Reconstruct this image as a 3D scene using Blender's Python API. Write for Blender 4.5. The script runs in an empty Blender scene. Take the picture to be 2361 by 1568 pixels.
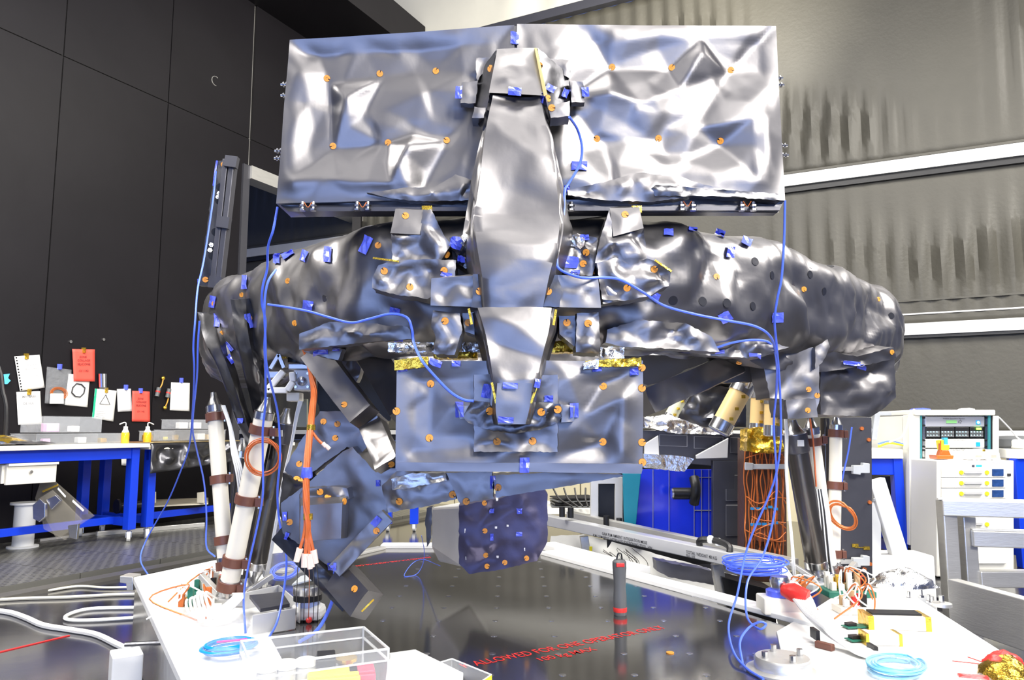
import bpy, bmesh, math, random
import numpy as np
from mathutils import Vector, Matrix, noise
from mathutils.geometry import delaunay_2d_cdt
from mathutils.bvhtree import BVHTree

# ---------------------------------------------------------------- camera
SC = bpy.context.scene
COL = SC.collection
FPX, PITCH, CAMZ = 1750.0, math.atan(204 / 1750.0), 1.0
cam_d = bpy.data.cameras.new('camera')
cam_d.sensor_fit = 'HORIZONTAL'; cam_d.sensor_width = 36.0
cam_d.lens = 36.0 * FPX / 2361.0
cam_d.clip_end = 100
cam = bpy.data.objects.new('camera', cam_d); COL.objects.link(cam)
cam.location = (0, 0, CAMZ); cam.rotation_euler = (math.pi / 2 + PITCH, 0, 0)
SC.camera = cam
# ---------------------------------------------------------------- world, lamps, exposure
wd = bpy.data.worlds.new('hall_light'); SC.world = wd; wd.use_nodes = True
wd.node_tree.nodes['Background'].inputs[0].default_value = (0.27, 0.36, 0.78, 1)
wd.node_tree.nodes['Background'].inputs[1].default_value = 0.24
SC.view_settings.view_transform = 'Standard'; SC.view_settings.look = 'None'
SC.view_settings.gamma = 1.0; SC.view_settings.use_curve_mapping = False
SC.view_settings.exposure = 0.45
def area(name, loc, to, sx, sy, power, col=(1, 0.96, 0.88)):
    d = bpy.data.lights.new(name, 'AREA'); d.shape = 'RECTANGLE'; d.size = sx; d.size_y = sy
    d.energy = power; d.color = col
    o = bpy.data.objects.new(name, d); COL.objects.link(o); o.location = loc
    o.rotation_euler = (Vector(to) - Vector(loc)).to_track_quat('-Z', 'Y').to_euler()
    return o
area('hall_lamp_key', (2.3, -2.3, 4.05), (0.6, 2.4, 1.7), 1.7, 1.7, 330)
area('hall_lamp_top', (0.5, 3.0, 6.6), (0.3, 3.4, 0), 4.5, 3.0, 560)
area('hall_lamp_side', (6.0, 3.0, 5.5), (1.8, 4.5, 0.5), 2.5, 2.5, 520)
area('hall_lamp_left', (-4.0, 2.2, 5.2), (-2.6, 5.2, 0.3), 2.0, 2.0, 330)
area('hall_lamp_rear', (1.5, 6.6, 5.6), (0.2, 9.6, 7.2), 3.0, 0.8, 170, (1, 0.95, 0.82))
for _x in (-2.6, 0.4):
    area('added_highlight_strip', (_x, -1.6, 5.4), (_x * 0.4, 2.2, 1.5), 0.5, 4.0, 34)  # unseen strips added behind the camera to scatter highlights over the foil facets
area('cool_fill_lamp', (-0.6, -5.5, 1.35), (0.0, 2.2, 1.1), 6.0, 1.7, 150, (0.34, 0.50, 1.0))  # added blue fill lamp behind the camera, in place of imagined daylight

# ---------------------------------------------------------------- pixel helpers (photo is 2361 x 1568)
CP, SP = math.cos(PITCH), math.sin(PITCH)
def ray_dir(px, py):
    a = (px - 1180.5) / FPX; b = (784 - py) / FPX
    return Vector((a, CP - b * SP, SP + b * CP))
def W(px, py, Y):
    d = ray_dir(px, py); return Vector((0, 0, CAMZ)) + d * (Y / d.y)
def WZ(px, py, Z=0.0):
    d = ray_dir(px, py); return Vector((0, 0, CAMZ)) + d * ((Z - CAMZ) / d.z)
def WP(px, py, p0, n):                       # pixel onto a plane
    d = ray_dir(px, py); o = Vector((0, 0, CAMZ))
    return o + d * ((p0 - o).dot(n) / d.dot(n))

# ---------------------------------------------------------------- materials
MATS = {}
def M(name, col, rough=0.5, metal=0.0, bump=0.0, bscale=30.0, var=0.12, vscale=6.0, trans=0.0, emit=0.0,
      alpha=1.0, ior=1.45, coat=0.0, stretch=None, spec=None):
    if name in MATS: return MATS[name]
    m = bpy.data.materials.new(name); m.use_nodes = True
    nt = m.node_tree; N = nt.nodes; L = nt.links
    b = N['Principled BSDF']
    tc = N.new('ShaderNodeTexCoord'); mp = N.new('ShaderNodeMapping')
    L.new(tc.outputs['Object'], mp.inputs['Vector'])
    if stretch: mp.inputs['Scale'].default_value = stretch
    nz = N.new('ShaderNodeTexNoise'); nz.inputs['Scale'].default_value = vscale; nz.inputs['Detail'].default_value = 5
    L.new(mp.outputs[0], nz.inputs['Vector'])
    mx = N.new('ShaderNodeMix'); mx.data_type = 'RGBA'
    lo = [max(0, c * (1 - var)) for c in col]; hi = [min(1, c * (1 + var)) for c in col]
    mx.inputs[6].default_value = (*lo, 1); mx.inputs[7].default_value = (*hi, 1)
    L.new(nz.outputs['Fac'], mx.inputs[0]); L.new(mx.outputs[2], b.inputs['Base Color'])
    b.inputs['Roughness'].default_value = rough; b.inputs['Metallic'].default_value = metal
    b.inputs['IOR'].default_value = ior
    if spec is not None: b.inputs['Specular IOR Level'].default_value = spec
    if trans: b.inputs['Transmission Weight'].default_value = trans
    if alpha < 1: b.inputs['Alpha'].default_value = alpha
    if coat: b.inputs['Coat Weight'].default_value = coat; b.inputs['Coat Roughness'].default_value = 0.12
    if emit: b.inputs['Emission Color'].default_value = (*col, 1); b.inputs['Emission Strength'].default_value = emit
    if bump:
        n2 = N.new('ShaderNodeTexNoise'); n2.inputs['Scale'].default_value = bscale; n2.inputs['Detail'].default_value = 6
        L.new(mp.outputs[0], n2.inputs['Vector'])
        bp = N.new('ShaderNodeBump'); bp.inputs['Strength'].default_value = bump; bp.inputs['Distance'].default_value = 0.02
        L.new(n2.outputs['Fac'], bp.inputs['Height']); L.new(bp.outputs[0], b.inputs['Normal'])
    MATS[name] = m
    return m
FOIL = M('black_foil', (0.225, 0.218, 0.224), 0.375, 0.92, 0.015, 60, 0.10, 4)
FOILD = M('black_foil_glossy', (0.11, 0.11, 0.12), 0.30, 0.9, 0.03, 50, 0.2, 5)
SILVER = M('silver_foil', (0.75, 0.74, 0.72), 0.24, 1.0, 0.5, 30, 0.1, 8)
GOLD = M('gold_film', (0.80, 0.52, 0.06), 0.22, 0.85, 0.3, 35, 0.25, 12)
ORANGE = M('orange_plastic', (0.82, 0.34, 0.05), 0.45, 0, 0, 30, 0.08)
BLACK = M('black_plastic', (0.012, 0.012, 0.014), 0.42, 0, 0.05, 60)
TAPE = M('blue_tape', (0.10, 0.14, 0.80), 0.28, 0.0, 0.2, 60, 0.25, 25, coat=0.5)
BLUEC = M('blue_cable_sheath', (0.10, 0.19, 0.92), 0.38, 0, 0, 30, 0.06)
WHITE = M('white_paint', (0.82, 0.82, 0.80), 0.42, 0, 0.03, 40, 0.03)
IVORY = M('ivory_tube', (0.80, 0.76, 0.66), 0.40, 0, 0.04, 30, 0.06, 3)
TAN = M('tan_tube', (0.72, 0.52, 0.24), 0.42, 0, 0.04, 30, 0.10, 4)
BROWN = M('brown_clamp', (0.16, 0.065, 0.045), 0.4, 0.1, 0.06, 40)
CARBON = M('carbon_tube', (0.10, 0.092, 0.085), 0.28, 0.75, 0.05, 40, 0.2, 9, coat=0.4)
STEEL = M('steel', (0.62, 0.62, 0.63), 0.25, 1.0, 0.03, 40, 0.08)
ALU = M('aluminium', (0.68, 0.67, 0.64), 0.36, 0.65, 0.06, 25, 0.10, 7, stretch=(1, 1, 6))
BLUE = M('blue_enamel', (0.006, 0.045, 0.62), 0.30, 0, 0.03, 30, 0.06)
CREAM = M('cream_laminate', (0.80, 0.77, 0.68), 0.40, 0, 0.02, 40, 0.03)
COPPER = M('copper_wire', (0.58, 0.16, 0.04), 0.38, 0.25, 0.05, 80, 0.2, 30)
WIRE_W = M('white_wire', (0.85, 0.85, 0.83), 0.40, 0, 0, 30, 0.03)
WIRE_K = M('black_wire', (0.02, 0.018, 0.017), 0.45)
RED = M('red_tape', (0.72, 0.035, 0.03), 0.35, 0, 0.15, 50, 0.12)
PAPER = M('white_paper', (0.86, 0.86, 0.84), 0.7, 0, 0.05, 30, 0.02)
REDPAPER = M('red_paper', (0.82, 0.10, 0.07), 0.6, 0, 0.05, 30, 0.05)
INK = M('printed_ink', (0.03, 0.03, 0.035), 0.6)
REDINK = M('red_paint', (0.75, 0.03, 0.03), 0.5)
ACRYL = M('clear_acrylic', (0.95, 0.97, 0.98), 0.03, 0, 0, 30, 0.01, trans=1.0, ior=1.2)
FILM = M('clear_bag_film', (0.8, 0.83, 0.88), 0.08, 0, 0.5, 25, 0.02, alpha=0.13, coat=0.4)
GREY = M('grey_anodised', (0.085, 0.085, 0.10), 0.42, 0.55, 0.05, 20, 0.12, 5)
GREYP = M('grey_plastic', (0.12, 0.125, 0.13), 0.42)
YELLOW = M('yellow_plastic', (0.90, 0.78, 0.03), 0.4)
GREEN = M('green_board', (0.02, 0.16, 0.11), 0.4, 0, 0.1, 80)
PERSP = M('smoky_acrylic', (0.40, 0.37, 0.31), 0.08, 0, 0, 30, 0.05, alpha=0.15)

# ---------------------------------------------------------------- object helpers
WL = {}
def link(o, parent=None, loc=None):
    COL.objects.link(o)
    loc = Vector(loc if loc is not None else (0, 0, 0))
    WL[o.name] = loc
    if parent is not None:
        o.parent = parent; o.location = loc - WL[parent.name]
    else: o.location = loc
    return o
def tag(o, label=None, cat=None, group=None, kind=None):
    if label: o['label'] = label
    if cat: o['category'] = cat
    if group: o['group'] = group
    if kind: o['kind'] = kind
    return o
def thing(name, loc, label, cat, group=None):
    o = bpy.data.objects.new(name, None); o.empty_display_size = 0.1
    link(o, None, loc); return tag(o, label, cat, group)
class MB:
    def __init__(s): s.v = []; s.f = []; s.m = []; s.mi = 0
    def add(s, pts, faces):
        b = len(s.v); s.v += [Vector(p) for p in pts]
        for f in faces: s.f.append(tuple(b + i for i in f)); s.m.append(s.mi)
        return s
    def quad(s, a, b, c, d): return s.add([a, b, c, d], [(0, 1, 2, 3)])
    def hexa(s, p): return s.add(p, [(0, 1, 2, 3), (7, 6, 5, 4), (0, 4, 5, 1), (1, 5, 6, 2), (2, 6, 7, 3), (3, 7, 4, 0)])
    def box(s, c, size, R=None):
        x, y, z = [k / 2 for k in size]; c = Vector(c)
        p = [Vector(q) for q in ((-x, -y, z), (x, -y, z), (x, -y, -z), (-x, -y, -z), (-x, y, z), (x, y, z), (x, y, -z), (-x, y, -z))]
        if R is not None: p = [R @ q for q in p]
        return s.hexa([c + q for q in p])
    def bar(s, a, b, w, h, up=(0, 0, 1)):
        a = Vector(a); b = Vector(b); t = (b - a); u = Vector(up)
        x = t.cross(u).normalized() * (w / 2); z = x.cross(t).normalized() * (h / 2)
        return s.hexa([a - x + z, a + x + z, a + x - z, a - x - z, b - x + z, b + x + z, b + x - z, b - x - z])
    def prism(s, pts, ext):
        pts = [Vector(p) for p in pts]; ext = Vector(ext); n = len(pts)
        fs = [tuple(range(n)), tuple(range(2 * n - 1, n - 1, -1))]
        fs += [(i, i + n, (i + 1) % n + n, (i + 1) % n) for i in range(n)]
        return s.add(pts + [p + ext for p in pts], fs)
    def tube(s, pts, r, n=8, closed=False):
        pts = [Vector(p) for p in pts]; rs = r if isinstance(r, (list, tuple)) else [r] * len(pts)
        t0 = (pts[1] - pts[0]).normalized()
        u = t0.cross(Vector((0.31, 0.2, 0.93))); 
        if u.length < 1e-3: u = t0.cross(Vector((1, 0, 0)))
        u.normalize(); b = len(s.v); k = len(pts)
        for i, p in enumerate(pts):
            if closed: t = (pts[(i + 1) % k] - pts[i - 1])
            else: t = pts[min(i + 1, k - 1)] - pts[max(i - 1, 0)]
            if t.length < 1e-9: t = t0.copy()
            t.normalize(); u = u - t * u.dot(t); u.normalize(); w = t.cross(u)
            for j in range(n):
                a = 2 * math.pi * j / n
                s.v.append(p + (u * math.cos(a) + w * math.sin(a)) * rs[i])
        for i in range(k if closed else k - 1):
            i2 = (i + 1) % k
            for j in range(n):
                j2 = (j + 1) % n
                s.f.append((b + i * n + j, b + i * n + j2, b + i2 * n + j2, b + i2 * n + j)); s.m.append(s.mi)
        if not closed:
            s.f.append(tuple(b + j for j in range(n - 1, -1, -1))); s.m.append(s.mi)
            s.f.append(tuple(b + (k - 1) * n + j for j in range(n))); s.m.append(s.mi)
        return s
    def cyl(s, a, b, r0, r1=None, n=18): return s.tube([a, b], [r0, r0 if r1 is None else r1], n)
    def lathe(s, o, ax, prof, n=20):          # prof: (radius, height) pairs
        o = Vector(o); ax = Vector(ax).normalized()
        return s.tube_profile(o, ax, prof, n)
    def tube_profile(s, o, ax, prof, n):
        u = ax.cross(Vector((0, 1, 0)))
        if u.length < 1e-3: u = ax.cross(Vector((1, 0, 0)))
        u.normalize(); w = ax.cross(u); b = len(s.v); k = len(prof)
        for r, h in prof:
            for j in range(n):
                a = 2 * math.pi * j / n
                s.v.append(o + ax * h + (u * math.cos(a) + w * math.sin(a)) * max(r, 1e-5))
        for i in range(k - 1):
            for j in range(n):
                j2 = (j + 1) % n
                s.f.append((b + i * n + j, b + i * n + j2, b + (i + 1) * n + j2, b + (i + 1) * n + j)); s.m.append(s.mi)
        s.f.append(tuple(b + j for j in range(n - 1, -1, -1))); s.m.append(s.mi)
        s.f.append(tuple(b + (k - 1) * n + j for j in range(n))); s.m.append(s.mi)
        return s
    def use(s, i): s.mi = i; return s
    def build(s, name, mats, parent=None, smooth=False, bevel=0.0, label=None, cat=None, group=None, kind=None, base=False):
        if not isinstance(mats, (list, tuple)): mats = [mats]
        lo = Vector([min(p[i] for p in s.v) for i in range(3)]); hi = Vector([max(p[i] for p in s.v) for i in range(3)])
        c = (lo + hi) / 2
        if base: c.z = lo.z
        me = bpy.data.meshes.new(name)
        me.from_pydata([p - c for p in s.v], [], s.f)
        for m in mats: me.materials.append(m)
        for i, p in enumerate(me.polygons):
            p.material_index = s.m[i]; p.use_smooth = smooth
        bm = bmesh.new(); bm.from_mesh(me); bmesh.ops.recalc_face_normals(bm, faces=bm.faces)
        if smooth:
            for e in bm.edges:
                if len(e.link_faces) == 2 and e.calc_face_angle(0) > 0.7: e.smooth = False
        bm.to_mesh(me); bm.free()
        o = bpy.data.objects.new(name, me); link(o, parent, c)
        if bevel:
            md = o.modifiers.new('bevel', 'BEVEL'); md.width = bevel; md.segments = 2; md.limit_method = 'ANGLE'
        return tag(o, label, cat, group, kind)
def inst(me, name, parent, loc, nrm=None, roll=0.0, scale=1.0, label=None, cat=None, group=None):
    o = bpy.data.objects.new(name, me); link(o, parent, loc)
    if nrm is not None:
        o.rotation_mode = 'QUATERNION'
        q = Vector(nrm).to_track_quat('Z', 'Y')
        o.rotation_quaternion = q @ Matrix.Rotation(roll, 3, 'Z').to_quaternion()
    o.scale = (scale,) * 3
    return tag(o, label, cat, group)
def spline(pts, per=8):                        # Catmull-Rom through points
    pts = [Vector(p) for p in pts]; out = []
    P = [pts[0] * 2 - pts[1]] + pts + [pts[-1] * 2 - pts[-2]]
    for i in range(1, len(P) - 2):
        for k in range(per):
            t = k / per
            out.append(0.5 * (2 * P[i] + (P[i + 1] - P[i - 1]) * t + (2 * P[i - 1] - 5 * P[i] + 4 * P[i + 1] - P[i + 2]) * t * t
                              + (3 * P[i] - P[i - 1] - 3 * P[i + 1] + P[i + 2]) * t ** 3))
    out.append(pts[-1]); return out
def px_path(lst, per=8): return spline([W(*p) for p in lst], per)
BV = {}
def bvh(o):
    if o.name not in BV:
        me = o.data; off = WL[o.name]
        BV[o.name] = BVHTree.FromPolygons([v.co + off for v in me.vertices], [tuple(p.vertices) for p in me.polygons])
    return BV[o.name]
def on(objs, px, py, lift=0.0):                 # where the pixel's ray meets one of the objects
    best = None; d = ray_dir(px, py).normalized()
    for o in (objs if isinstance(objs, (list, tuple)) else [objs]):
        h = bvh(o).ray_cast(Vector((0, 0, CAMZ)), d)
        if h[0] is not None and (best is None or h[3] < best[0][3]): best = (h, o)
    if best is None: return None
    h, o = best; n = h[1]
    if n.dot(d) > 0: n = -n
    return h[0] + n * lift, n, o
def text_mesh(txt, name, mat, parent, origin, xdir, ydir, size, align='LEFT', thick=0.0006, label=None, squeeze=1.0, spacing=1.0, bold=0.0):
    cu = bpy.data.curves.new(name, 'FONT'); cu.body = txt; cu.size = 1.0; cu.align_x = align; cu.extrude = 0; cu.space_character = spacing
    cu.resolution_u = 3; cu.offset = bold
    t = bpy.data.objects.new(name, cu); COL.objects.link(t)
    dg = bpy.context.evaluated_depsgraph_get()
    me = bpy.data.meshes.new_from_object(t.evaluated_get(dg)); bpy.data.objects.remove(t)
    x = Vector(xdir).normalized(); y = Vector(ydir); y = (y - x * y.dot(x)).normalized(); z = x.cross(y)
    for v in me.vertices:
        v.co = (x * v.co.x * squeeze + y * v.co.y) * size + z * thick
    me.materials.clear(); me.materials.append(mat); me.name = name
    o = bpy.data.objects.new(name, me); link(o, parent, origin)
    if label: o['label'] = label
    return o

# ---------------------------------------------------------------- crumpled foil
class Crumple:
    def __init__(s, seed, x0, y0, x1, y1, cell, amp, pins=(), pin_h=-1.2):
        s.layers = []
        for k, (c, a) in enumerate(((cell, amp), (cell * 0.45, amp * 0.30))):
            r = random.Random(seed * 7 + k); pts = []; hs = []
            for p in pins if k == 0 else ():
                pts.append(p); hs.append(pin_h * a)
            nx = max(1, int((x1 - x0) / c) + 1); ny = max(1, int((y1 - y0) / c) + 1)
            for i in range(-1, nx + 2):
                for j in range(-1, ny + 2):
                    p = (x0 + (i + r.uniform(-0.45, 0.45)) * c, y0 + (j + r.uniform(-0.45, 0.45)) * c)
                    if any((p[0] - q[0]) ** 2 + (p[1] - q[1]) ** 2 < (0.45 * c) ** 2 for q in pts[:len(pins)]): continue
                    pts.append(p); hs.append(r.uniform(-1, 1) * a)
            res = delaunay_2d_cdt([Vector(p) for p in pts], [], [], 0, 1e-7)
            V = np.array([(v.x, v.y) for v in res[0]]); H = np.zeros(len(V))
            for i, src in enumerate(res[3]):
                if src: H[i] = hs[src[0]]
            s.layers.append((V, H, [tuple(f) for f in res[2]]))
    def at(s, X, Yv):
        out = np.zeros(len(X))
        for V, H, F in s.layers:
            for f in F:
                (ax, ay), (bx, by), (cx, cy) = V[f[0]], V[f[1]], V[f[2]]
                d = (by - cy) * (ax - cx) + (cx - bx) * (ay - cy)
                if abs(d) < 1e-14: continue
                m = (X >= min(ax, bx, cx)) & (X <= max(ax, bx, cx)) & (Yv >= min(ay, by, cy)) & (Yv <= max(ay, by, cy))
                idx = np.nonzero(m)[0]
                if not len(idx): continue
                x = X[idx]; y = Yv[idx]
                l1 = ((by - cy) * (x - cx) + (cx - bx) * (y - cy)) / d
                l2 = ((cy - ay) * (x - cx) + (ax - cx) * (y - cy)) / d
                l3 = 1 - l1 - l2
                ok = (l1 >= -1e-9) & (l2 >= -1e-9) & (l3 >= -1e-9)
                out[idx[ok]] += 0
                val = l1 * H[f[0]] + l2 * H[f[1]] + l3 * H[f[2]]
                tgt = idx[ok]; s._acc[tgt] = val[ok]
            out += s._acc; s._acc = np.zeros(len(X))
        return out
    def eval(s, X, Yv):
        s._acc = np.zeros(len(X)); return s.at(np.asarray(X, float), np.asarray(Yv, float))
def nv(p, f, a):
    return noise.noise_vector(p * f) * a
def foil_face(mb, a, b, c, d, amp, cell, res, seed, pins=(), taper=0.05, wob=0.004, flip=None):
    a, b, c, d = map(Vector, (a, b, c, d))     # tl tr br bl
    su = max((b - a).length, (c - d).length); sv = max((d - a).length, (c - b).length)
    nu = max(2, min(170, int(su / res))); nvv = max(2, min(170, int(sv / res)))
    U, V = np.meshgrid(np.linspace(0, 1, nu + 1), np.linspace(0, 1, nvv + 1)); U = U.ravel(); V = V.ravel()
    cr = Crumple(seed, 0, 0, su, sv, cell, amp, [(p[0] * su, p[1] * sv) for p in pins])
    h = cr.eval(U * su, V * sv)
    e = np.minimum(np.minimum(U, 1 - U) * su, np.minimum(V, 1 - V) * sv)
    h *= np.clip(e / taper, 0, 1)
    g = h.reshape(nvv + 1, nu + 1); g2 = g.copy(); g2[1:-1, 1:-1] = (g[1:-1, 1:-1] * 6 + g[:-2, 1:-1] + g[2:, 1:-1] + g[1:-1, :-2] + g[1:-1, 2:]) / 10
    h = g2.ravel()
    n = (d - a + c - b).cross(b - a + c - d); n.normalize()
    if flip is not None and n.dot(flip) < 0: n = -n
    base = len(mb.v)
    for u, v, hh in zip(U, V, h):
        p = (a * (1 - u) + b * u) * (1 - v) + (d * (1 - u) + c * u) * v
        mb.v.append(p + n * float(hh) + nv(p, 6.0, wob * 0.5))
    w = nu + 1
    for j in range(nvv):
        for i in range(nu):
            q = base + j * w + i
            mb.f.append((q, q + 1, q + w + 1, q + w)); mb.m.append(mb.mi)
def foil_hex(name, F, B, parent, mat=None, amp=0.012, cell=0.09, res=0.012, seed=1, pins=(), wob=0.004, side_amp=None, **kw):
    F = [Vector(p) for p in F]; B = [Vector(p) for p in B]; mb = MB(); sa = amp * 0.5 if side_amp is None else side_amp
    ctr = sum(F + B, Vector()) / 8
    def fc(a, b, c, d, am, pn=(), s=0):
        foil_face(mb, a, b, c, d, am, cell, res, seed + s, pn, taper=min(0.05, cell * 0.6), wob=wob, flip=(a + b + c + d) / 4 - ctr)
    fc(*F, amp, pins)
    fc(B[0], B[1], F[1], F[0], sa, (), 1); fc(F[3], F[2], B[2], B[3], sa, (), 2)
    fc(B[0], F[0], F[3], B[3], sa, (), 3); fc(F[1], B[1], B[2], F[2], sa, (), 4)
    mb.hexa([p for p in (B[1], B[0], B[3], B[2])] + [q + (ctr - q) * 0.02 for q in (B[1], B[0], B[3], B[2])])
    return mb.build(name, mat or FOIL, parent, smooth=True, **kw)
def foil_loft(name, loops, parent, mat=None, amp=0.012, cell=0.1, nu=10, nvv=10, seed=1, wob=0.004, caps=True, pins=(), sharp=True, **kw):
    loops = [[Vector(p) for p in l] for l in loops]; k = len(loops[0]); mb = MB()
    rows = []
    cols_ = [spline([l[a_] for l in loops], nvv) for a_ in range(k)]
    rows = [[cols_[a_][i] for a_ in range(k)] for i in range(len(cols_[0]))]
    full = []
    for r in rows:
        q = []
        for a in range(k):
            for m_ in range(nu): q.append(r[a] + (r[(a + 1) % k] - r[a]) * (m_ / nu))
        full.append(q)
    n = k * nu
    per = sum((full[len(full) // 2][i] - full[len(full) // 2][i - 1]).length for i in range(n))
    vlen = sum(((sum(full[i + 1], Vector()) - sum(full[i], Vector())) / n).length for i in range(len(full) - 1))
    U = []; V = []; vv = 0
    for i, q in enumerate(full):
        if i: vv += ((sum(full[i], Vector()) - sum(full[i - 1], Vector())) / n).length
        for j in range(n): U.append(j / n * per); V.append(vv)
    cr = Crumple(seed, 0, 0, per, max(vlen, 1e-3), cell, amp, pins)
    h = cr.eval(U, V); idx = 0
    for i, q in enumerate(full):
        c = sum(q, Vector()) / n
        t = (sum(full[min(i + 1, len(full) - 1)], Vector()) - sum(full[max(i - 1, 0)], Vector())) / n
        for j in range(n):
            tan = q[(j + 1) % n] - q[j - 1]; nn = tan.cross(t)
            if nn.length < 1e-9: nn = q[j] - c
            nn.normalize()
            if nn.dot(q[j] - c) < 0: nn = -nn
            e = 1.0
            if sharp:
                ph = (j % nu) / nu; e = min(1, min(ph, 1 - ph) * 5 + 0.25)
            mb.v.append(q[j] + nn * (float(h[idx]) * e) + nv(q[j], 6.0, wob * 0.5)); idx += 1
    for i in range(len(full) - 1):
        for j in range(n):
            j2 = (j + 1) % n
            mb.f.append((i * n + j, i * n + j2, (i + 1) * n + j2, (i + 1) * n + j)); mb.m.append(0)
    if caps:
        for i in (0, len(full) - 1):
            mb.v.append(sum(full[i], Vector()) / n); ci = len(mb.v) - 1
            for j in range(n): mb.f.append((ci, i * n + j, i * n + (j + 1) % n)); mb.m.append(0)
    return mb.build(name, mat or FOIL, parent, smooth=True, **kw)
def foil_poly(name, poly, Y, thick, parent, mat=None, amp=0.01, cell=55, seed=1, pins=(), step=8, wob=1.2, back=None, shrink=0.0, **kw):
    """an irregular foil-wrapped block: outline given in photo pixels on its own depth (Y, or a Y for each corner)"""
    r = random.Random(seed); n = len(poly)
    if isinstance(Y, (int, float)): Yf = lambda x, y: float(Y)
    else:
        A = np.array([(1, p[0], p[1]) for p in poly], float); co = np.linalg.lstsq(A, np.array(Y, float), rcond=None)[0]
        Yf = lambda x, y: float(co[0] + co[1] * x + co[2] * y)
    bd = []
    for i in range(n):
        a = poly[i]; b = poly[(i + 1) % n]; L = math.hypot(b[0] - a[0], b[1] - a[1]); k = max(1, int(L / step))
        for j in range(k):
            t = j / k; jx = r.uniform(-wob, wob) if j else 0; jy = r.uniform(-wob, wob) if j else 0
            bd.append((a[0] + (b[0] - a[0]) * t + jx, a[1] + (b[1] - a[1]) * t + jy))
    xs = [p[0] for p in poly]; ys = [p[1] for p in poly]
    x0, x1, y0, y1 = min(xs), max(xs), min(ys), max(ys)
    B = np.array(bd)
    def inside(x, y):
        c = False; m = len(bd)
        for i in range(m):
            xa, ya = bd[i]; xb, yb = bd[i - 1]
            if (ya > y) != (yb > y) and x < (xb - xa) * (y - ya) / (yb - ya) + xa: c = not c
        return c
    pts = list(bd); yy = y0 + step * 0.5; row = 0
    while yy < y1:
        xx = x0 + step * (0.5 if row % 2 else 0.0)
        while xx < x1:
            if inside(xx, yy) and np.min((B[:, 0] - xx) ** 2 + (B[:, 1] - yy) ** 2) > (step * 0.6) ** 2: pts.append((xx, yy))
            xx += step
        yy += step * 0.87; row += 1
    m = len(bd)
    res = delaunay_2d_cdt([Vector(p) for p in pts], [(i, (i + 1) % m) for i in range(m)], [], 1, 1e-6)
    VX = np.array([v.x for v in res[0]]); VY = np.array([v.y for v in res[0]])
    cr = Crumple(seed, x0, y0, x1, y1, cell, amp, pins); h = cr.eval(VX, VY)
    dist = np.array([math.sqrt(np.min((B[:, 0] - x) ** 2 + (B[:, 1] - y) ** 2)) for x, y in zip(VX, VY)])
    h = h * np.clip(dist / (cell * 0.45), 0, 1)
    mb = MB()
    ctr = W((x0 + x1) / 2, (y0 + y1) / 2, Yf((x0 + x1) / 2, (y0 + y1) / 2))
    nr = (W(x1, y0, Yf(x1, y0)) - W(x0, y0, Yf(x0, y0))).cross(W(x0, y0, Yf(x0, y0)) - W(x0, y1, Yf(x0, y1))).normalized()
    if nr.y > 0: nr = -nr
    for x, y, hh in zip(VX, VY, h): mb.v.append(W(x, y, Yf(x, y)) + nr * float(hh))
    for f in res[2]: mb.f.append(tuple(f)); mb.m.append(0)
    b0 = len(mb.v); front = [W(p[0], p[1], Yf(*p)) for p in bd]
    ext = Vector(back) if back is not None else -nr * thick
    layers = 3
    for q in front: mb.v.append(q)
    for l in range(1, layers + 1):
        for q in front:
            e = q + ext * (l / layers); e = e + (ctr + ext - e) * (shrink * l / layers)
            mb.v.append(e + (nv(e, 14, amp * 0.5) if l < layers else Vector()))
    for l in range(layers):
        for i in range(m):
            i2 = (i + 1) % m
            mb.f.append((b0 + l * m + i, b0 + l * m + i2, b0 + (l + 1) * m + i2, b0 + (l + 1) * m + i)); mb.m.append(0)
    mb.f.append(tuple(b0 + layers * m + i for i in range(m))); mb.m.append(0)
    return mb.build(name, mat or FOIL, parent, smooth=True, **kw)
def foil_strut(name, p0, p1, w, t, parent, mat=None, amp=0.008, seed=1, up=(0, -1, 0), taper=1.0, nu=6, nvv=40, **kw):
    p0 = Vector(p0); p1 = Vector(p1); d = (p1 - p0).normalized(); n = Vector(up); n = (n - d * n.dot(d)).normalized(); s = d.cross(n)
    def lp(p, k): return [p + s * (w / 2 * k) + n * (t / 2 * k), p - s * (w / 2 * k) + n * (t / 2 * k), p - s * (w / 2 * k) - n * (t / 2 * k), p + s * (w / 2 * k) - n * (t / 2 * k)]
    return foil_loft(name, [lp(p0, 1), lp(p1, taper)], parent, mat, amp, max(w, 0.05), nu, nvv, seed, 0.003, **kw)
# shared small pieces
def button_mesh():
    mb = MB(); mb.use(0); n = 20; ring = []
    for j in range(n + 1):
        a = 0.22 + (2 * math.pi - 0.44) * j / n; ring.append((math.cos(a), math.sin(a)))
    r0, r1, h = 0.0034, 0.0098, 0.0035
    for r in (r0, r1):
        for c, s in ring: mb.v.append(Vector((c * r, s * r, 0.0)))
        for c, s in ring: mb.v.append(Vector((c * r, s * r, h)))
    k = n + 1
    for j in range(n):
        mb.f += [(k + j, 3 * k + j, 3 * k + j + 1, k + j + 1), (2 * k + j, 2 * k + j + 1, 3 * k + j + 1, 3 * k + j), (j, k + j, k + j + 1, j + 1)]
        mb.m += [0, 0, 0]
    mb.f += [(0, 2 * k, 3 * k, k), (n, k + n, 3 * k + n, 2 * k + n)]; mb.m += [0, 0]
    mb.use(1).lathe((0, 0, 0.0005), (0, 0, 1), [(0.0105, 0), (0.0105, 0.0008)], 18)
    mb.use(0).lathe((0, 0, 0), (0, 0, 1), [(0.0030, 0), (0.0030, 0.003)], 10)
    o = mb.build('button', [ORANGE, BLACK]); me = o.data
    for v in me.vertices: v.co += WL[o.name]
    bpy.data.objects.remove(o); return me
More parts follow.
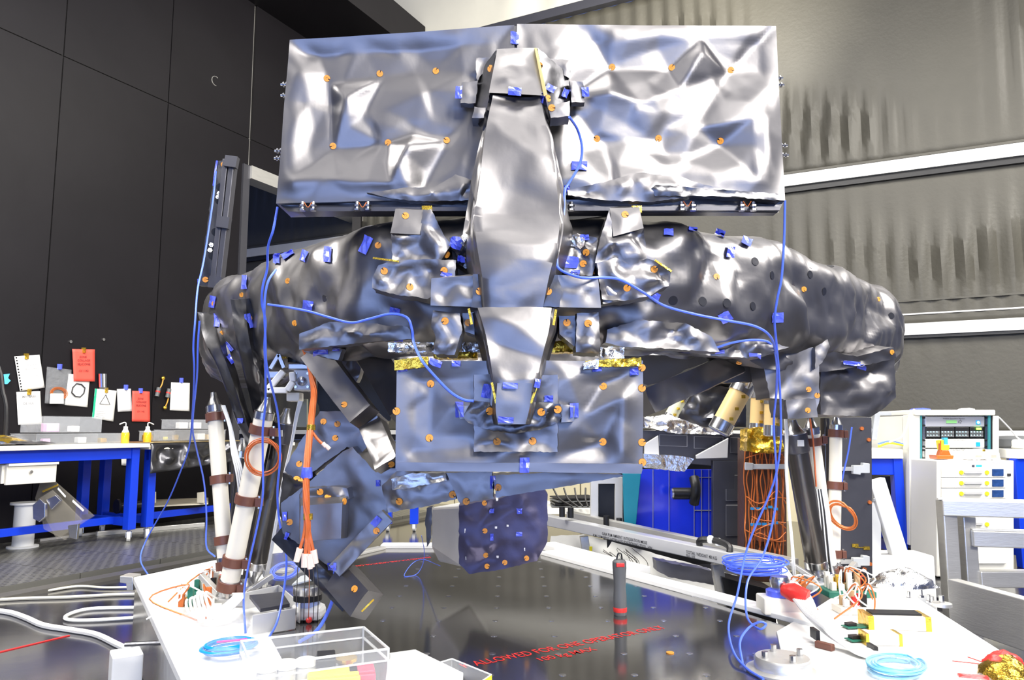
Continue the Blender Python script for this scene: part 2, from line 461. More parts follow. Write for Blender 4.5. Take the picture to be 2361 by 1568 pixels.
BUTTON = button_mesh()
def buttons(objs, lst, scale=1.0):
    for p in lst:
        h = on(objs, p[0], p[1])
        if h is None: continue
        nn = (h[1] * 1.0 + (Vector((0, 0, CAMZ)) - h[0]).normalized() * 0.6).normalized()
        inst(BUTTON, 'button', h[2], h[0] - nn * 0.0005, nn, (p[0] * 1.7 + p[1]) % 6.28, scale)
def tapes(objs, lst, mat=None, name='tape'):
    """bits of adhesive tape: (x, y, width px, height px, turn in degrees)"""
    for k, (x, y, w, h, a) in enumerate(lst):
        mb = MB(); ca, sa = math.cos(math.radians(a)), math.sin(math.radians(a)); g = 3; grid = []; ob = None; r = random.Random(int(x * 3 + y))
        for j in range(g + 1):
            for i in range(g + 1):
                u = (i / g - 0.5) * w; v = (j / g - 0.5) * h
                q = on(objs, x + u * ca - v * sa, y + u * sa + v * ca)
                grid.append(q)
        ok = [q for q in grid if q]
        if not ok: continue
        ob = ok[0][2]; dm = sum((q[0].y for q in ok)) / len(ok)
        for j in range(g + 1):
            for i in range(g + 1):
                q = grid[j * (g + 1) + i]
                u = (i / g - 0.5) * w; v = (j / g - 0.5) * h
                lift = 0.003 + r.uniform(0, 0.006)
                p = q[0] + q[1] * lift if q and abs(q[0].y - dm) < 0.12 else W(x + u * ca - v * sa, y + u * sa + v * ca, dm - lift)
                mb.v.append(p)
        for j in range(g):
            for i in range(g):
                b = j * (g + 1) + i; mb.f.append((b, b + 1, b + g + 2, b + g + 1)); mb.m.append(0)
        o = mb.build(name, mat or TAPE, ob)
        md = o.modifiers.new('thickness', 'SOLIDIFY'); md.thickness = 0.0008
def cable(name, pts, r, mat, label, cat='cable', group=None, per=8, n=7, parent=None):
    mb = MB(); mb.tube(spline(pts, per), r, n)
    return mb.build(name, mat, parent, smooth=True, label=label, cat=cat, group=group)
# ================================================================ the setting
WALLK = M('black_wall_panel', (0.010, 0.009, 0.011), 0.42, 0.0, 0.05, 6, 0.25, 1.5, spec=0.22)
SEAM = M('seam_metal', (0.45, 0.44, 0.42), 0.4, 0.6)
CURT = M('dark_curtain', (0.066, 0.062, 0.050), 0.5, 0.0, 0.12, 25, 0.22, 2.0)
CURTL = M('pale_curtain', (0.62, 0.60, 0.52), 0.6, 0.0, 0.1, 10, 0.08, 2.0)
RAILM = M('rail_white', (0.60, 0.60, 0.58), 0.45, 0.1)
LOWW = M('cream_low_wall', (0.62, 0.56, 0.38), 0.5, 0, 0.02, 20, 0.05)
FLOORM = M('dark_glossy_floor', (0.022, 0.021, 0.024), 0.16, 0.0, 0.03, 8, 0.4, 3, coat=0.3)
ZT = 0.32
dl = Vector((0.507, 1, 0)).normalized(); nl = Vector((dl.y, -dl.x, 0)); L0 = Vector((-4.13, 7.11, 0))
db = Vector((-2.05, 1, 0)).normalized(); nb = Vector((-db.y, db.x, 0)); B0 = Vector((4.43, 7.6, 0))
def PL(px, py): return WP(px, py, L0, nl)
def tl(px, py=985): return (PL(px, py) - L0).dot(dl)
def PB(px, py): return WP(px, py, B0, nb)
def sb(px, py=985): return (PB(px, py) - B0).dot(db)
mb = MB(); mb.box((0, 5, -0.05), (16, 18, 0.1)); mb.build('floor', FLOORM, kind='structure', label='dark glossy hall floor')
# left wall: black panels with pale seams, open below a lintel near the back corner
t_corner = sb(820); corner = PB(835, 985); tc_ = (corner - L0).dot(dl)
s1, s2, s3 = tl(85), tl(347), tl(552); tj = tl(548)
wl = MB()
def wall_slab(mbx, t0, t1, z0, z1, off0, off1):
    a = L0 + dl * t0; b = L0 + dl * t1
    mbx.hexa([a + nl * off0 + Vector((0, 0, z1)), b + nl * off0 + Vector((0, 0, z1)), b + nl * off0 + Vector((0, 0, z0)), a + nl * off0 + Vector((0, 0, z0)),
              a + nl * off1 + Vector((0, 0, z1)), b + nl * off1 + Vector((0, 0, z1)), b + nl * off1 + Vector((0, 0, z0)), a + nl * off1 + Vector((0, 0, z0))])
zj = PL(393, 239).z; zl = PL(545, 372).z
wall_slab(wl, -6, tj, 0, 6.6, -0.03, -0.16); wall_slab(wl, tj, tc_, zl, 6.6, -0.03, -0.16)
wall_left = wl.build('wall_left', SEAM, kind='structure', label='black panelled wall with thin pale seams')
for t0, t1 in ((s1 - 3.6, s1 - 1.8), (s1 - 1.8, s1), (s1, s2), (s2, s3)):
    for z0, z1 in ((0, zj), (zj, 6.6)):
        p = MB(); wall_slab(p, t0 + 0.006, min(t1, tj) - 0.006, z0 + 0.005, z1 - 0.005, 0.0, -0.03); p.build('wall_panel', WALLK, wall_left)
for z0, z1 in ((zl, zj), (zj, 6.6)):
    p = MB(); wall_slab(p, s3 + 0.006, tc_, z0 + 0.005, z1 - 0.005, 0.0, -0.03); p.build('wall_panel', WALLK, wall_left)
p = MB(); wall_slab(p, tj, tc_, zl - 0.16, zl, 0.06, -0.16); p.build('lintel_rail', ALU, wall_left)
p = MB(); wall_slab(p, tj - 0.10, tj, 0, zl, 0.03, -0.18); p.build('jamb', GREY, wall_left)
# ring mark and screw heads on the panels
c = PL(497, 187); r = MB(); pts = []
xx = dl; zz = Vector((0, 0, 1))
for k in range(14):
    a = math.radians(60 + 17 * k); pts.append(c + nl * 0.002 + (xx * math.cos(a) + zz * math.sin(a)) * 0.055)
r.tube(pts, 0.004, 5); r.build('round_mark', SEAM, wall_left)
for px, py in ((162, 788), (238, 783)):
    q = PL(px, py); MB().cyl(q, q + nl * 0.012, 0.014, n=10).build('screw_head', STEEL, wall_left)
# soffit above the left wall
sf = MB(); a = L0 + dl * (-6) + nl * 0.0; b = L0 + dl * tc_
zs = PL(640, 45).z
sf.hexa([a + nl * 0.0 + zz * (zs + 0.5), a + nl * 1.1 + zz * (zs + 0.5), a + nl * 1.1 + zz * zs, a + zz * zs,
         b + nl * 0.0 + zz * (zs + 0.5), b + nl * 1.1 + zz * (zs + 0.5), b + nl * 1.1 + zz * zs, b + zz * zs])
sf.build('ceiling', WALLK, kind='structure', label='dark soffit along the top of the black wall')
bm_ = MB(); a2 = b + nl * 1.1; 
bm_.bar(PB(838, 985) + nb * 0.25, PB(838, 985) + nb * 0.25 + zz * 8.5, 0.12, 0.12, up=(0, 1, 0)); bm_.build('trim_1', WALLK, kind='structure', label='dark vertical trim where the walls meet')
# back wall: stacked curtains between rails
wall_back = thing('wall_back', B0, 'dark curtain wall with pale horizontal rails', None); wall_back['kind'] = 'structure'
def Bp(s, z, off=0.0): return B0 + db * s + nb * off + zz * z
def curtain(z0, z1, sA, sBb, amp, mat, seed, name='curtain', fold=0.20, low=0.5):
    mb = MB(); nu, nvv = 300, 26
    for j in range(nvv + 1):
        v = j / nvv; z = z0 + (z1 - z0) * v
        for i in range(nu + 1):
            s = sA + (sBb - sA) * i / nu
            env = max(0, noise.noise(Vector((s * 0.55 + seed, v * 1.3, seed))) * 1.4 + 0.15) * (0.25 + low * math.sin(math.pi * min(1, v * 1.15)))
            ph = s / fold * 2 * math.pi + 2.5 * noise.noise(Vector((s * 0.8, seed, v * 0.8))) + v * 1.2
            off = amp * env * math.sin(ph) + 0.02 * noise.noise(Vector((s * 0.4, z * 0.6, seed)))
            mb.v.append(Bp(s, z, off))
    w = nu + 1
    for j in range(nvv):
        for i in range(nu):
            q = j * w + i; mb.f.append((q, q + 1, q + w + 1, q + w)); mb.m.append(0)
    o = mb.build(name, mat, wall_back, smooth=True)
    md = o.modifiers.new('thickness', 'SOLIDIFY'); md.thickness = 0.004
zA = PB(2090, 384).z; zB = PB(2220, 755).z; zC = PB(2220, 686).z; zD = PB(2330, 993).z; zE = PB(1300, 42).z
sL = sb(480); sR = -2.2; sC = sb(835)
curtain(zD, zB - 0.05, sR, sL, 0.03, CURT, 1, low=0.15)
curtain(zB + 0.05, zA - 0.07, sR, sL, 0.055, CURT, 2)
curtain(zA + 0.08, zE, sR, sL, 0.085, CURT, 3, low=0.9)
curtain(zE + 0.12, 9.2, sR, sC, 0.10, CURTL, 4, 'upper_curtain', 0.8)
def rail(z, h, d, mat, s0=None, name='rail'):
    m_ = MB(); m_.bar(Bp(sR, z, d / 2), Bp(sL if s0 is None else s0, z, d / 2), d, h); m_.build(name, mat, wall_back)
rail(zA, 0.13, 0.08, RAILM); rail(zA - 0.10, 0.06, 0.05, BLACK); rail(zA + 0.095, 0.025, 0.04, CURT)
rail(zB, 0.12, 0.08, RAILM); rail(zB - 0.075, 0.03, 0.06, BLACK); rail(zC, 0.02, 0.03, CURT, name='seam'); rail(zC - 0.14, 0.015, 0.02, SEAM, name='seam')
rail(zD - 0.03, 0.06, 0.08, RAILM); rail(zD - 0.10, 0.08, 0.06, BLACK)
rail(zE + 0.06, 0.12, 0.10, GREY, sC)
for i in range(14):                                 # low wall boards
    s0 = sR + (sL - sR) * i / 14; s1_ = sR + (sL - sR) * (i + 1) / 14
    m_ = MB(); m_.hexa([Bp(s0 + .01, zD - .15, -.1), Bp(s1_ - .01, zD - .15, -.1), Bp(s1_ - .01, 0, -.1), Bp(s0 + .01, 0, -.1), Bp(s0 + .01, zD - .15, -.15), Bp(s1_ - .01, zD - .15, -.15), Bp(s1_ - .01, 0, -.15), Bp(s0 + .01, 0, -.15)])
    m_.build('wall_board', LOWW, wall_back)
# raised perforated floor beside the left wall
GRATE = bpy.data.materials.new('perforated_floor_plate'); GRATE.use_nodes = True
_n = GRATE.node_tree.nodes; _l = GRATE.node_tree.links; _b = _n['Principled BSDF']
_tc = _n.new('ShaderNodeTexCoord'); _br = _n.new('ShaderNodeTexBrick'); _l.new(_tc.outputs['Object'], _br.inputs['Vector'])
_br.inputs['Scale'].default_value = 1.0; _br.inputs['Brick Width'].default_value = 0.075; _br.inputs['Row Height'].default_value = 0.045; _br.inputs['Mortar Size'].default_value = 0.017
_br.inputs['Mortar Smooth'].default_value = 0.1
for i_, c_ in ((1, (0.02, 0.02, 0.02, 1)), (2, (0.03, 0.03, 0.03, 1)), (3, (0.25, 0.245, 0.22, 1))): _br.inputs[i_].default_value = c_
_l.new(_br.outputs['Color'], _b.inputs['Base Color']); _b.inputs['Roughness'].default_value = 0.35; _b.inputs['Metallic'].default_value = 0.6
_bp = _n.new('ShaderNodeBump'); _bp.inputs['Strength'].default_value = 0.6; _bp.inputs['Distance'].default_value = 0.01; _l.new(_br.outputs['Fac'], _bp.inputs['Height']); _l.new(_bp.outputs[0], _b.inputs['Normal'])
GZ = 0.04
e0 = (WZ(0, 1354, GZ) - L0).dot(nl)
grate_root = tag(bpy.data.objects.new('floor_raised', None), 'raised perforated metal floor beside the black wall', None, None, 'structure'); link(grate_root, None, L0)
tw = 0.62; ang = math.atan2(dl.y, dl.x)
gm = None
for ic in range(4):
    for it in range(11):
        ctr = L0 + dl * (-3.6 + tw * (it + 0.5)) + nl * (e0 - tw * (ic + 0.5))
        if (ctr - L0).dot(nl) < 0: continue
        if gm is None:
            g = MB(); g.box((0, 0, GZ / 2), (tw - 0.006, tw - 0.006, GZ)); o = g.build('floor_plate', GRATE, grate_root, bevel=0.003); gm = o.data
            o.location = ctr + zz * GZ / 2 - L0; WL[o.name] = ctr
        else:
            o = bpy.data.objects.new('floor_plate', gm); link(o, grate_root, ctr + zz * GZ / 2)
        o.rotation_euler = (0, 0, ang)
k_ = MB(); a = L0 + nl * (e0 + 0.16) - dl * 3.8; b = L0 + nl * (e0 + 0.16) + dl * 3.0
k_.bar(a + zz * 0.012, b + zz * 0.012, 0.12, 0.024); k_.build('trim_2', M('kerb_metal', (0.22, 0.21, 0.19), 0.4, 0.7), kind='structure', label='flat metal kerb strip on the dark floor')

# ================================================================ integration platform
plat = thing('integration_platform', (0.2, 3.2, 0), 'wide low platform with dark mirror-like top and white side wings', 'platform')
MIRROR = M('dark_polished_plate', (0.38, 0.37, 0.36), 0.12, 0.95, 0.012, 5, 0.35, 2.2)
def zpoly(mb, pix, z, th): mb.prism([WZ(x, y, z) for x, y in pix], (0, 0, -th))
m_ = MB(); zpoly(m_, [(590, 1900), (600, 1420), (640, 1330), (760, 1275), (1000, 1252), (1255, 1268), (1960, 1490), (2000, 1900)], ZT, 0.03)
plate_top = m_.build('top_plate', MIRROR, plat, bevel=0.002)
SIDE = M('brushed_side', (0.40, 0.39, 0.37), 0.22, 1.0, 0.10, 6, 0.15, 3)
LW = [(308, 1331), (497, 1291), (600, 1312), (640, 1400), (625, 1470), (760, 1720), (490, 1720)]
m_ = MB(); zpoly(m_, LW, ZT + 0.008, 0.03); m_.build('side_wing', WHITE, plat, bevel=0.004)
m_ = MB(); zpoly(m_, [(312, 1335), (497, 1295), (600, 1316), (636, 1400), (621, 1470), (750, 1715), (494, 1715)], ZT - 0.023, 0.29); m_.build('side_skirt', SIDE, plat)
RW = [(1995, 1328), (2090, 1362), (2332, 1515), (2338, 1530), (2380, 1720), (1650, 1720), (1880, 1545), (1800, 1500), (1790, 1455), (1850, 1420)]
m_ = MB(); zpoly(m_, RW, ZT + 0.008, 0.03); m_.build('side_wing', WHITE, plat, bevel=0.004)
m_ = MB(); zpoly(m_, [(1995, 1332), (2090, 1366), (2328, 1519), (2334, 1534), (2370, 1715), (1660, 1715), (1884, 1545), (1804, 1500), (1794, 1458), (1854, 1424)], ZT - 0.023, 0.29); m_.build('side_skirt', SIDE, plat)
# pale raised lip along the back right edge, and back left edge
def lip(a, b, w, h, mat=WHITE, name='edge_lip'):
    p = WZ(*a, ZT); q = WZ(*b, ZT); m_ = MB(); m_.bar(p + zz * h / 2, q + zz * h / 2, w, h); return m_.build(name, mat, plat, bevel=0.003)
lip((1262, 1278), (1890, 1446), 0.09, 0.02); lip((1262, 1265), (1480, 1326), 0.10, 0.035)
lip((880, 1262), (1240, 1262), 0.10, 0.02); lip((640, 1322), (880, 1266), 0.06, 0.015, ALU)
for sx, sy in ((0.15, 2.0), (-0.6, 3.6), (0.9, 2.4), (0.2, 4.2)):
    m_ = MB(); m_.cyl((sx, sy, 0), (sx, sy, ZT - 0.03), 0.05, n=14); m_.build('foot', STEEL, plat, smooth=True)
# threaded inserts in the plate
rv = MB(); rv.lathe((0, 0, 0), (0, 0, 1), [(0.0105, 0.0), (0.0105, 0.0012), (0.006, 0.0016)], 12)
rvo = rv.build('insert', STEEL, plat); rme = rvo.data; bpy.data.objects.remove(rvo)
for i in range(9):
    for j in range(13):
        x = -0.86 + 0.2 * i; y = 2.0 + 0.2 * j
        if y > 4.3 - 1.75 * max(0, x - 0.15) - 0.06 and x > -0.3: continue
        if x < -0.55 or y > 4.25 or x > 1.1: continue
        inst(rme, 'insert', plat, (x, y, ZT + 0.0005))
q = WZ(1545, 1506, ZT); m_ = MB(); m_.lathe(q, (0, 0, 1), [(0.012, 0.0005), (0.012, 0.003)], 12); m_.build('insert', ORANGE, plat)
def text_fit(txt, name, mat, parent, p0, p1, ydir, squeeze=1.0, thick=0.0008, label=None, bold=0.0):
    o = text_mesh(txt, name, mat, parent, p0, p1 - p0, ydir, 1.0, thick=thick, squeeze=1.0, bold=bold)
    xs = [v.co.dot((p1 - p0).normalized()) for v in o.data.vertices]; k = (p1 - p0).length / max(1e-6, max(xs))
    d = (p1 - p0).normalized(); yv = Vector(ydir); yv = (yv - d * yv.dot(d)).normalized(); z = d.cross(yv)
    for v in o.data.vertices:
        a = v.co.dot(d) * k; b = v.co.dot(yv) * k * squeeze; v.co = d * a + yv * b + z * thick
    if label: o['label'] = label
    return o
tp0, tp1 = WZ(1072, 1541, ZT), WZ(1538, 1449, ZT); td = (tp1 - tp0).normalized(); ty = Vector((-td.y, td.x, 0))
text_fit('K ALLOWED FOR ONE OPERATOR ONLY', 'red_lettering', REDINK, plat, tp0, tp1, ty, 1.45, bold=0.004)
text_fit('100 kg MAX', 'red_lettering', REDINK, plat, WZ(1245, 1526, ZT), WZ(1378, 1499, ZT), ty, 1.2, bold=0.004)
text_fit('ALLOWED FOR ONE OPERATOR ONLY', 'red_lettering', REDINK, plat, WZ(990, 1284, ZT), WZ(806, 1306, ZT), Vector((0.2, -1, 0)), 1.6, bold=0.004)
# ================================================================ foil-wrapped payload
pay = thing('satellite_payload', (0.16, 3.4, ZT), 'large satellite payload wrapped in crinkled black foil with orange buttons', 'satellite')
Yb = lambda v, dy: Vector((v.x, v.y + dy, v.z))
def slab(name, pix, Y, th, dz=0.0, **kw):
    F = [W(x, y, Y) for x, y in pix]; B = [Yb(p, th) for p in F]
    return foil_hex(name, F, B, pay, **kw)
def uv(pix, box):                                   # pixel to 0..1 inside a rough box
    return [((x - box[0]) / (box[2] - box[0]), (y - box[1]) / (box[3] - box[1])) for x, y in pix]
# ---- upper mirror blanket, two halves with a dark gap
bl = [(754, 181), (876, 170), (1005, 164), (768, 337), (895, 329), (1030, 324)]
brr = [(1411, 155), (1549, 156), (1685, 162), (1376, 320), (1518, 319), (1661, 325)]
mirL = slab('mirror_blanket', [(668, 92), (1186, 58), (1186, 452), (637, 470)], 2.2, 0.15, amp=0.020, cell=0.145, res=0.0085, seed=11, pins=uv(bl, (652, 75, 1186, 462)), wob=0.004)
mirR = slab('mirror_blanket', [(1192, 56), (1789, 60), (1811, 462), (1192, 448)], 2.2, 0.15, amp=0.020, cell=0.145, res=0.0085, seed=29, pins=uv(brr, (1192, 58, 1800, 455)), wob=0.004)
buttons(mirL, bl); buttons(mirR, brr)
tapes([mirL, mirR], [(1187, 88, 18, 28, 0), (1335, 384, 36, 20, 2), (1306, 436, 14, 16, 8)])
GAP = foil_poly('mirror_gap_cover', [(1178, 60), (1200, 60), (1200, 440), (1178, 440)], 2.205, 0.12, pay, FOILD, amp=0.002, seed=3)
# bottom tray with folded foil and bolts
tray = foil_hex('mirror_tray', [W(*p, 2.215) for p in ((637, 466), (1811, 458), (1795, 490), (665, 488))], [W(*p, 2.36) for p in ((660, 470), (1785, 462), (1775, 490), (690, 488))], pay, FOILD, amp=0.012, cell=0.07, res=0.014, seed=5)
foldL = foil_poly('foil_fold', [(845, 444), (940, 432), (1000, 432), (1050, 402), (1088, 416), (1088, 462), (960, 464), (905, 458)], 2.185, 0.05, pay, amp=0.012, cell=40, seed=6)
foldR = foil_poly('foil_fold', [(1308, 438), (1400, 418), (1460, 400), (1478, 398), (1570, 408), (1620, 425), (1700, 440), (1500, 466), (1400, 462), (1310, 450)], 2.185, 0.05, pay, amp=0.012, cell=42, seed=8)
foldT = foil_poly('foil_fold', [(1500, 436), (1512, 426), (1806, 448), (1800, 462), (1650, 452), (1510, 452)], 2.175, 0.04, pay, FOILD, amp=0.008, cell=30, seed=9)
rl = MB(); rl.bar(W(700, 489, 2.23), W(1790, 487, 2.23), 0.06, 0.012); mrail = rl.build('tray_rail', GREY, pay)
bolt = MB(); bolt.lathe((0, 0, 0), (0, 0, 1), [(0.006, -0.016), (0.006, 0.012)], 8); bolt.lathe((0, 0, -0.004), (0, 0, 1), [(0.0115, 0), (0.0115, 0.006)], 6); bolt.lathe((0, 0, -0.018), (0, 0, 1), [(0.0115, 0), (0.0115, 0.006)], 6)
bo = bolt.build('bolt', STEEL, pay); BOLT = bo.data; bpy.data.objects.remove(bo)
for x in (697, 722, 823, 848, 1317, 1572, 1598, 1710, 1737): inst(BOLT, 'bolt', mrail, W(x, 476, 2.185), scale=0.9)
for x, y in ((710, 476), (836, 476), (1585, 474), (1723, 474)):
    m_ = MB(); m_.tube(spline([W(x - 9, y - 10, 2.18), W(x, y + 2, 2.178), W(x + 9, y - 10, 2.18)], 5), 0.0012, 5); m_.build('earth_wire', COPPER, mrail)
for x, y in ((1797, 180), (1800, 196), (1808, 336), (1810, 358), (655, 195), (655, 220), (641, 348), (640, 365)):
    inst(BOLT, 'bolt', mirR if x > 1200 else mirL, W(x, y, 2.27), (1 if x > 1200 else -1, 0, 0), scale=0.7)
for x in (985, 1467): m_ = MB(); m_.box(W(x, 484, 2.2), (0.03, 0.02, 0.02)); m_.build('latch', GOLD, mrail)
# ---- central column
def colsec(l, r, y, Y, d=0.14, k=0.10):
    a, b = W(l, y, Y), W(r, y, Y); w = (b - a).x * k
    return [a + Vector((w * 0.6, -0.012, 0)), b + Vector((-w * 0.6, -0.012, 0)), b + Vector((0.0, 0.03, 0)), b + Vector((w, d, 0)), a + Vector((-w, d, 0)), a + Vector((0.0, 0.03, 0))]
colA = [(1130, 1252, 222, 2.05), (1112, 1270, 300, 2.02), (1097, 1290, 400, 1.99), (1084, 1301, 480, 1.97), (1081, 1304, 520, 1.96), (1089, 1294, 575, 1.95), (1102, 1276, 640, 1.945), (1112, 1260, 715, 1.95)]
column = foil_loft('column_blanket', [colsec(*s) for s in colA], pay, amp=0.015, cell=0.125, nu=10, nvv=12, seed=14, wob=0.003)
colB = [(1090, 1283, 712, 1.945), (1106, 1276, 760, 1.93), (1118, 1262, 810, 1.92), (1130, 1246, 870, 1.915), (1136, 1236, 905, 1.915)]
column2 = foil_loft('lower_column_blanket', [colsec(*s) for s in colB], pay, amp=0.014, cell=0.11, nu=10, nvv=9, seed=21, wob=0.003)
colC = [(1141, 1234, 884, 1.90), (1138, 1226, 940, 1.90), (1144, 1216, 978, 1.90)]
tip = foil_loft('column_tip', [colsec(*s, 0.05) for s in colC], pay, amp=0.006, cell=0.07, nu=8, nvv=8, seed=17, wob=0.002)
capF = foil_hex('column_cap', [W(1146, 113, 2.08), W(1238, 110, 2.08), W(1256, 222, 2.03), (W(1128, 213, 2.03))], [W(1150, 118, 2.22), W(1232, 116, 2.22), W(1250, 222, 2.22), W(1134, 215, 2.22)], pay, amp=0.008, cell=0.09, res=0.008, seed=23)
sideL = foil_poly('column_side_flap', [(1143, 116), (1130, 213), (1112, 300), (1090, 268), (1096, 200), (1118, 150)], [2.09, 2.04, 2.06, 2.18, 2.18, 2.17], 0.03, pay, FOILD, amp=0.006, cell=40, seed=24)
sideR = foil_poly('column_side_flap', [(1240, 110), (1312, 172), (1318, 232), (1312, 272), (1268, 272), (1256, 218)], [2.09, 2.18, 2.18, 2.16, 2.07, 2.05], 0.03, pay, FOILD, amp=0.007, cell=40, seed=25)
gs = MB(); gs.hexa([W(1232, 110, 2.06), W(1238, 111, 2.06), W(1262, 218, 2.02), W(1254, 222, 2.02), W(1232, 110, 2.08), W(1238, 111, 2.08), W(1262, 218, 2.04), W(1254, 222, 2.04)]); gs.build('edge_strip', M('dull_gold_edge', (0.5, 0.42, 0.2), 0.4, 0.7), capF)
f1 = foil_poly('foil_flap', [(1098, 134), (1140, 132), (1118, 160), (1102, 186), (1098, 180)], 2.16, 0.03, pay, amp=0.005, cell=30, seed=31)
f2 = foil_poly('foil_flap', [(1064, 190), (1102, 186), (1096, 238), (1062, 238)], 2.15, 0.03, pay, amp=0.004, cell=30, seed=32)
f3 = foil_poly('foil_flap', [(1260, 135), (1318, 138), (1312, 180), (1280, 160)], 2.17, 0.03, pay, amp=0.006, cell=25, seed=33)
f4 = foil_poly('foil_flap', [(1314, 186), (1344, 188), (1348, 236), (1318, 236)], 2.15, 0.03, pay, amp=0.005, cell=25, seed=34)
f5 = foil_poly('foil_flap', [(1264, 244), (1314, 232), (1313, 268), (1270, 272)], 2.04, 0.06, pay, amp=0.004, cell=30, seed=35)
f6 = foil_poly('foil_flap', [(1094, 246), (1120, 248), (1116, 272), (1088, 272)], 2.06, 0.06, pay, amp=0.004, cell=30, seed=36)
buttons([sideL, sideR, f5], [(1131, 158), (1244, 152), (1263, 227), (1272, 249)])
tapes([capF, f2, f4, sideR, column], [(1187, 212, 30, 16, 5), (1058, 213, 16, 28, 3), (1350, 212, 16, 22, -5), (1265, 205, 22, 16, 30), (1300, 217, 14, 20, 20), (1252, 228, 8, 24, 5)])
tapes([column2, tip], [(1176, 890, 34, 14, 2), (1166, 968, 36, 14, 4), (1237, 884, 12, 20, 10)])
for l, r in (((1134, 882), (1144, 930)), ((1239, 886), (1224, 930)), ((1081, 712), (1088, 748)), ((1282, 714), (1276, 750))):
    m_ = MB(); m_.bar(W(*l, 1.905), W(*r, 1.905), 0.006, 0.006, up=(0, 1, 0)); m_.build('gold_edge', GOLD, column2)
# ---- torus ring
def XY(px, Y): return Vector(((px - 1180.5) / FPX * Y * 1.0, Y, 0))
plan = [XY(462, 3.75), XY(482, 3.15), XY(628, 2.62), XY(800, 2.28), XY(1180, 2.2), XY(1600, 2.24), XY(1845, 2.58), XY(1990, 2.95), XY(2088, 3.45),
        XY(2068, 4.2), XY(1800, 4.9), XY(1200, 5.2), XY(700, 5.0), XY(510, 4.5)]
def resample(poly, n):
    L = [0]; k = len(poly)
    for i in range(k): L.append(L[-1] + (poly[(i + 1) % k] - poly[i]).length)
    out = []
    for j in range(n):
        t = L[-1] * j / n; i = max(a for a in range(k) if L[a] <= t); u = (t - L[i]) / (L[i + 1] - L[i])
        out.append(poly[i] + (poly[(i + 1) % k] - poly[i]) * u)
    return out, L[-1]
ringp, ringlen = resample(plan, 760)
for _ in range(14): ringp = [(ringp[i - 1] + ringp[i] * 2 + ringp[(i + 1) % 760]) / 4 for i in range(760)]
ZB_, ZTp = 1.245, 1.655
def torus_profile():
    pr = []; hw = 0.21; hh = (ZTp - ZB_) / 2; rr = 0.13
    for cx, cz, a0 in ((hw - rr, hh - rr, 90), (hw - rr, -(hh - rr), 0), (-(hw - rr), -(hh - rr), -90), (-(hw - rr), hh - rr, -180)):
        for k in range(7):
            a = math.radians(a0 - 15 * k); pr.append((cx + rr * math.cos(a), cz + rr * math.sin(a)))
    out = []                                         # even spacing
    k = len(pr); L = [0]
    for i in range(k): L.append(L[-1] + math.hypot(pr[(i + 1) % k][0] - pr[i][0], pr[(i + 1) % k][1] - pr[i][1]))
    n = 88
    for j in range(n):
        t = L[-1] * j / n; i = max(a for a in range(k) if L[a] <= t); u = (t - L[i]) / max(1e-9, L[i + 1] - L[i])
        out.append((pr[i][0] + (pr[(i + 1) % k][0] - pr[i][0]) * u, pr[i][1] + (pr[(i + 1) % k][1] - pr[i][1]) * u))
    return out, L[-1]
prof, plen = torus_profile(); npf = len(prof); nrg = len(ringp)
mb = MB(); U = []; V = []
for i in range(nrg):
    for j in range(npf): U.append(i / nrg * ringlen); V.append(j / npf * plen)
cr = Crumple(41, 0, 0, ringlen, plen, 0.17, 0.024); hgt = cr.eval(U, V); cr2 = Crumple(43, 0, 0, ringlen, plen, 0.075, 0.009); hgt = hgt + cr2.eval(U, V)
tcx = Vector((0.16, 3.7, 0)); q = 0
for i in range(nrg):
    t = ringp[(i + 1) % nrg] - ringp[i - 1]; n_ = Vector((t.y, -t.x, 0)).normalized()
    if n_.dot(ringp[i] - tcx) < 0: n_ = -n_
    e = min(1, min(i, nrg - i) / 6)
    for j in range(npf):
        pr = prof[j]; nn = (n_ * pr[0] / 0.21 + Vector((0, 0, pr[1] / 0.2))).normalized()
        f = min(1, min(j, npf - j) / 4 + 0.1)
        base = ringp[i] + n_ * (pr[0] - 0.21) + Vector((0, 0, (ZTp + ZB_) / 2 + pr[1]))
        mb.v.append(base + nn * float(hgt[q]) * e * f + nv(base, 5, 0.006)); q += 1
for i in range(nrg):
    for j in range(npf):
        i2 = (i + 1) % nrg; j2 = (j + 1) % npf
        mb.f.append((i * npf + j, i2 * npf + j, i2 * npf + j2, i * npf + j2)); mb.m.append(0)
torus = mb.build('ring_blanket', FOIL, pay, smooth=True)
buttons(torus, [(664, 648), (680, 745), (558, 680), (493, 700), (872, 566), (1652, 638), (1853, 667), (2025, 690), (572, 735), (2082, 712), (505, 770), (1366, 624)])
tapes(torus, [(640, 597, 14, 26, 0), (665, 588, 28, 14, -35), (703, 592, 14, 24, 20), (757, 588, 16, 34, 5), (845, 566, 20, 40, 25), (712, 704, 22, 20, 10), (911, 717, 24, 16, 10),
              (566, 652, 12, 30, 0), (492, 696, 12, 26, 10), (575, 730, 12, 26, -15), (497, 742, 10, 24, 0), (838, 780, 24, 12, 5), (920, 780, 20, 10, 0), (528, 800, 14, 24, -40),
              (1542, 538, 22, 14, 0), (1597, 529, 22, 12, 5), (1660, 538, 22, 18, 20), (1720, 560, 22, 18, 25), (1682, 582, 18, 26, 10), (1507, 683, 24, 20, 25), (1670, 730, 26, 22, -30), (1790, 732, 24, 22, 0),
              (2025, 620, 10, 34, -30), (1550, 800, 26, 9, 5), (1585, 800, 22, 9, 5), (1650, 812, 24, 10, -5)])
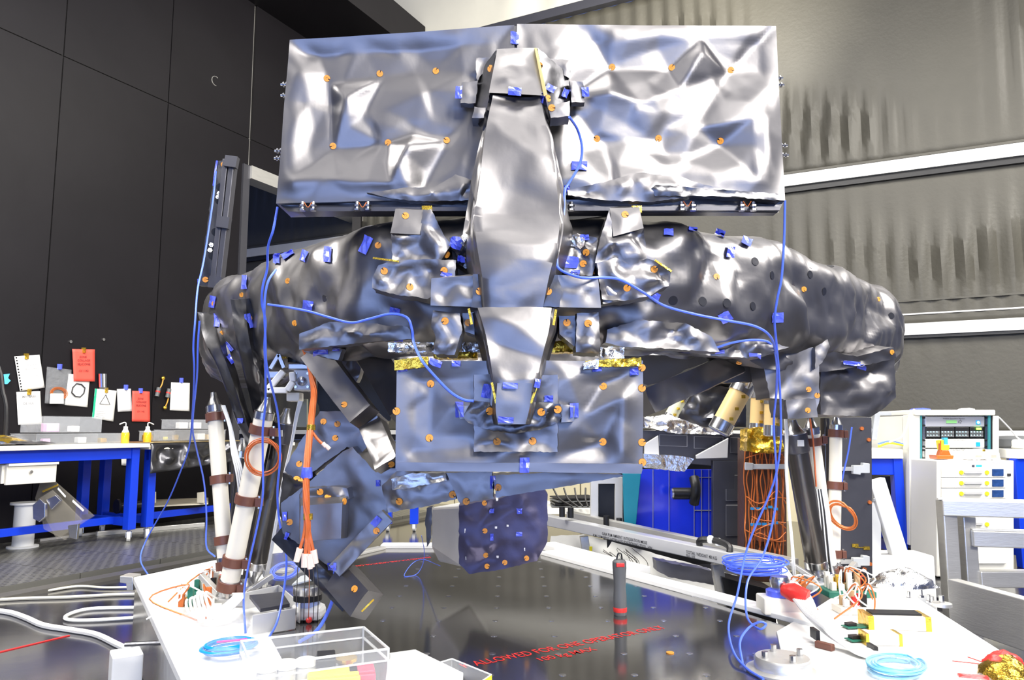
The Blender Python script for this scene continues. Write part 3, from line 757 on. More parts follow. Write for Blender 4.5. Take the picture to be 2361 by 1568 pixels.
# dark round vent marks printed on the right blanket
vent = MB(); vent.lathe((0, 0, 0), (0, 0, 1), [(0.0145, 0), (0.0145, 0.0006)], 16); vo = vent.build('vent_patch', FOILD, pay); VENT = vo.data; bpy.data.objects.remove(vo)
for x, y in ((1552, 693), (1620, 695), (1676, 699), (1736, 706), (1741, 603), (1780, 635), (1868, 612), (1868, 633), (1914, 614), (1900, 672), (2055, 728), (2062, 668), (748, 690)):
    h = on(torus, x, y)
    if h: inst(VENT, 'vent_patch', torus, h[0] + h[1] * 0.001, h[1])
# ---- towers and flaps on the ring
def tower(s):                                       # mirrored pair, own outlines
    if s < 0:
        a = foil_hex('tower_cap', [W(912, 482, 2.07), W(979, 486, 2.07), W(968, 540, 2.05), W(900, 538, 2.05)], [W(935, 478, 2.3), W(992, 480, 2.3), W(1012, 552, 2.3), W(930, 550, 2.3)], pay, amp=0.006, cell=0.06, res=0.008, seed=51)
        b = foil_poly('tower_blanket', [(902, 536), (968, 538), (975, 484), (994, 482), (1022, 540), (1040, 565), (1010, 612), (985, 605), (950, 612), (905, 604)], 2.06, 0.2, pay, amp=0.012, cell=36, seed=52)
        c = foil_poly('flap_blanket', [(858, 640), (872, 612), (905, 600), (1000, 598), (1052, 600), (1048, 660), (985, 690), (960, 684), (915, 680), (858, 664)], 2.05, 0.08, pay, amp=0.014, cell=42, seed=53)
        buttons([a, b, c], [(935, 498), (886, 625), (945, 662), (1030, 587), (1024, 624)])
        return [a, b, c]
    a = foil_hex('tower_cap', [W(1406, 480, 2.07), W(1474, 478, 2.07), W(1484, 526, 2.05), W(1415, 545, 2.05)], [W(1408, 478, 2.3), W(1470, 476, 2.3), W(1470, 560, 2.3), W(1390, 560, 2.3)], pay, amp=0.008, cell=0.06, res=0.008, seed=54)
    b = foil_poly('tower_blanket', [(1405, 482), (1416, 545), (1484, 528), (1492, 600), (1455, 614), (1420, 594), (1400, 620), (1372, 606), (1384, 548)], 2.06, 0.2, pay, FOIL, amp=0.012, cell=36, seed=55)
    c = foil_poly('flap_blanket', [(1376, 606), (1420, 594), (1455, 612), (1492, 596), (1512, 602), (1548, 626), (1542, 660), (1530, 662), (1500, 682), (1440, 694), (1388, 690)], 2.05, 0.08, pay, amp=0.015, cell=40, seed=56)
    buttons([a, b, c], [(1441, 495), (1508, 621), (1446, 664), (1366, 625)])
    m_ = MB(); m_.bar(W(1510, 600, 2.03), W(1548, 626, 2.03), 0.005, 0.005); m_.build('gold_edge', GOLD, c)
    m_ = MB(); m_.bar(W(860, 595, 2.03), W(920, 603, 2.03), 0.005, 0.005); m_.build('gold_edge', GOLD, c)
    return [a, b, c]
tw_objs = tower(-1) + tower(1)
blk = [foil_hex('side_block', [W(994, 642, 1.97), W(1116, 634, 1.97), W(1120, 708, 1.97), W(992, 704, 1.97)], [W(1010, 640, 2.2), W(1116, 634, 2.2), W(1116, 705, 2.2), W(1010, 700, 2.2)], pay, amp=0.012, cell=0.06, res=0.008, seed=61),
       foil_hex('side_block', [W(1256, 632, 1.97), W(1378, 640, 1.97), W(1386, 710, 1.97), W(1250, 708, 1.97)], [W(1260, 634, 2.2), W(1365, 640, 2.2), W(1365, 705, 2.2), W(1260, 705, 2.2)], pay, amp=0.012, cell=0.06, res=0.008, seed=62)]
pl1 = [foil_poly('cover_plate', [(1090, 632), (1121, 634), (1122, 712), (1086, 708), (1090, 680)], 1.955, 0.012, pay, FOILD, amp=0.002, cell=40, seed=63),
       foil_poly('cover_plate', [(1255, 631), (1286, 634), (1296, 672), (1290, 708), (1243, 708)], 1.955, 0.012, pay, FOILD, amp=0.002, cell=40, seed=64)]
low = [foil_poly('hanging_wrap', [(998, 716), (1060, 722), (1066, 760), (1048, 818), (1000, 816), (1004, 775), (994, 755)], 2.0, 0.10, pay, amp=0.012, cell=30, seed=65),
       foil_poly('hanging_wrap', [(1330, 722), (1380, 720), (1384, 800), (1380, 815), (1328, 812)], 2.0, 0.10, pay, amp=0.010, cell=32, seed=66),
       foil_poly('hanging_wrap', [(1066, 722), (1096, 720), (1094, 772), (1072, 764)], 2.02, 0.08, pay, FOILD, amp=0.005, cell=25, seed=67),
       foil_poly('hanging_wrap', [(1288, 728), (1326, 728), (1326, 800), (1290, 770)], 2.02, 0.08, pay, FOILD, amp=0.005, cell=25, seed=68)]
buttons(blk + pl1 + low, [(1106, 672), (1264, 672), (1026, 740), (1080, 744), (1307, 744), (1356, 746), (1395, 711), (1395, 758), (992, 709)])
fill = [foil_poly('foil_scrap', [(1036, 548), (1088, 540), (1090, 600), (1074, 620), (1046, 602)], 2.08, 0.08, pay, FOILD, amp=0.02, cell=20, seed=71),
        foil_poly('foil_scrap', [(1300, 552), (1330, 538), (1376, 548), (1374, 600), (1366, 636), (1300, 630), (1286, 600)], 2.08, 0.08, pay, FOIL, amp=0.016, cell=24, seed=72),
        foil_poly('foil_scrap', [(1390, 640), (1440, 640), (1470, 690), (1390, 700)], 2.06, 0.05, pay, FOIL, amp=0.014, cell=24, seed=73)]
buttons(fill, [(1352, 582), (1345, 608)])
tapes(fill + tw_objs, [(1052, 560, 26, 22, 20), (1062, 598, 20, 16, 0), (1348, 548, 20, 12, -10), (1316, 605, 30, 26, 5), (1326, 632, 20, 14, 0), (1030, 634, 24, 10, 10)])
tapes(fill, [(1074, 556, 18, 22, 30), (1330, 560, 26, 26, 10)], SILVER, 'silver_tab')
# shiny gold and silver layer under the ring
for k, (x0, x1, y0, y1, mt) in enumerate(((895, 1000, 790, 812, SILVER), (1066, 1112, 790, 812, SILVER), (1268, 1330, 786, 812, GOLD), (1385, 1440, 800, 826, SILVER), (1000, 1100, 812, 826, GOLD))):
    foil_poly('inner_foil', [(x0, y0), (x1, y0), (x1, y1), (x0, y1)], 2.16, 0.05, pay, mt, amp=0.010, cell=16, seed=80 + k, step=5)
foil_poly('inner_panel', [(1390, 812), (1740, 830), (1740, 880), (1500, 890), (1390, 860)], 3.0, 0.05, pay, GREY, amp=0.002, seed=88)
foil_poly('inner_panel', [(700, 795), (920, 800), (900, 970), (740, 960)], 3.3, 0.05, pay, BLACK, amp=0.002, seed=89)
# ---- front box
box = slab('front_box_blanket', [(915, 832), (1483, 832), (1481, 1086), (911, 1081)], 2.0, 0.16, amp=0.012, cell=0.105, res=0.008, seed=91, pins=uv([(993, 885), (1390, 890), (990, 1010), (1390, 1018)], (913, 832, 1482, 1084)), side_amp=0.008)
boxbot = slab('front_box_skirt', [(912, 1066), (1482, 1070), (1479, 1092), (914, 1086)], 1.994, 0.1, amp=0.004, cell=0.05, res=0.01, seed=92)
uplate = foil_poly('cover_plate', [(1093, 864), (1286, 864), (1286, 1042), (1093, 1042)], 1.982, 0.012, pay, FOIL, amp=0.007, cell=45, seed=93, pins=[(1146, 1018), (1227, 1016)])
ring_u = foil_poly('cradle_blanket', [(1086, 926), (1136, 928), (1145, 966), (1180, 982), (1214, 968), (1236, 928), (1290, 930), (1296, 960), (1286, 975), (1240, 992), (1190, 1000), (1120, 990), (1080, 975), (1068, 962)], 1.95, 0.05, pay, FOILD, amp=0.012, cell=36, seed=94)
clL = foil_poly('foil_flap', [(1056, 934), (1086, 936), (1084, 966), (1060, 966)], 1.965, 0.03, pay, FOIL, amp=0.004, cell=20, seed=95)
clR = foil_poly('foil_flap', [(1292, 932), (1326, 936), (1324, 972), (1294, 974)], 1.965, 0.03, pay, FOIL, amp=0.004, cell=20, seed=96)
buttons([box, boxbot, uplate, ring_u], [(993, 885), (1391, 891), (990, 1010), (1390, 1019), (1146, 1018), (1228, 1017), (1129, 948), (1248, 950), (1286, 944), (1480, 848), (1480, 895), (1480, 1020), (1481, 1066), (914, 948)])
tapes([box, boxbot, uplate, clL, clR, ring_u], [(1060, 945, 18, 34, 0), (1323, 946, 20, 34, 0), (1209, 1072, 22, 36, 0), (928, 850, 22, 14, -8), (1462, 857, 20, 18, -5), (1375, 850, 22, 12, -5), (1004, 836, 30, 14, 20), (1052, 838, 20, 12, 0), (1124, 903, 24, 30, 10), (1265, 920, 20, 14, 0)])
for pts, s in (([(909, 830), (986, 822), (986, 846), (909, 854)], 97), ([(1350, 832), (1478, 824), (1480, 844), (1352, 846)], 98)):
    foil_poly('gold_film_strip', pts, 1.985, 0.02, pay, GOLD, amp=0.006, cell=18, seed=s, step=5)
foil_poly('inner_foil', [(1345, 838), (1380, 826), (1380, 850), (1345, 852)], 1.978, 0.01, pay, SILVER, amp=0.004, cell=12, seed=99, step=5)
# ---- struts between ring and lower units
st1 = foil_strut('strut_blanket', W(728, 815, 2.55), W(842, 962, 2.45), 0.085, 0.085, pay, amp=0.006, seed=101)
st2 = foil_strut('strut_blanket', W(846, 796, 2.75), W(940, 950, 2.6), 0.105, 0.09, pay, amp=0.004, seed=102)
st3 = foil_strut('strut_blanket', W(862, 985, 2.45), W(900, 1080, 2.3), 0.075, 0.06, pay, amp=0.010, seed=103)
st4 = foil_strut('strut_blanket', W(1690, 838, 2.85), W(1482, 930, 2.5), 0.085, 0.07, pay, amp=0.008, seed=104)
wrapm = foil_poly('foil_scrap', [(762, 850), (810, 816), (832, 850), (822, 880), (780, 872)], 2.75, 0.06, pay, FOIL, amp=0.02, cell=24, seed=105)
buttons([st1, st3], [(794, 933), (902, 1070)])
# lower cross bars
bar1 = foil_poly('cross_bar_blanket', [(880, 1120), (915, 1086), (1032, 1090), (1052, 1150), (980, 1168), (895, 1182)], 2.2, 0.12, pay, amp=0.012, cell=42, seed=111)
bar2 = foil_poly('cross_bar_blanket', [(1028, 1090), (1135, 1088), (1138, 1150), (1060, 1160)], 2.18, 0.12, pay, amp=0.006, cell=50, seed=112)
bar3 = foil_poly('cross_bar_blanket', [(1136, 1096), (1300, 1088), (1432, 1094), (1440, 1098), (1300, 1122), (1144, 1148)], 2.16, 0.12, pay, amp=0.005, cell=60, seed=113)
bar0 = foil_poly('cross_bar_blanket', [(862, 1092), (925, 1074), (1100, 1088), (1010, 1120), (890, 1120)], 2.3, 0.12, pay, FOIL, amp=0.006, cell=50, seed=114)
shiny = foil_poly('silver_patch', [(902, 1105), (945, 1092), (1026, 1090), (1030, 1108), (950, 1124), (905, 1130)], 2.17, 0.03, pay, M('pale_foil', (0.55, 0.55, 0.55), 0.3, 0.9, 0.2, 30), amp=0.008, cell=26, seed=115, step=6)
buttons([bar1, bar2, bar3], [(921, 1156), (1043, 1140), (1075, 1156), (1148, 1124)])
tapes([bar2, bar3], [(1136, 1112, 12, 30, 0)])
# ---- lower left wrapped unit
u0 = foil_poly('unit_blanket', [(738, 948), (856, 948), (884, 972), (876, 998), (832, 1046), (800, 1030), (735, 1078), (690, 1112), (656, 1085), (672, 1050)], 2.5, 0.12, pay, FOIL, amp=0.008, cell=60, seed=121)
u1 = foil_poly('unit_blanket', [(700, 1122), (792, 1040), (812, 1030), (892, 1118), (900, 1178), (868, 1200), (762, 1310), (700, 1262), (652, 1230), (648, 1160)], 2.42, 0.25, pay, FOIL, amp=0.009, cell=75, seed=122)
u2 = foil_hex('unit_box', [W(694, 1166, 2.22), W(790, 1160, 2.22), W(786, 1242, 2.22), W(692, 1248, 2.22)], [W(690, 1140, 2.42), W(806, 1138, 2.42), W(800, 1240, 2.42), W(690, 1246, 2.42)], pay, amp=0.003, cell=0.06, res=0.008, seed=123)
u3 = foil_poly('unit_flap', [(700, 1126), (770, 1122), (800, 1126), (806, 1150), (780, 1160), (700, 1158), (690, 1140)], 2.36, 0.08, pay, FOIL, amp=0.012, cell=25, seed=124)
u4 = foil_poly('unit_side', [(652, 1090), (702, 1115), (690, 1160), (694, 1262), (660, 1236), (644, 1180)], [2.55, 2.45, 2.42, 2.42, 2.5, 2.6], 0.1, pay, FOILD, amp=0.012, cell=35, seed=125)
s5 = foil_strut('strip_blanket', W(894, 1188, 2.33), W(772, 1314, 2.33), 0.046, 0.03, pay, amp=0.004, seed=126)
s6 = foil_strut('leg_blanket', W(786, 1330, 2.38), W(846, 1396, 2.30), 0.088, 0.07, pay, amp=0.005, seed=127)
s7 = foil_strut('leg_blanket', W(656, 1232, 2.5), W(816, 1394, 2.40), 0.05, 0.09, pay, FOILD, amp=0.006, seed=128)
m_ = MB(); m_.bar(W(834, 1410, 2.27), W(862, 1382, 2.27), 0.005, 0.005); m_.build('gold_edge', GOLD, s6)
buttons([u0, u1, u2, u3, u4, s5, s6], [(840, 1000), (778, 978), (773, 1010), (746, 972), (694, 1108), (738, 1134), (756, 1146), (793, 1156), (668, 1204), (683, 1258), (868, 1224), (818, 1358), (684, 1104), (690, 1070)])
tapes([u0, u1, s5, u4], [(868, 1202, 16, 24, 40), (766, 1306, 20, 18, 0), (658, 1190, 10, 20, 0), (662, 1236, 10, 18, 20), (872, 1114, 10, 14, 0)])
# ---- lower instrument box with bluish blanket
NAVY = M('navy_black_blanket', (0.075, 0.07, 0.13), 0.42, 0.6, 0.1, 20, 0.15, 5)
fp = foil_poly('instrument_blanket', [(1058, 1166), (1150, 1150), (1205, 1130), (1250, 1124), (1263, 1140), (1262, 1248), (1238, 1294), (1150, 1314), (1082, 1324), (1058, 1300)], 2.95, 0.25, pay, NAVY, amp=0.014, cell=45, seed=131)
GREYS = M('grey_instrument_side', (0.62, 0.62, 0.62), 0.4, 0.25, 0.03, 10)
m_ = MB(); P_ = [W(996, 1170, 3.35), W(1060, 1166, 2.96), W(1060, 1308, 2.96), W(1012, 1296, 3.3), W(994, 1262, 3.35)]
m_.prism(P_, (0.12, 0.25, 0)); m_.build('instrument_side', GREYS, pay, bevel=0.01)
foil_poly('instrument_edge', [(984, 1172), (996, 1170), (994, 1240), (984, 1262), (980, 1200)], 3.38, 0.08, pay, FOILD, amp=0.004, cell=25, seed=132)
buttons([fp], [(1117, 1160), (1118, 1224), (1120, 1280), (1123, 1306), (1164, 1297), (1214, 1287), (1054, 1164)], 1.0)
tapes([fp], [(1134, 1178, 12, 12, 0), (1198, 1178, 12, 12, 0), (1197, 1232, 14, 10, 0), (1134, 1238, 8, 16, 0)])
wp = M('white_mark', (0.85, 0.85, 0.9), 0.5)
tapes([fp], [(1144, 1216, 5, 5, 0), (1170, 1212, 5, 5, 0), (1146, 1152, 5, 5, 0), (1148, 1283, 5, 5, 0), (1072, 1224, 2, 10, 0), (1074, 1286, 2, 7, 0), (1210, 1266, 2, 7, 0)], wp, 'white_mark')
# ---- right lower wraps
w1 = foil_poly('leg_wrap', [(1758, 826), (1862, 790), (1888, 812), (1890, 920), (1880, 958), (1812, 962), (1806, 920), (1775, 918)], 2.75, 0.16, pay, FOIL, amp=0.010, cell=50, seed=141)
w2 = foil_poly('leg_wrap', [(1892, 846), (1945, 830), (2000, 842), (2062, 820), (2066, 916), (2040, 940), (2004, 962), (1944, 958), (1892, 956)], [2.9, 2.95, 3.0, 3.1, 3.1, 3.1, 3.0, 2.95, 2.9], 0.2, pay, FOIL, amp=0.028, cell=46, seed=142)
w3 = foil_poly('leg_wrap', [(1812, 922), (1880, 918), (1886, 962), (1816, 966)], 2.73, 0.1, pay, FOIL, amp=0.004, cell=40, seed=143)
w4 = foil_poly('foil_flap', [(1880, 800), (1908, 782), (1914, 800), (1896, 836), (1880, 850)], 2.72, 0.05, pay, FOIL, amp=0.012, cell=20, seed=144)
w5 = foil_poly('foil_skirt', [(1480, 800), (1560, 796), (1640, 806), (1740, 782), (1820, 800), (1740, 826), (1660, 822), (1560, 812)], 2.45, 0.06, pay, FOIL, amp=0.016, cell=34, seed=145)
w6 = foil_poly('foil_skirt', [(1400, 760), (1470, 738), (1580, 745), (1640, 776), (1660, 812), (1540, 804), (1440, 800), (1396, 790)], 2.22, 0.06, pay, FOIL, amp=0.016, cell=44, seed=146)
w7 = foil_poly('foil_skirt', [(690, 770), (760, 742), (850, 745), (945, 748), (948, 782), (840, 790), (730, 802), (690, 806)], 2.28, 0.06, pay, FOIL, amp=0.014, cell=40, seed=147)
w8 = foil_poly('foil_skirt', [(700, 790), (760, 800), (790, 806), (780, 830), (740, 822), (700, 810)], 2.4, 0.05, pay, FOIL, amp=0.012, cell=25, seed=148)
hub = foil_poly('foil_skirt', [(1720, 826), (1770, 820), (1806, 806), (1890, 806), (1976, 822), (2060, 800), (2066, 826), (1980, 846), (1890, 858), (1760, 850)], [2.7, 2.7, 2.7, 2.75, 2.85, 3.1, 3.1, 2.95, 2.8, 2.72], 0.1, pay, FOIL, amp=0.018, cell=36, seed=149)
buttons([w1, w2, w3, w4, w5, hub], [(1862, 946), (1864, 898), (1824, 794), (1704, 836), (2056, 812), (1884, 912)])
tapes([hub, w2, w5, w8, w7], [(1962, 838, 40, 10, 8), (1984, 846, 22, 10, 15), (1920, 806, 10, 10, 0), (1740, 818, 26, 8, 5), (1655, 812, 30, 8, -5), (740, 812, 34, 10, 0), (775, 806, 16, 8, 0)])
# left wrapped legs
lg1 = foil_loft('leg_wrap', [[W(x + o, y, Y + oy) for o, oy in ((-r, 0), (r * 0.2, -0.05), (r, 0), (0, 0.06))] for x, y, r, Y in ((490, 720, 36, 3.2), (500, 790, 26, 3.05), (530, 870, 20, 3.0), (560, 960, 18, 3.0), (600, 1060, 15, 3.0))], pay, FOILD, amp=0.010, cell=0.10, nu=6, nvv=10, seed=151)
lg2 = foil_loft('leg_wrap', [[W(x + o, y, Y + oy) for o, oy in ((-r, 0), (r * 0.2, -0.05), (r, 0), (0, 0.06))] for x, y, r, Y in ((560, 690, 30, 2.85), (566, 760, 26, 2.82), (580, 830, 24, 2.85), (594, 900, 22, 2.95), (606, 985, 14, 3.05))], pay, FOILD, amp=0.012, cell=0.10, nu=6, nvv=10, seed=152)
tapes([lg1, lg2], [(530, 830, 12, 22, -30), (556, 970, 12, 12, 0), (500, 740, 10, 30, 0), (574, 740, 10, 34, -15)])
buttons([lg1, lg2], [(512, 768), (575, 734)])
# ---- narrow side panel standing on the ring at the left
sp = thing('side_frame_panel', W(500, 660, 3.3), 'tall narrow black perforated frame panel on the ring blanket', 'panel')
m_ = MB(); fr = [W(498, 368, 3.3), W(545, 360, 3.3), W(512, 664, 3.3), W(460, 658, 3.3)]
fo = foil_poly('panel_foil', [(498, 372), (530, 366), (516, 470), (490, 660), (458, 658)], 3.3, 0.03, sp, FOILD, amp=0.004, cell=40, seed=161)
for a, b in (((540, 364), (506, 662)), ((524, 370), (494, 660))):
    m_ = MB(); m_.bar(W(*a, 3.28), W(*b, 3.28), 0.024, 0.05, up=(0, 1, 0)); m_.build('post', GREY, sp, bevel=0.003)
for y, x in ((372, 538), (512, 520), (650, 502)):
    m_ = MB(); m_.bar(W(x - 18, y, 3.255), W(x + 10, y + 4, 3.255), 0.03, 0.05); m_.build('clamp_band', GREY, sp)
m_ = MB(); 
for x, y in ((508, 432), (505, 462), (497, 535), (490, 590), (486, 570)):
    o_ = MB(); o_.cyl(W(x, y, 3.295), W(x, y, 3.288), 0.018, n=14); o_.build('port_hole', BLACK, sp)
for x, y in ((506, 446), (503, 455), (487, 565), (484, 577)): inst(BOLT, 'bolt', sp, W(x, y, 3.285), (0.5, -1, 0), scale=0.9)
buttons(fo, [(516, 380), (474, 645)], 1.3)
tapes(fo, [(497, 400, 4, 60, 6), (458, 650, 5, 14, 0)])
# ================================================================ support struts
def ring_clamp(p, ax, r, parent, mat=BROWN, h=0.034, lug=True):
    m_ = MB(); m_.lathe(p - ax * h / 2, ax, [(r * 1.02, 0), (r * 1.24, 0), (r * 1.24, h), (r * 1.02, h)], 20)
    c = m_.build('clamp', mat, parent, smooth=True)
    if lug:
        s = ax.cross(Vector((0, 1, 0))).normalized()
        m2 = MB(); m2.box(p + s * r * 1.45 + Vector((0, -r * 0.3, 0)), (r * 0.7, r * 0.9, h * 0.95)); m2.build('lug', mat, c, bevel=0.002)
        m3 = MB(); m3.cyl(p + s * r * 1.45 + Vector((0, -r * 0.3, -h * 0.7)), p + s * r * 1.45 + Vector((0, -r * 0.3, h * 0.7)), r * 0.16, n=8); m3.build('bolt', STEEL, c)
    return c
def strut(name, a, b, r, mat, label, clamps=(), cone=True, cmat=BROWN, group=None, collar=False):
    a, b = Vector(a), Vector(b); ax = (b - a).normalized(); L = (b - a).length
    t = thing(name, b, label, 'strut', group)
    e = 0.06 if cone else 0.0
    m_ = MB(); m_.cyl(a + ax * e, b - ax * e, r, n=24); m_.build('tube', mat, t, smooth=True)
    if cone:
        for p, d in ((a, ax), (b, -ax)):
            m_ = MB(); m_.lathe(p, d, [(r * 0.35, 0), (r * 0.45, 0.02), (r * 0.9, 0.055), (r * 1.08, 0.058), (r * 1.08, 0.085), (r, 0.087)], 20); m_.build('end_fitting', STEEL, t, smooth=True)
    if collar:
        m_ = MB(); m_.lathe(a + ax * 0.06, ax, [(r * 1.02, 0), (r * 1.1, 0.0), (r * 1.1, 0.075), (r * 1.02, 0.08)], 24); c = m_.build('collar', GREY, t, smooth=True)
        s = ax.cross(Vector((0, 1, 0))).normalized(); q = a + ax * 0.1 + Vector((0, -r * 1.12, 0)); m_ = MB(); m_.box(q, (0.026, 0.008, 0.026)); m_.build('tag_plate', WHITE, c)
    for k in clamps: ring_clamp(a + ax * (L * k), ax, r, t, cmat)
    return t
strut('support_strut', W(492, 905, 3.2), W(523, 1336, 3.12), 0.031, IVORY, 'upright ivory tube with brown clamps at the left platform wing', (0.14, 0.48, 0.80, 0.93))
strut('support_strut', W(618, 915, 2.92), W(520, 1388, 3.0), 0.036, IVORY, 'leaning ivory tube with brown clamps crossing a copper wire coil', (0.16, 0.5, 0.80, 0.92))
strut('support_strut', W(662, 942, 3.05), W(584, 1345, 3.1), 0.038, CARBON, 'black glossy tube leaning behind the orange wire bundle', (), True, collar=True)
strut('support_strut', W(560, 1010, 3.3), W(533, 1335, 3.25), 0.026, CARBON, 'thin black tube between the two clamped ivory tubes at the left wing', (), True)
strut('support_strut', W(622, 960, 3.1), W(572, 1350, 3.14), 0.026, CARBON, 'thin black tube hidden behind the leaning ivory tube', (), False)
strut('support_strut', W(1826, 968, 3.25), W(1890, 1338, 3.32), 0.047, CARBON, 'thick dark polished tube with grey collar at the right wing', (), True, collar=True)
strut('support_strut', W(1866, 955, 3.3), W(1918, 1345, 3.38), 0.031, IVORY, 'leaning ivory tube with brown clamps beside the thick dark tube', (0.16, 0.93))
strut('support_strut', W(1928, 950, 3.45), W(1922, 1340, 3.45), 0.027, IVORY, 'upright ivory tube with brown clamps before the tall grey plate', (0.13, 0.44, 0.84, 0.95))
strut('support_strut', W(1902, 965, 3.55), W(1906, 1330, 3.5), 0.020, CARBON, 'thin black tube behind the ivory tubes at the right wing', (), False)
def tan(a, b, r, label, mat=TAN):
    a, b = Vector(a), Vector(b); ax = (b - a).normalized(); t = thing('tan_strut', b, label, 'strut', None); L = (b - a).length
    m_ = MB(); m_.cyl(a, b, r, n=26); m_.build('tube', mat, t, smooth=True)
    for p, d in ((a, -ax), (b, ax)):
        m_ = MB(); m_.lathe(p - d * 0.03, d, [(r * 1.02, 0), (r * 1.1, 0), (r * 1.1, 0.05), (r * 0.95, 0.055)], 26); m_.build('end_ring', STEEL, t, smooth=True)
    m_ = MB(); m_.lathe(a, -ax, [(r * 0.8, 0.02), (r * 0.28, 0.07), (r * 0.28, 0.13), (r * 0.4, 0.14)], 16); m_.build('end_cone', STEEL, t, smooth=True)
    for k in (0.25, 0.55, 0.8):
        q = a + ax * (L * k) + Vector((r * 0.3, -r * 0.97, 0)); m_ = MB(); m_.box(q, (0.018, 0.006, 0.014)); m_.build('film_patch', GOLD, t)
    return t
tan(W(1712, 893, 3.5), W(1662, 985, 3.5), 0.048, 'wide leaning tan tube with steel ends under the ring')
tan(W(1574, 912, 4.3), W(1542, 968, 4.3), 0.036, 'pale greenish leaning tube with film patches far under the ring', M('pale_green_tube', (0.55, 0.56, 0.42), 0.4))
tan(W(1748, 905, 3.9), W(1744, 990, 3.9), 0.035, 'upright tan tube with orange film patches above copper wires')
tan(W(1782, 918, 3.75), W(1780, 995, 3.75), 0.039, 'short wide tan tube beside the blue hanging cables')
hb = thing('strut_hub', W(1735, 850, 3.3), 'grey hub bracket joining the tan tube to the ring', 'bracket')
m_ = MB(); m_.prism([W(x, y, 3.35) for x, y in ((1722, 846), (1748, 826), (1766, 832), (1762, 858), (1740, 864))], (0, 0.1, 0)); m_.build('hub_block', GREYS, hb, bevel=0.006)
m_ = MB(); m_.cyl(W(1736, 858, 3.36), W(1722, 886, 3.46), 0.016, 0.024); m_.build('pin', STEEL, hb, smooth=True)
# black wrapped cylinder bundle far behind
bk = thing('wrapped_unit', W(1640, 960, 4.6), 'dark foil wrapped unit in the background under the ring', 'wrapped unit')
foil_poly('wrap', [(1560, 930), (1600, 900), (1660, 890), (1720, 905), (1720, 985), (1570, 985)], 4.5, 0.3, bk, FOILD, amp=0.03, cell=40, seed=171)
foil_poly('silver_wrap', [(1486, 962), (1540, 955), (1620, 985), (1690, 990), (1690, 1003), (1560, 1000), (1486, 985)], 4.25, 0.1, bk, SILVER, amp=0.03, cell=22, seed=172, step=6)
# ================================================================ dark framed panel with blue inside
fp_ = thing('panel_enclosure', W(1600, 1330, 4.3), 'dark grey metal frame with pockets around a glossy blue panel', 'frame')
def plate(parent, name, pix, Y, th, mat, bevel=0.003):
    m_ = MB(); m_.prism([W(x, y, Y) for x, y in pix], (0, th, 0)); return m_.build(name, mat, parent, bevel=bevel)
plate(fp_, 'top_plate', [(1478, 992), (1714, 1000), (1714, 1062), (1640, 1062), (1640, 1074), (1478, 1060)], 4.3, 0.04, GREY)
plate(fp_, 'side_plate', [(1644, 1062), (1714, 1062), (1714, 1330), (1644, 1330)], 4.3, 0.04, GREY)
plate(fp_, 'back_plate', [(1400, 1060), (1660, 1060), (1660, 1300), (1400, 1300)], 4.95, 0.03, BLACK)
for a in ([(1520, 1002), (1585, 1004), (1585, 1030), (1520, 1028)], [(1600, 1006), (1668, 1008), (1668, 1034), (1600, 1034)], [(1684, 1008), (1704, 1009), (1704, 1046), (1684, 1044)], [(1694, 1095), (1706, 1095), (1706, 1155), (1674, 1155), (1674, 1128), (1694, 1128)], [(1674, 1164), (1704, 1164), (1704, 1236), (1674, 1236)]):
    p_ = plate(fp_, 'pocket_rim', a, 4.296, 0.006, SEAM, 0)
    cx = sum(q[0] for q in a) / len(a); cy = sum(q[1] for q in a) / len(a)
    plate(fp_, 'pocket', [(cx + (x - cx) * 0.95, cy + (y - cy) * 0.94) for x, y in a], 4.293, 0.006, GREY, 0)
plate(fp_, 'gusset', [(1486, 1024), (1518, 1004), (1520, 1050), (1486, 1054)], 4.22, 0.02, GREYS); plate(fp_, 'gusset', [(1605, 1050), (1680, 1010), (1678, 1056), (1606, 1058)], 4.22, 0.02, GREYS)
fs = foil_poly('silver_tray', [(1484, 1046), (1570, 1052), (1600, 1058), (1578, 1088), (1484, 1078)], 4.15, 0.15, fp_, SILVER, amp=0.012, cell=30, seed=173, step=6)
BLUEP = M('glossy_blue_panel', (0.015, 0.04, 0.80), 0.12, 0.1, 0.02, 4, 0.4, 3, coat=0.8)
plate(fp_, 'blue_panel', [(1462, 1082), (1648, 1082), (1648, 1250), (1462, 1250)], 4.75, 0.02, BLUEP)
for x in (1505, 1542, 1600, 1617, 1634): plate(fp_, 'grid_line', [(x, 1083), (x + 1.2, 1083), (x + 1.2, 1248), (x, 1248)], 4.745, 0.004, SEAM, 0)
for y in (1100, 1176): plate(fp_, 'grid_line', [(1600, y), (1648, y), (1648, y + 1.5), (1600, y + 1.5)], 4.745, 0.004, SEAM, 0)
cf = MB(); c0 = W(1600, 1130, 4.6)
cf.cyl(W(1552, 1138, 4.6), W(1606, 1138, 4.6), 0.035, n=14); fit = cf.build('fitting', BLACK, fp_, smooth=True)
cf = MB(); cf.tube(spline([W(1600, 1102, 4.58), W(1604, 1120, 4.55), W(1604, 1140, 4.55), W(1600, 1160, 4.58)], 5), 0.03, 10); cf.build('fitting', BLACK, fp_, smooth=True)
cf = MB(); cf.cyl(W(1552, 1138, 4.595), W(1548, 1138, 4.595), 0.03, n=14); cf.build('lens', STEEL, fp_)
plate(fp_, 'teal_strip', [(1436, 1092), (1478, 1092), (1466, 1215), (1440, 1215)], 4.7, 0.03, M('teal_plastic', (0.01, 0.20, 0.30), 0.3))
plate(fp_, 'rack_post', [(1362, 1104), (1436, 1100), (1436, 1210), (1418, 1210), (1418, 1116), (1380, 1116), (1380, 1205), (1362, 1205)], 4.9, 0.05, GREYS)
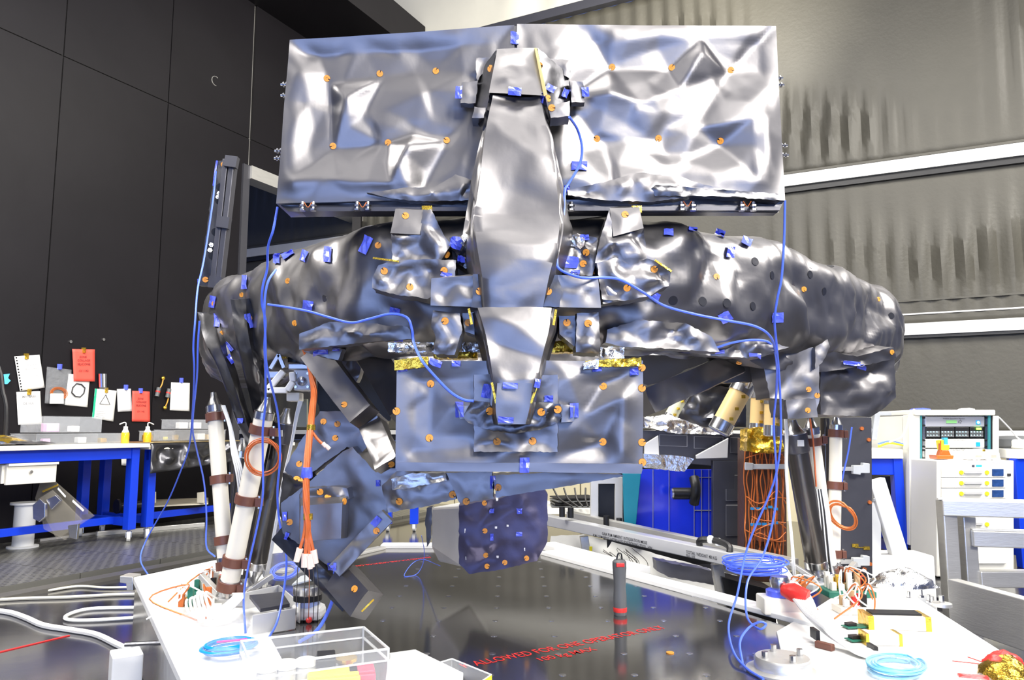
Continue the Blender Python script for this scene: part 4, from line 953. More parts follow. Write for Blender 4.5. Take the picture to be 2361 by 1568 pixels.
plate(fp_, 'dark_panel', [(1380, 1116), (1418, 1116), (1418, 1210), (1380, 1205)], 4.93, 0.03, BLACK)
plate(fp_, 'base_frame', [(1400, 1240), (1714, 1240), (1714, 1316), (1400, 1316)], 5.05, 0.2, GREY)
# ================================================================ copper harness unit
cu = thing('harness_unit', W(1762, 1330, 4.0), 'brown unit covered with hanging copper wires and gold film', 'harness')
plate(cu, 'backing', [(1716, 1010), (1812, 1010), (1816, 1345), (1716, 1340)], 4.0, 0.12, M('brown_backing', (0.09, 0.045, 0.03), 0.45, 0.3, 0.2, 30))
plate(cu, 'brown_block', [(1752, 1060), (1806, 1060), (1806, 1084), (1752, 1084)], 3.93, 0.06, BROWN); plate(cu, 'brown_block', [(1752, 1212), (1812, 1206), (1812, 1250), (1752, 1250)], 3.93, 0.06, BROWN)
foil_poly('gold_film', [(1724, 990), (1756, 984), (1806, 990), (1812, 1040), (1770, 1046), (1722, 1040)], 3.85, 0.12, cu, GOLD, amp=0.03, cell=18, seed=174, step=5)
rr = random.Random(7)
for k in range(16):
    x = 1720 + k * 5.8; y = 1046; pts = []
    for j in range(9):
        pts.append((x + rr.uniform(-5, 5), y + j * 34 + rr.uniform(-8, 8), 3.9 - rr.uniform(0, 0.04)))
    m_ = MB(); m_.tube(px_path(pts, 4), 0.0032, 5); m_.build('copper_wire', COPPER, cu, smooth=True)
for k in range(8):
    y0 = rr.uniform(1045, 1320); m_ = MB(); m_.tube(px_path([(1718 + rr.uniform(0, 20), y0, 3.88), (1750, y0 + rr.uniform(-25, 25), 3.86), (1790, y0 + rr.uniform(-30, 30), 3.87), (1812, y0 + rr.uniform(-20, 20), 3.88)], 5), 0.003, 5); m_.build('copper_wire', COPPER, cu, smooth=True)
for y in (1172, 1208):
    for k in range(5): m_ = MB(); m_.box(W(1736 + k * 13, y + rr.uniform(-3, 3), 3.87), (0.022, 0.012, 0.012)); m_.build('connector', M('blue_connector', (0.02, 0.25, 0.6), 0.4), cu)
plate(cu, 'strap_bar', [(1718, 1070), (1810, 1070), (1810, 1082), (1718, 1082)], 3.86, 0.015, GREYS); plate(cu, 'strap_bracket', [(1718, 1066), (1738, 1068), (1736, 1084), (1718, 1084)], 3.85, 0.012, ALU)
# tall dark grey plate with clear toggle clamps
tp = thing('standing_plate', WZ(1960, 1400, 0.05), 'tall dark grey plate with small clear clamps behind the right tubes', 'plate')
plate(tp, 'plate', [(1936, 962), (2010, 962), (2012, 1326), (1936, 1320)], 3.75, 0.02, GREY)
plate(tp, 'plate_foot', [(1936, 1318), (2012, 1324), (2012, 1560), (1936, 1560)], 3.78, 0.015, GREY)
for y in (1081, 1295):
    m_ = MB(); m_.bar(W(1915, y, 3.72), W(1975, y, 3.72), 0.018, 0.018); r_ = m_.build('clamp_rod', ALU, tp)
    plate(tp, 'toggle_clamp', [(1968, y - 8), (1990, y - 8), (1990, y - 14), (2006, y - 12), (2006, y + 10), (1985, y + 10), (1985, y + 14), (1968, y + 12)], 3.70, 0.03, M('frosted_clear', (0.75, 0.78, 0.8), 0.25, 0, 0, alpha=0.7))
for x, y in ((1986, 988), (2002, 1014), (2004, 1158), (2005, 1300), (1992, 1312)): m_ = MB(); q = W(x, y, 3.75); m_.cyl(q, q + Vector((0, -0.01, 0)), 0.009, n=10); m_.build('screw', COPPER, tp)
for x, y in ((1972, 1258), (1998, 1264)): m_ = MB(); m_.box(W(x, y, 3.745), (0.03, 0.004, 0.016)); m_.build('film_patch', GOLD, tp)
m_ = MB(); m_.bar(W(1970, 1262, 3.745), W(1995, 1263, 3.745), 0.004, 0.004); m_.build('film_patch', GOLD, tp)
cb = thing('clear_bracket', W(2020, 1010, 3.9), 'clear plastic bracket at the top of the tall grey plate', 'bracket')
plate(cb, 'arm', [(2018, 948), (2056, 950), (2056, 958), (2030, 958), (2022, 1015), (2010, 1015)], 3.82, 0.03, M('frosted_clear', (1, 1, 1)))
plate(cb, 'gusset', [(1982, 964), (1990, 962), (2012, 990), (2010, 1000)], 3.80, 0.02, MATS['frosted_clear'])
af = thing('white_stand', WZ(2090, 1322, 0.0), 'white slanted stand leg beside the tall grey plate', 'stand')
m_ = MB(); m_.bar(W(2018, 1105, 4.1), W(2086, 1325, 4.1), 0.085, 0.05, up=(0, 1, 0)); m_.build('leg', WHITE, af, bevel=0.004)
m_ = MB(); m_.bar(W(2016, 1150, 4.12), W(2016, 1335, 4.12), 0.05, 0.05, up=(0, 1, 0)); m_.build('leg', WHITE, af, bevel=0.004)
plate(af, 'arm', [(2014, 1150), (2028, 1140), (2028, 1150), (2014, 1158)], 4.08, 0.05, ALU); m_ = MB(); m_.box(WZ(2060, 1350, 0.17) + Vector((0, 0.0, 0)), (0.35, 0.2, 0.34)); m_.build('foot_block', WHITE, af, bevel=0.01)
# ================================================================ positioning tool bar
bt = thing('positioning_bar', W(1500, 1300, 4.2), 'long white lettered bar with black handle lying behind the platform', 'bar')
ba, bb = W(1250, 1196, 5.0), W(1800, 1312, 3.45); bd_ = (bb - ba).normalized(); bn = Vector((bd_.y, -bd_.x, 0)).normalized()
if bn.y > 0: bn = -bn
PALE = M('pale_anodised', (0.70, 0.71, 0.74), 0.28, 0.5, 0.03, 10, 0.05)
m_ = MB(); m_.bar(ba, bb, 0.07, 0.062); m_.build('beam', PALE, bt, bevel=0.004)
m_ = MB(); m_.bar(ba - bn * 0.22 + zz * 0.01, bb - bn * 0.1 + zz * 0.01, 0.05, 0.05); m_.build('beam', ALU, bt, bevel=0.004)
def on_bar(px, py): return WP(px, py, ba + bn * 0.0365, bn)
upb = bd_.cross(bn); upb = upb if upb.z > 0 else -upb
def bar_text(t, p0, p1, sq=1.0): a = on_bar(*p0); b = on_bar(*p1); text_fit(t, 'lettering', INK, bt, a, a + bd_ * (b - a).dot(bd_), upb, sq * 1.15, bold=0.004)
bar_text('GAIA PLM AMBIENT INTEGRATION MGSE', (1388, 1233), (1492, 1256)); bar_text('PLM / SVM BIPOD INTERFACES POSITIONING TOOL  HW', (1367, 1237), (1504, 1265)); bar_text('TOTAL WEIGHT 48 KG', (1582, 1276), (1653, 1292)); bar_text('SN / 01', (1582, 1285), (1602, 1290)); bar_text('SIDE INT. 1', (1704, 1306), (1746, 1315))
hp = [W(1614, 1262, 3.85), W(1614, 1246, 3.84), W(1640, 1245, 3.8), W(1668, 1252, 3.74), W(1682, 1262, 3.7), W(1682, 1276, 3.68)]
m_ = MB(); m_.tube(spline(hp, 5), 0.016, 8); m_.build('handle', BLACK, bt, smooth=True)
for a in ((1398, 1205), (1428, 1210), (1316, 1186), (1296, 1184)): m_ = MB(); q = W(*a, 4.7); m_.cyl(q - zz * 0.02, q + zz * 0.04, 0.018, n=12); m_.build('peg', BLACK, bt, smooth=True)
for a in ((1346, 1236, 4.65), (1652, 1300, 3.8)):
    q = W(*a); g = Vector((q.x + 0.05, q.y, 0.0)); m_ = MB(); m_.bar(q, g, 0.05, 0.05, up=(0, 1, 0)); m_.build('leg', ALU, bt, bevel=0.003)
for x, y, Y in ((1638, 1250, 3.8), (1656, 1256, 3.78)): m_ = MB(); q = W(x, y, Y); m_.lathe(q, (0, -0.3, 1), [(0.016, 0), (0.018, 0.02), (0.012, 0.03)], 12); m_.build('knob', WHITE, bt, smooth=True)
# white sheeting beneath the bar
ws = thing('draped_equipment', WZ(1500, 1420, 0.0), 'equipment under white plastic sheeting with loose dark wires below the bar', 'draped equipment')
SHEET = M('white_sheeting', (0.74, 0.74, 0.72), 0.45, 0, 0.1, 12, 0.06)
foil_poly('sheet', [(1270, 1236), (1345, 1232), (1560, 1290), (1760, 1345), (1780, 1480), (1500, 1400), (1262, 1300)], [5.3, 5.2, 4.5, 4.0, 3.9, 4.4, 5.2], 0.10, ws, SHEET, amp=0.03, cell=60, seed=176, step=12)
foil_poly('dark_unit', [(1512, 1292), (1640, 1316), (1648, 1350), (1540, 1330), (1514, 1316)], 4.1, 0.1, ws, M('slate_cover', (0.20, 0.20, 0.23), 0.4, 0.3), amp=0.006, cell=40, seed=177)
for k in range(12):
    x = 1390 + rr.uniform(0, 70); m_ = MB(); m_.tube(px_path([(x, 1262 + rr.uniform(0, 12), 4.2), (x + rr.uniform(10, 40), 1295, 4.15), (x + rr.uniform(20, 60), 1325, 4.15), (x + rr.uniform(0, 90), 1340 + rr.uniform(-6, 8), 4.1)], 5), 0.0016, 4); m_.build('wire', WIRE_K, ws)
plate(ws, 'yellow_tag', [(1359, 1260), (1366, 1260), (1364, 1300), (1360, 1300)], 4.6, 0.004, YELLOW)
plate(ws, 'black_box', [(1664, 1330), (1790, 1362), (1790, 1440), (1680, 1410)], 3.75, 0.2, BLACK)
# ================================================================ left side: workbenches along the black wall
def bl_pt(t, n, z): return L0 + dl * t + nl * n + zz * z       # along the wall, out from it, up
def lbox(mb, t0, t1, n0, n1, z0, z1):
    mb.hexa([bl_pt(t0, n1, z1), bl_pt(t1, n1, z1), bl_pt(t1, n1, z0), bl_pt(t0, n1, z0), bl_pt(t0, n0, z1), bl_pt(t1, n0, z1), bl_pt(t1, n0, z0), bl_pt(t0, n0, z0)])
def lt(px, py, z):                                  # pixel on a horizontal level -> (along, out)
    q = WZ(px, py, z) - L0; return q.dot(dl), q.dot(nl)
HB = 0.90
tf, nf = lt(330, 1252, GZ)                          # front right leg of the first bench
nf = min(nf, 1.0)
caster = MB(); caster.use(0).cyl((-0.014, 0, 0.045), (0.014, 0, 0.045), 0.045, n=18); caster.use(1).box((0, 0.012, 0.075), (0.045, 0.05, 0.012)); caster.box((-0.021, 0, 0.058), (0.004, 0.03, 0.05)); caster.box((0.021, 0, 0.058), (0.004, 0.03, 0.05)); caster.cyl((0, 0.012, 0.08), (0, 0.012, 0.105), 0.012, n=10)
co_ = caster.build('caster', [M('white_nylon', (0.78, 0.78, 0.76), 0.4), STEEL]); CAST = co_.data; cz_ = WL[co_.name].z
bpy.data.objects.remove(co_)
def bench(t0, t1, n0, n1, h, label, rail=True, drawer=None, topc=CREAM):
    t = thing('workbench', bl_pt((t0 + t1) / 2, (n0 + n1) / 2, GZ), label, 'workbench')
    m_ = MB(); lbox(m_, t0 - 0.05, t1 + 0.06, n0 - 0.02, n1 + 0.05, h - 0.035, h); m_.build('worktop', topc, t, bevel=0.004)
    m_ = MB(); lbox(m_, t0, t1, n1 - 0.05, n1 - 0.01, h - 0.13, h - 0.036); m_.build('apron', BLUE, t, bevel=0.003)
    m_ = MB(); lbox(m_, t1 - 0.045, t1 - 0.005, n0, n1 - 0.05, h - 0.13, h - 0.036); m_.build('apron', BLUE, t, bevel=0.003)
    lw = 0.075
    for a in (t0, t1 - lw):
        for b in (n0, n1 - lw):
            m_ = MB(); lbox(m_, a, a + lw, b, b + lw, GZ + 0.10, h - 0.036); m_.build('leg', BLUE, t, bevel=0.004)
            o = inst(CAST, 'caster', t, bl_pt(a + lw / 2, b + lw / 2, GZ + cz_)); o.rotation_euler = (0, 0, 0.5 + a)
        m_ = MB(); lbox(m_, a + 0.01, a + 0.06, n0 + lw, n1 - lw, GZ + 0.13, GZ + 0.20); m_.build('rail', BLUE, t, bevel=0.003)
    if rail: m_ = MB(); mid = (n0 + n1) / 2 + 0.1; lbox(m_, t0, t1, mid, mid + 0.05, GZ + 0.14, GZ + 0.20); m_.build('rail', BLUE, t, bevel=0.003)
    if drawer:
        d0, d1 = drawer; m_ = MB(); lbox(m_, d0, d1, n1 - 0.45, n1 - 0.06, h - 0.28, h - 0.14); m_.build('drawer_box', CREAM, t, bevel=0.004)
        m_ = MB(); lbox(m_, d0 + 0.02, d1 + 0.01, n1 - 0.06, n1 - 0.035, h - 0.29, h - 0.135); dr = m_.build('drawer_front', CREAM, t, bevel=0.004)
        m_ = MB(); q = bl_pt((d0 + d1) / 2, n1 - 0.03, h - 0.20); m_.cyl(q, q + nl * 0.012, 0.012, n=10); m_.build('lock', STEEL, dr)
        m_ = MB(); lbox(m_, d0 + 0.02, d1 + 0.01, n1 - 0.04, n1 - 0.012, h - 0.15, h - 0.132); m_.build('handle_lip', CREAM, dr)
    return t
hb_ = WP(340, 1022, bl_pt(0, nf, 0), nl).z
b1 = bench(tf - 2.6, tf, nf - 0.72, nf, hb_, 'long blue workbench with cream top and drawer along the black wall', drawer=(tl(5) + 0.0, 0), topc=CREAM) if False else None
def tb(px, n, py=1000): return (WP(px, py, bl_pt(0, n, 0), nl) - L0).dot(dl)
HB = hb_
b1 = bench(tb(0, nf) - 0.9, tf + 0.04, nf - 0.72, nf, HB, 'long blue workbench with cream top and drawer along the black wall', drawer=(tb(22, nf), tb(140, nf)))
t2a = tb(352, nf); b2 = bench(t2a, t2a + 1.7, nf - 0.70, nf - 0.02, HB - 0.02, 'blue workbench with crinkled foil over its edge near the ivory tubes')
m_ = MB()
nfb = nf + 0.04
fb_ = MB(); foil_face(fb_, bl_pt(t2a - 0.04, nfb, HB + 0.0), bl_pt(t2a + 1.3, nfb, HB), bl_pt(t2a + 1.2, nfb + 0.02, HB - 0.17), bl_pt(t2a - 0.06, nfb + 0.03, HB - 0.26), 0.03, 0.08, 0.02, 181, flip=nl)
o = fb_.build('hanging_foil', FOILD, b2, smooth=True); md = o.modifiers.new('thickness', 'SOLIDIFY'); md.thickness = 0.003
fb_ = MB(); foil_face(fb_, bl_pt(t2a - 0.04, nfb, HB + 0.006), bl_pt(t2a + 1.3, nfb, HB + 0.006), bl_pt(t2a + 1.3, nf - 0.6, HB + 0.006), bl_pt(t2a - 0.04, nf - 0.6, HB + 0.006), 0.006, 0.1, 0.03, 182, flip=zz)
o = fb_.build('hanging_foil', M('tan_foil', (0.55, 0.42, 0.2), 0.35, 0.6, 0.3, 20), b2, smooth=True); md = o.modifiers.new('thickness', 'SOLIDIFY'); md.thickness = 0.003
# ---- papers and bags pinned to the wall
def on_wall(px, py, off=0.01): return PL(px, py) + nl * off
def pin(q, parent, mat):
    m_ = MB(); m_.box(q + nl * 0.004, (0.035, 0.02, 0.05)); m_.build('tape', mat, parent)
def sheet(name, pix, mat, label, cat, tape=GOLD, tpx=None, lines=(), ink=INK, extra=None, off=0.012, holes=False):
    P_ = [on_wall(x, y, off) for x, y in pix]; c = sum(P_, Vector()) / len(P_)
    t = thing(name, (P_[2] + P_[3]) / 2, label, cat)
    mb = MB(); foil_face(mb, *P_, 0.004, 0.12, 0.03, int(pix[0][0]), wob=0.002, flip=nl); o = mb.build('page', mat, t, smooth=True)
    md = o.modifiers.new('thickness', 'SOLIDIFY'); md.thickness = 0.002; md.offset = -1
    xd = (P_[1] - P_[0]).normalized(); yd = (P_[0] - P_[3]).normalized()
    for txt, u, v, w in lines:                      # centred at u, v (0..1), width fraction w
        p = P_[0] * (1 - u) * (1 - v) + P_[1] * u * (1 - v) + P_[2] * u * v + P_[3] * (1 - u) * v
        L = (P_[1] - P_[0]).length * w
        text_fit(txt, 'lettering', ink, t, p - xd * L / 2 + nl * 0.008, p + xd * L / 2 + nl * 0.008, yd, bold=0.015)
    if holes:
        for k in range(12): q = P_[0] + (P_[3] - P_[0]) * ((k + 0.5) / 12) + xd * 0.012 + nl * 0.006; m_ = MB(); m_.cyl(q, q + nl * 0.002, 0.007, n=8); m_.build('punch_hole', WALLK, t)
    if tpx: pin(on_wall(*tpx, off), t, tape)
    if extra: extra(t, P_, xd, yd)
    return t
sheet('wall_notice', [(31, 822), (89, 818), (101, 894), (44, 902)], PAPER, 'white paper lettered collage silicone, pinned at a tilt', 'notice', GOLD, (58, 822), [('COLLAGE', 0.56, 0.30, 0.58), ('SILICONE', 0.56, 0.42, 0.55), ('CV 1142', 0.62, 0.64, 0.42)], M('faint_ink', (0.45, 0.45, 0.47), 0.6), holes=True)
sheet('wall_notice', [(36, 904), (91, 902), (95, 978), (40, 980)], PAPER, 'white paper lettered materiel de vol below the tilted one', 'notice', GOLD, (64, 904), [('MATERIEL', 0.5, 0.18, 0.6), ('DE VOL', 0.46, 0.39, 0.46)], M('mid_ink', (0.22, 0.22, 0.24), 0.6))
def oct_ring(t, P_, xd, yd):
    c = sum(P_, Vector()) / 4 + nl * 0.008 + yd * 0.0; R = 0.062; m_ = MB()
    pts = [c + (xd * math.cos(a) + yd * math.sin(a)) * R * (1.0 if k % 2 else 1.08) for k, a in ((k, math.pi / 8 + k * math.pi / 4) for k in range(8))]
    m_.tube(pts, 0.006, 6, closed=True); m_.build('octagon_drawing', INK, t)
sheet('wall_notice', [(157, 862), (206, 866), (200, 939), (148, 934)], PAPER, 'white paper with a black octagon ring drawing', 'notice', GOLD, None, (), extra=oct_ring, off=0.010)
sheet('wall_notice', [(162, 805), (214, 806), (214, 880), (166, 879)], REDPAPER, 'higher red paper lettered zone collage silicone', 'notice', GOLD, (188, 808), [('ZONE', 0.45, 0.27, 0.32), ('COLLAGE', 0.48, 0.38, 0.56), ('SILICONE', 0.48, 0.50, 0.56), ('CV 1142', 0.46, 0.70, 0.42)], M('dark_red_ink', (0.25, 0.03, 0.03), 0.6), off=0.028)
def coil_in(t, P_, xd, yd):
    c = P_[3] * 0.35 + P_[2] * 0.35 + P_[0] * 0.15 + P_[1] * 0.15 + nl * 0.012
    for k in range(4):
        R = 0.05 + 0.008 * k; m_ = MB(); m_.tube([c + (xd * math.cos(a) * 1.1 + yd * math.sin(a) * 0.75) * R + nl * 0.003 * k for a in (j * 0.35 for j in range(18))], 0.003, 5, closed=True); m_.build('wire_loop', COPPER, t)
    m_ = MB(); q = c - yd * 0.06 - xd * 0.02; m_.hexa([q + xd * u + yd * v + nl * w for w in (0.014, 0.004) for u, v in ((-0.06, 0.05), (0.06, 0.06), (0.065, -0.03), (-0.06, -0.04))]); m_.build('inner_label', PAPER, t)
sheet('plastic_bag', [(101, 846), (158, 853), (152, 934), (96, 930)], FILM, 'clear bag with copper wire pinned beside the octagon paper', 'bag', TAPE, (130, 846), (), extra=coil_in, off=0.045)
def tri(t, P_, xd, yd):
    c = sum(P_, Vector()) / 4 + nl * 0.008 + yd * 0.035; R = 0.062; m_ = MB()
    m_.tube([c + (xd * math.cos(a) + yd * math.sin(a)) * R for a in (math.pi / 2, math.pi * 7 / 6, math.pi * 11 / 6)], 0.004, 5, closed=True); m_.build('triangle_drawing', INK, t)
    m_ = MB(); m_.hexa([P_[0] + xd * a + nl * b for a, b in ((0, 0.004), (0.02, 0.004))] + [P_[3] + xd * a + nl * b for a, b in ((0.02, 0.004), (0, 0.004))] + [P_[0] + xd * a for a in (0, 0.02)] + [P_[3] + xd * a for a in (0.02, 0)]); m_.build('spine', M('green_spine', (0.02, 0.45, 0.25), 0.4), t)
    for k in range(4): q = c - yd * (0.10 + 0.018 * k) - xd * 0.03; m_ = MB(); m_.bar(q - xd * 0.05, q + xd * (0.03 + 0.02 * (k % 2)), 0.003, 0.002); m_.build('print_line', MATS['mid_ink'], t)
sheet('wall_notice', [(217, 896), (267, 901), (259, 972), (210, 964)], PAPER, 'white paper with a warning triangle and green binding edge', 'notice', GOLD, (242, 900), (), extra=tri)
sheet('plastic_bag', [(268, 897), (300, 896), (303, 948), (270, 950)], M('white_bag', (0.75, 0.76, 0.78), 0.3, 0, 0.3, 20, 0.1, coat=0.5), 'crumpled white bag pinned between the triangle paper and a red paper', 'bag', TAPE, (288, 893), ())
sheet('wall_notice', [(303, 901), (343, 903), (344, 973), (302, 972)], REDPAPER, 'lower red paper lettered zone collage silicone', 'notice', TAPE, (322, 901), [('ZONE', 0.45, 0.27, 0.34), ('COLLAGE', 0.5, 0.38, 0.58), ('SILICONE', 0.48, 0.50, 0.58), ('CV 1142', 0.46, 0.69, 0.42)], MATS['dark_red_ink'])
sheet('wall_notice', [(393, 882), (436, 883), (435, 948), (390, 946)], PAPER, 'nearly blank white paper pinned beyond the bulb connectors', 'notice', TAPE, (416, 877), [('ZONE', 0.45, 0.25, 0.3), ('COLLAGE', 0.48, 0.36, 0.5), ('SILICONE', 0.48, 0.47, 0.5), ('CV 1142', 0.46, 0.68, 0.4)], M('very_faint_ink', (0.72, 0.70, 0.68), 0.7))
sheet('wall_notice', [(278, 1034), (302, 1034), (302, 1075), (278, 1073)], PAPER, 'white paper lettered 1142 hanging below the bench edge', 'notice', None, None, [('1142', 0.3, 0.35, 0.5)], MATS['mid_ink'])
# pens in a bag
pb = thing('pen_bag', on_wall(232, 895, 0.02), 'small clear bag of pens pinned above the triangle paper', 'bag')
for k, mt in enumerate((RED, M('blue_pen', (0.02, 0.1, 0.6), 0.4), BLACK, WHITE)):
    m_ = MB(); m_.cyl(on_wall(227 + k * 3.4, 893, 0.02), on_wall(226 + k * 3.6, 862, 0.02), 0.007, n=8); m_.build('pen', mt, pb)
m_ = MB(); foil_face(m_, on_wall(224, 862, 0.035), on_wall(240, 862, 0.035), on_wall(240, 898, 0.035), on_wall(224, 898, 0.035), 0.006, 0.05, 0.02, 183, flip=nl); m_.build('pouch', FILM, pb, smooth=True)
for (a, b, lab) in (((372, 872), (360, 902), 'upper small striped connector on an orange lead, pinned to the wall'), ((384, 905), (376, 940), 'lower small striped connector on an orange lead, pinned to the wall')):
    cn = thing('lead_connector', on_wall(*b, 0.03), lab, 'connector')
    m_ = MB(); m_.tube(spline([on_wall(a[0], a[1], .03), on_wall((a[0] + b[0]) / 2 + 2, (a[1] + b[1]) / 2, .035), on_wall(*b, .03)], 6), 0.006, 6); m_.build('lead', ORANGE, cn, smooth=True)
    e = b if a[1] < 890 else a
    m_ = MB(); m_.cyl(on_wall(e[0] - 3, e[1] + 12, .03), on_wall(e[0] + 2, e[1] - 8, .03), 0.022, n=12); m_.build('connector_body', GREYP, cn, smooth=True)
    m_ = MB(); m_.cyl(on_wall(e[0] - 1, e[1] + 3, .03), on_wall(e[0], e[1], .03), 0.024, n=12); m_.build('connector_band', RED, cn, smooth=True)
    f = a if a[1] < 890 else b
    m_ = MB(); m_.lathe(on_wall(*f, .03), nl, [(0.004, -0.015), (0.018, -0.008), (0.02, 0.004), (0.012, 0.014), (0.003, 0.017)], 12); m_.build('bead', GOLD, cn, smooth=True)
# ---- things on the benches
def bt_pt(px, n, z=None):                            # on the benches: column of the picture, distance in from the front edge
    q = WP(px, 1000, bl_pt(0, nf - n, 0), nl); q.z = HB if z is None else z; return q
def clear_box(label, px, inset, w, d, h, z0, rot=0.9, inner=None, name='clear_box', frost=None):
    q = bt_pt(px, inset, z0); t = thing(name, q, label, 'box'); R = Matrix.Rotation(rot, 3, 'Z'); th = 0.004
    m_ = MB(); m_.box(q + zz * (th / 2), (w, d, th), R); m_.build('base', frost or PERSP, t)
    for sx, sy, ww, dd in ((0, -d / 2, w, th), (0, d / 2, w, th), (-w / 2, 0, th, d), (w / 2, 0, th, d)):
        m_ = MB(); m_.box(q + R @ Vector((sx, sy, h / 2)), (ww, dd, h), R); m_.build('side', frost or FILM, t)
    m_ = MB(); m_.box(q + zz * h, (w + 0.012, d + 0.012, 0.008), R); m_.build('lid', frost or FILM, t)
    for k, (mt, sx, sy, s) in enumerate(inner or ()):
        m_ = MB(); m_.box(q + R @ Vector((sx, sy, s * 0.5 + 0.006)), (s * 1.5, s * 1.2, s), R); m_.build('content', mt, t, bevel=0.006)
    return t
PINK = M('pink_cloth', (0.75, 0.45, 0.70), 0.7)
rz = math.atan2(dl.y, dl.x)
clear_box('lower wide clear box on the workbench before the octagon paper', 160, 0.34, 0.75, 0.34, 0.085, HB, rz, ((WHITE, 0.1, 0, 0.05), (PINK, -0.2, 0, 0.04), (GOLD, 0.3, 0, 0.04)))
clear_box('clear box with pink cloth stacked on the wide clear box', 142, 0.36, 0.50, 0.30, 0.13, HB + 0.095, rz, ((PINK, -0.1, 0, 0.07), (WHITE, 0.1, 0, 0.05)))
clear_box('low clear box with yellow film on the foil-edged bench', 362, 0.34, 0.22, 0.20, 0.09, HB + 0.014, rz, ((GOLD, -0.1, 0, 0.05), (YELLOW, 0.1, 0, 0.03)))
clear_box('clear box of white cloth on the foil-edged bench', 440, 0.3, 0.60, 0.28, 0.10, HB + 0.014, rz, ((WHITE, 0.1, 0, 0.06), (GOLD, -0.2, 0, 0.05), (TAN, 0.22, 0, 0.05)))
clear_box('small clear box stacked on the box of white cloth', 434, 0.3, 0.42, 0.24, 0.09, HB + 0.122, rz, ((WHITE, 0.08, 0, 0.06), (WHITE, -0.08, 0, 0.06)))
AMBER = M('amber_liquid', (0.85, 0.42, 0.02), 0.2, 0, 0, coat=0.5)
for px, lab in ((289, 'wash bottle of amber liquid nearer the triangle paper'), (340, 'wash bottle of orange liquid before the lower red paper')):
    q = bt_pt(px, 0.16); bo_ = thing('wash_bottle', q, lab, 'bottle')
    m_ = MB(); m_.lathe(q, (0, 0, 1), [(0.031, 0), (0.034, 0.004), (0.034, 0.085), (0.030, 0.095)], 18); m_.build('liquid_body', AMBER, bo_, smooth=True)
    m_ = MB(); m_.lathe(q + zz * 0.095, (0, 0, 1), [(0.030, 0), (0.022, 0.02), (0.018, 0.028), (0.018, 0.05), (0.006, 0.054)], 16); m_.build('cap', WHITE, bo_, smooth=True)
    m_ = MB(); s_ = -1 if px < 300 else 1; m_.tube(spline([q + zz * 0.145, q + zz * 0.175, q + zz * 0.18 + dl * 0.02 * s_, q + zz * 0.165 + dl * 0.06 * s_], 5), 0.005, 6); m_.build('spout', WHITE, bo_, smooth=True)
pad = thing('foil_package', bt_pt(60, 0.2), 'loose foil and film sheets heaped on the end of the long workbench', 'foil')
for k, (x0, x1, dz, mt) in enumerate(((-40, 120, 0.02, FOIL), (0, 105, 0.012, M('blue_grey_film', (0.25, 0.3, 0.5), 0.25, 0.6, 0.3, 12)), (-20, 75, 0.05, GOLD), (40, 100, 0.03, SILVER))):
    a = tb(x0, nf - 0.1); b = tb(x1, nf - 0.1); mb = MB(); foil_face(mb, bl_pt(a, nf - 0.02 - 0.05 * k, HB + 0.012), bl_pt(b, nf - 0.05, HB + 0.012), bl_pt(b, nf - 0.45, HB + dz + 0.02), bl_pt(a, nf - 0.5, HB + dz + 0.05), 0.02, 0.09, 0.02, 190 + k, flip=zz)
    o = mb.build('film_sheet', mt, pad, smooth=True); md = o.modifiers.new('thickness', 'SOLIDIFY'); md.thickness = 0.003
lamp = thing('task_lamp', bt_pt(13, 0.45), 'black gooseneck lamp arm at the end of the workbench', 'lamp')
m_ = MB(); m_.tube(spline([bt_pt(13, 0.45), W(14, 940, bt_pt(13, 0.45).y), W(6, 900, bt_pt(13, 0.45).y), W(1, 860, bt_pt(13, 0.45).y), W(-14, 820, bt_pt(13, 0.45).y)], 6), 0.018, 8); m_.build('arm', BLACK, lamp, smooth=True)
m_ = MB(); m_.lathe(bt_pt(13, 0.45), (0, 0, 1), [(0.05, 0), (0.05, 0.02), (0.03, 0.035)], 16); m_.build('base', BLACK, lamp, smooth=True)
gl = thing('blue_clip', on_wall(12, 874, 0.02), 'pale blue crumpled clip stuck at the wall end', 'clip')
m_ = MB(); m_.prism([on_wall(x, y, 0.03) for x, y in ((2, 864), (18, 862), (14, 872), (20, 878), (12, 886), (2, 886))], nl * -0.02); m_.build('clip_body', M('sky_plastic', (0.1, 0.5, 0.85), 0.4), gl)
# ---- things below the benches
sp_ = thing('white_spool', WZ(52, 1264, GZ), 'white flanged pedestal tube standing under the workbench', 'pedestal')
q = WZ(52, 1262, GZ); hsp = WP(52, 1158, q, Vector((0, -1, 0))).z
m_ = MB(); m_.lathe(q, (0, 0, 1), [(0.115, 0), (0.115, 0.012), (0.078, 0.016), (0.078, hsp - GZ - 0.02), (0.11, hsp - GZ - 0.016), (0.11, hsp - GZ)], 28); m_.build('tube', WHITE, sp_, smooth=True)
ac = thing('acrylic_jig', WZ(130, 1240, GZ), 'clear acrylic jig with metal angle brackets leaning under the workbench', 'jig')
plate(ac, 'acrylic_plate', [(92, 1112), (108, 1095), (200, 1176), (216, 1190), (130, 1244), (80, 1150)], 6.1, 0.02, PERSP); plate(ac, 'acrylic_plate', [(88, 1150), (120, 1130), (190, 1200), (150, 1246), (100, 1220)], 6.0, 0.015, PERSP)
plate(ac, 'bracket', [(75, 1165), (92, 1150), (104, 1162), (104, 1192), (90, 1204), (76, 1196)], 5.95, 0.03, STEEL); plate(ac, 'bracket', [(106, 1152), (128, 1142), (140, 1154), (118, 1176)], 5.98, 0.03, STEEL); plate(ac, 'bracket', [(156, 1212), (180, 1208), (176, 1244), (160, 1240)], 5.9, 0.03, STEEL)
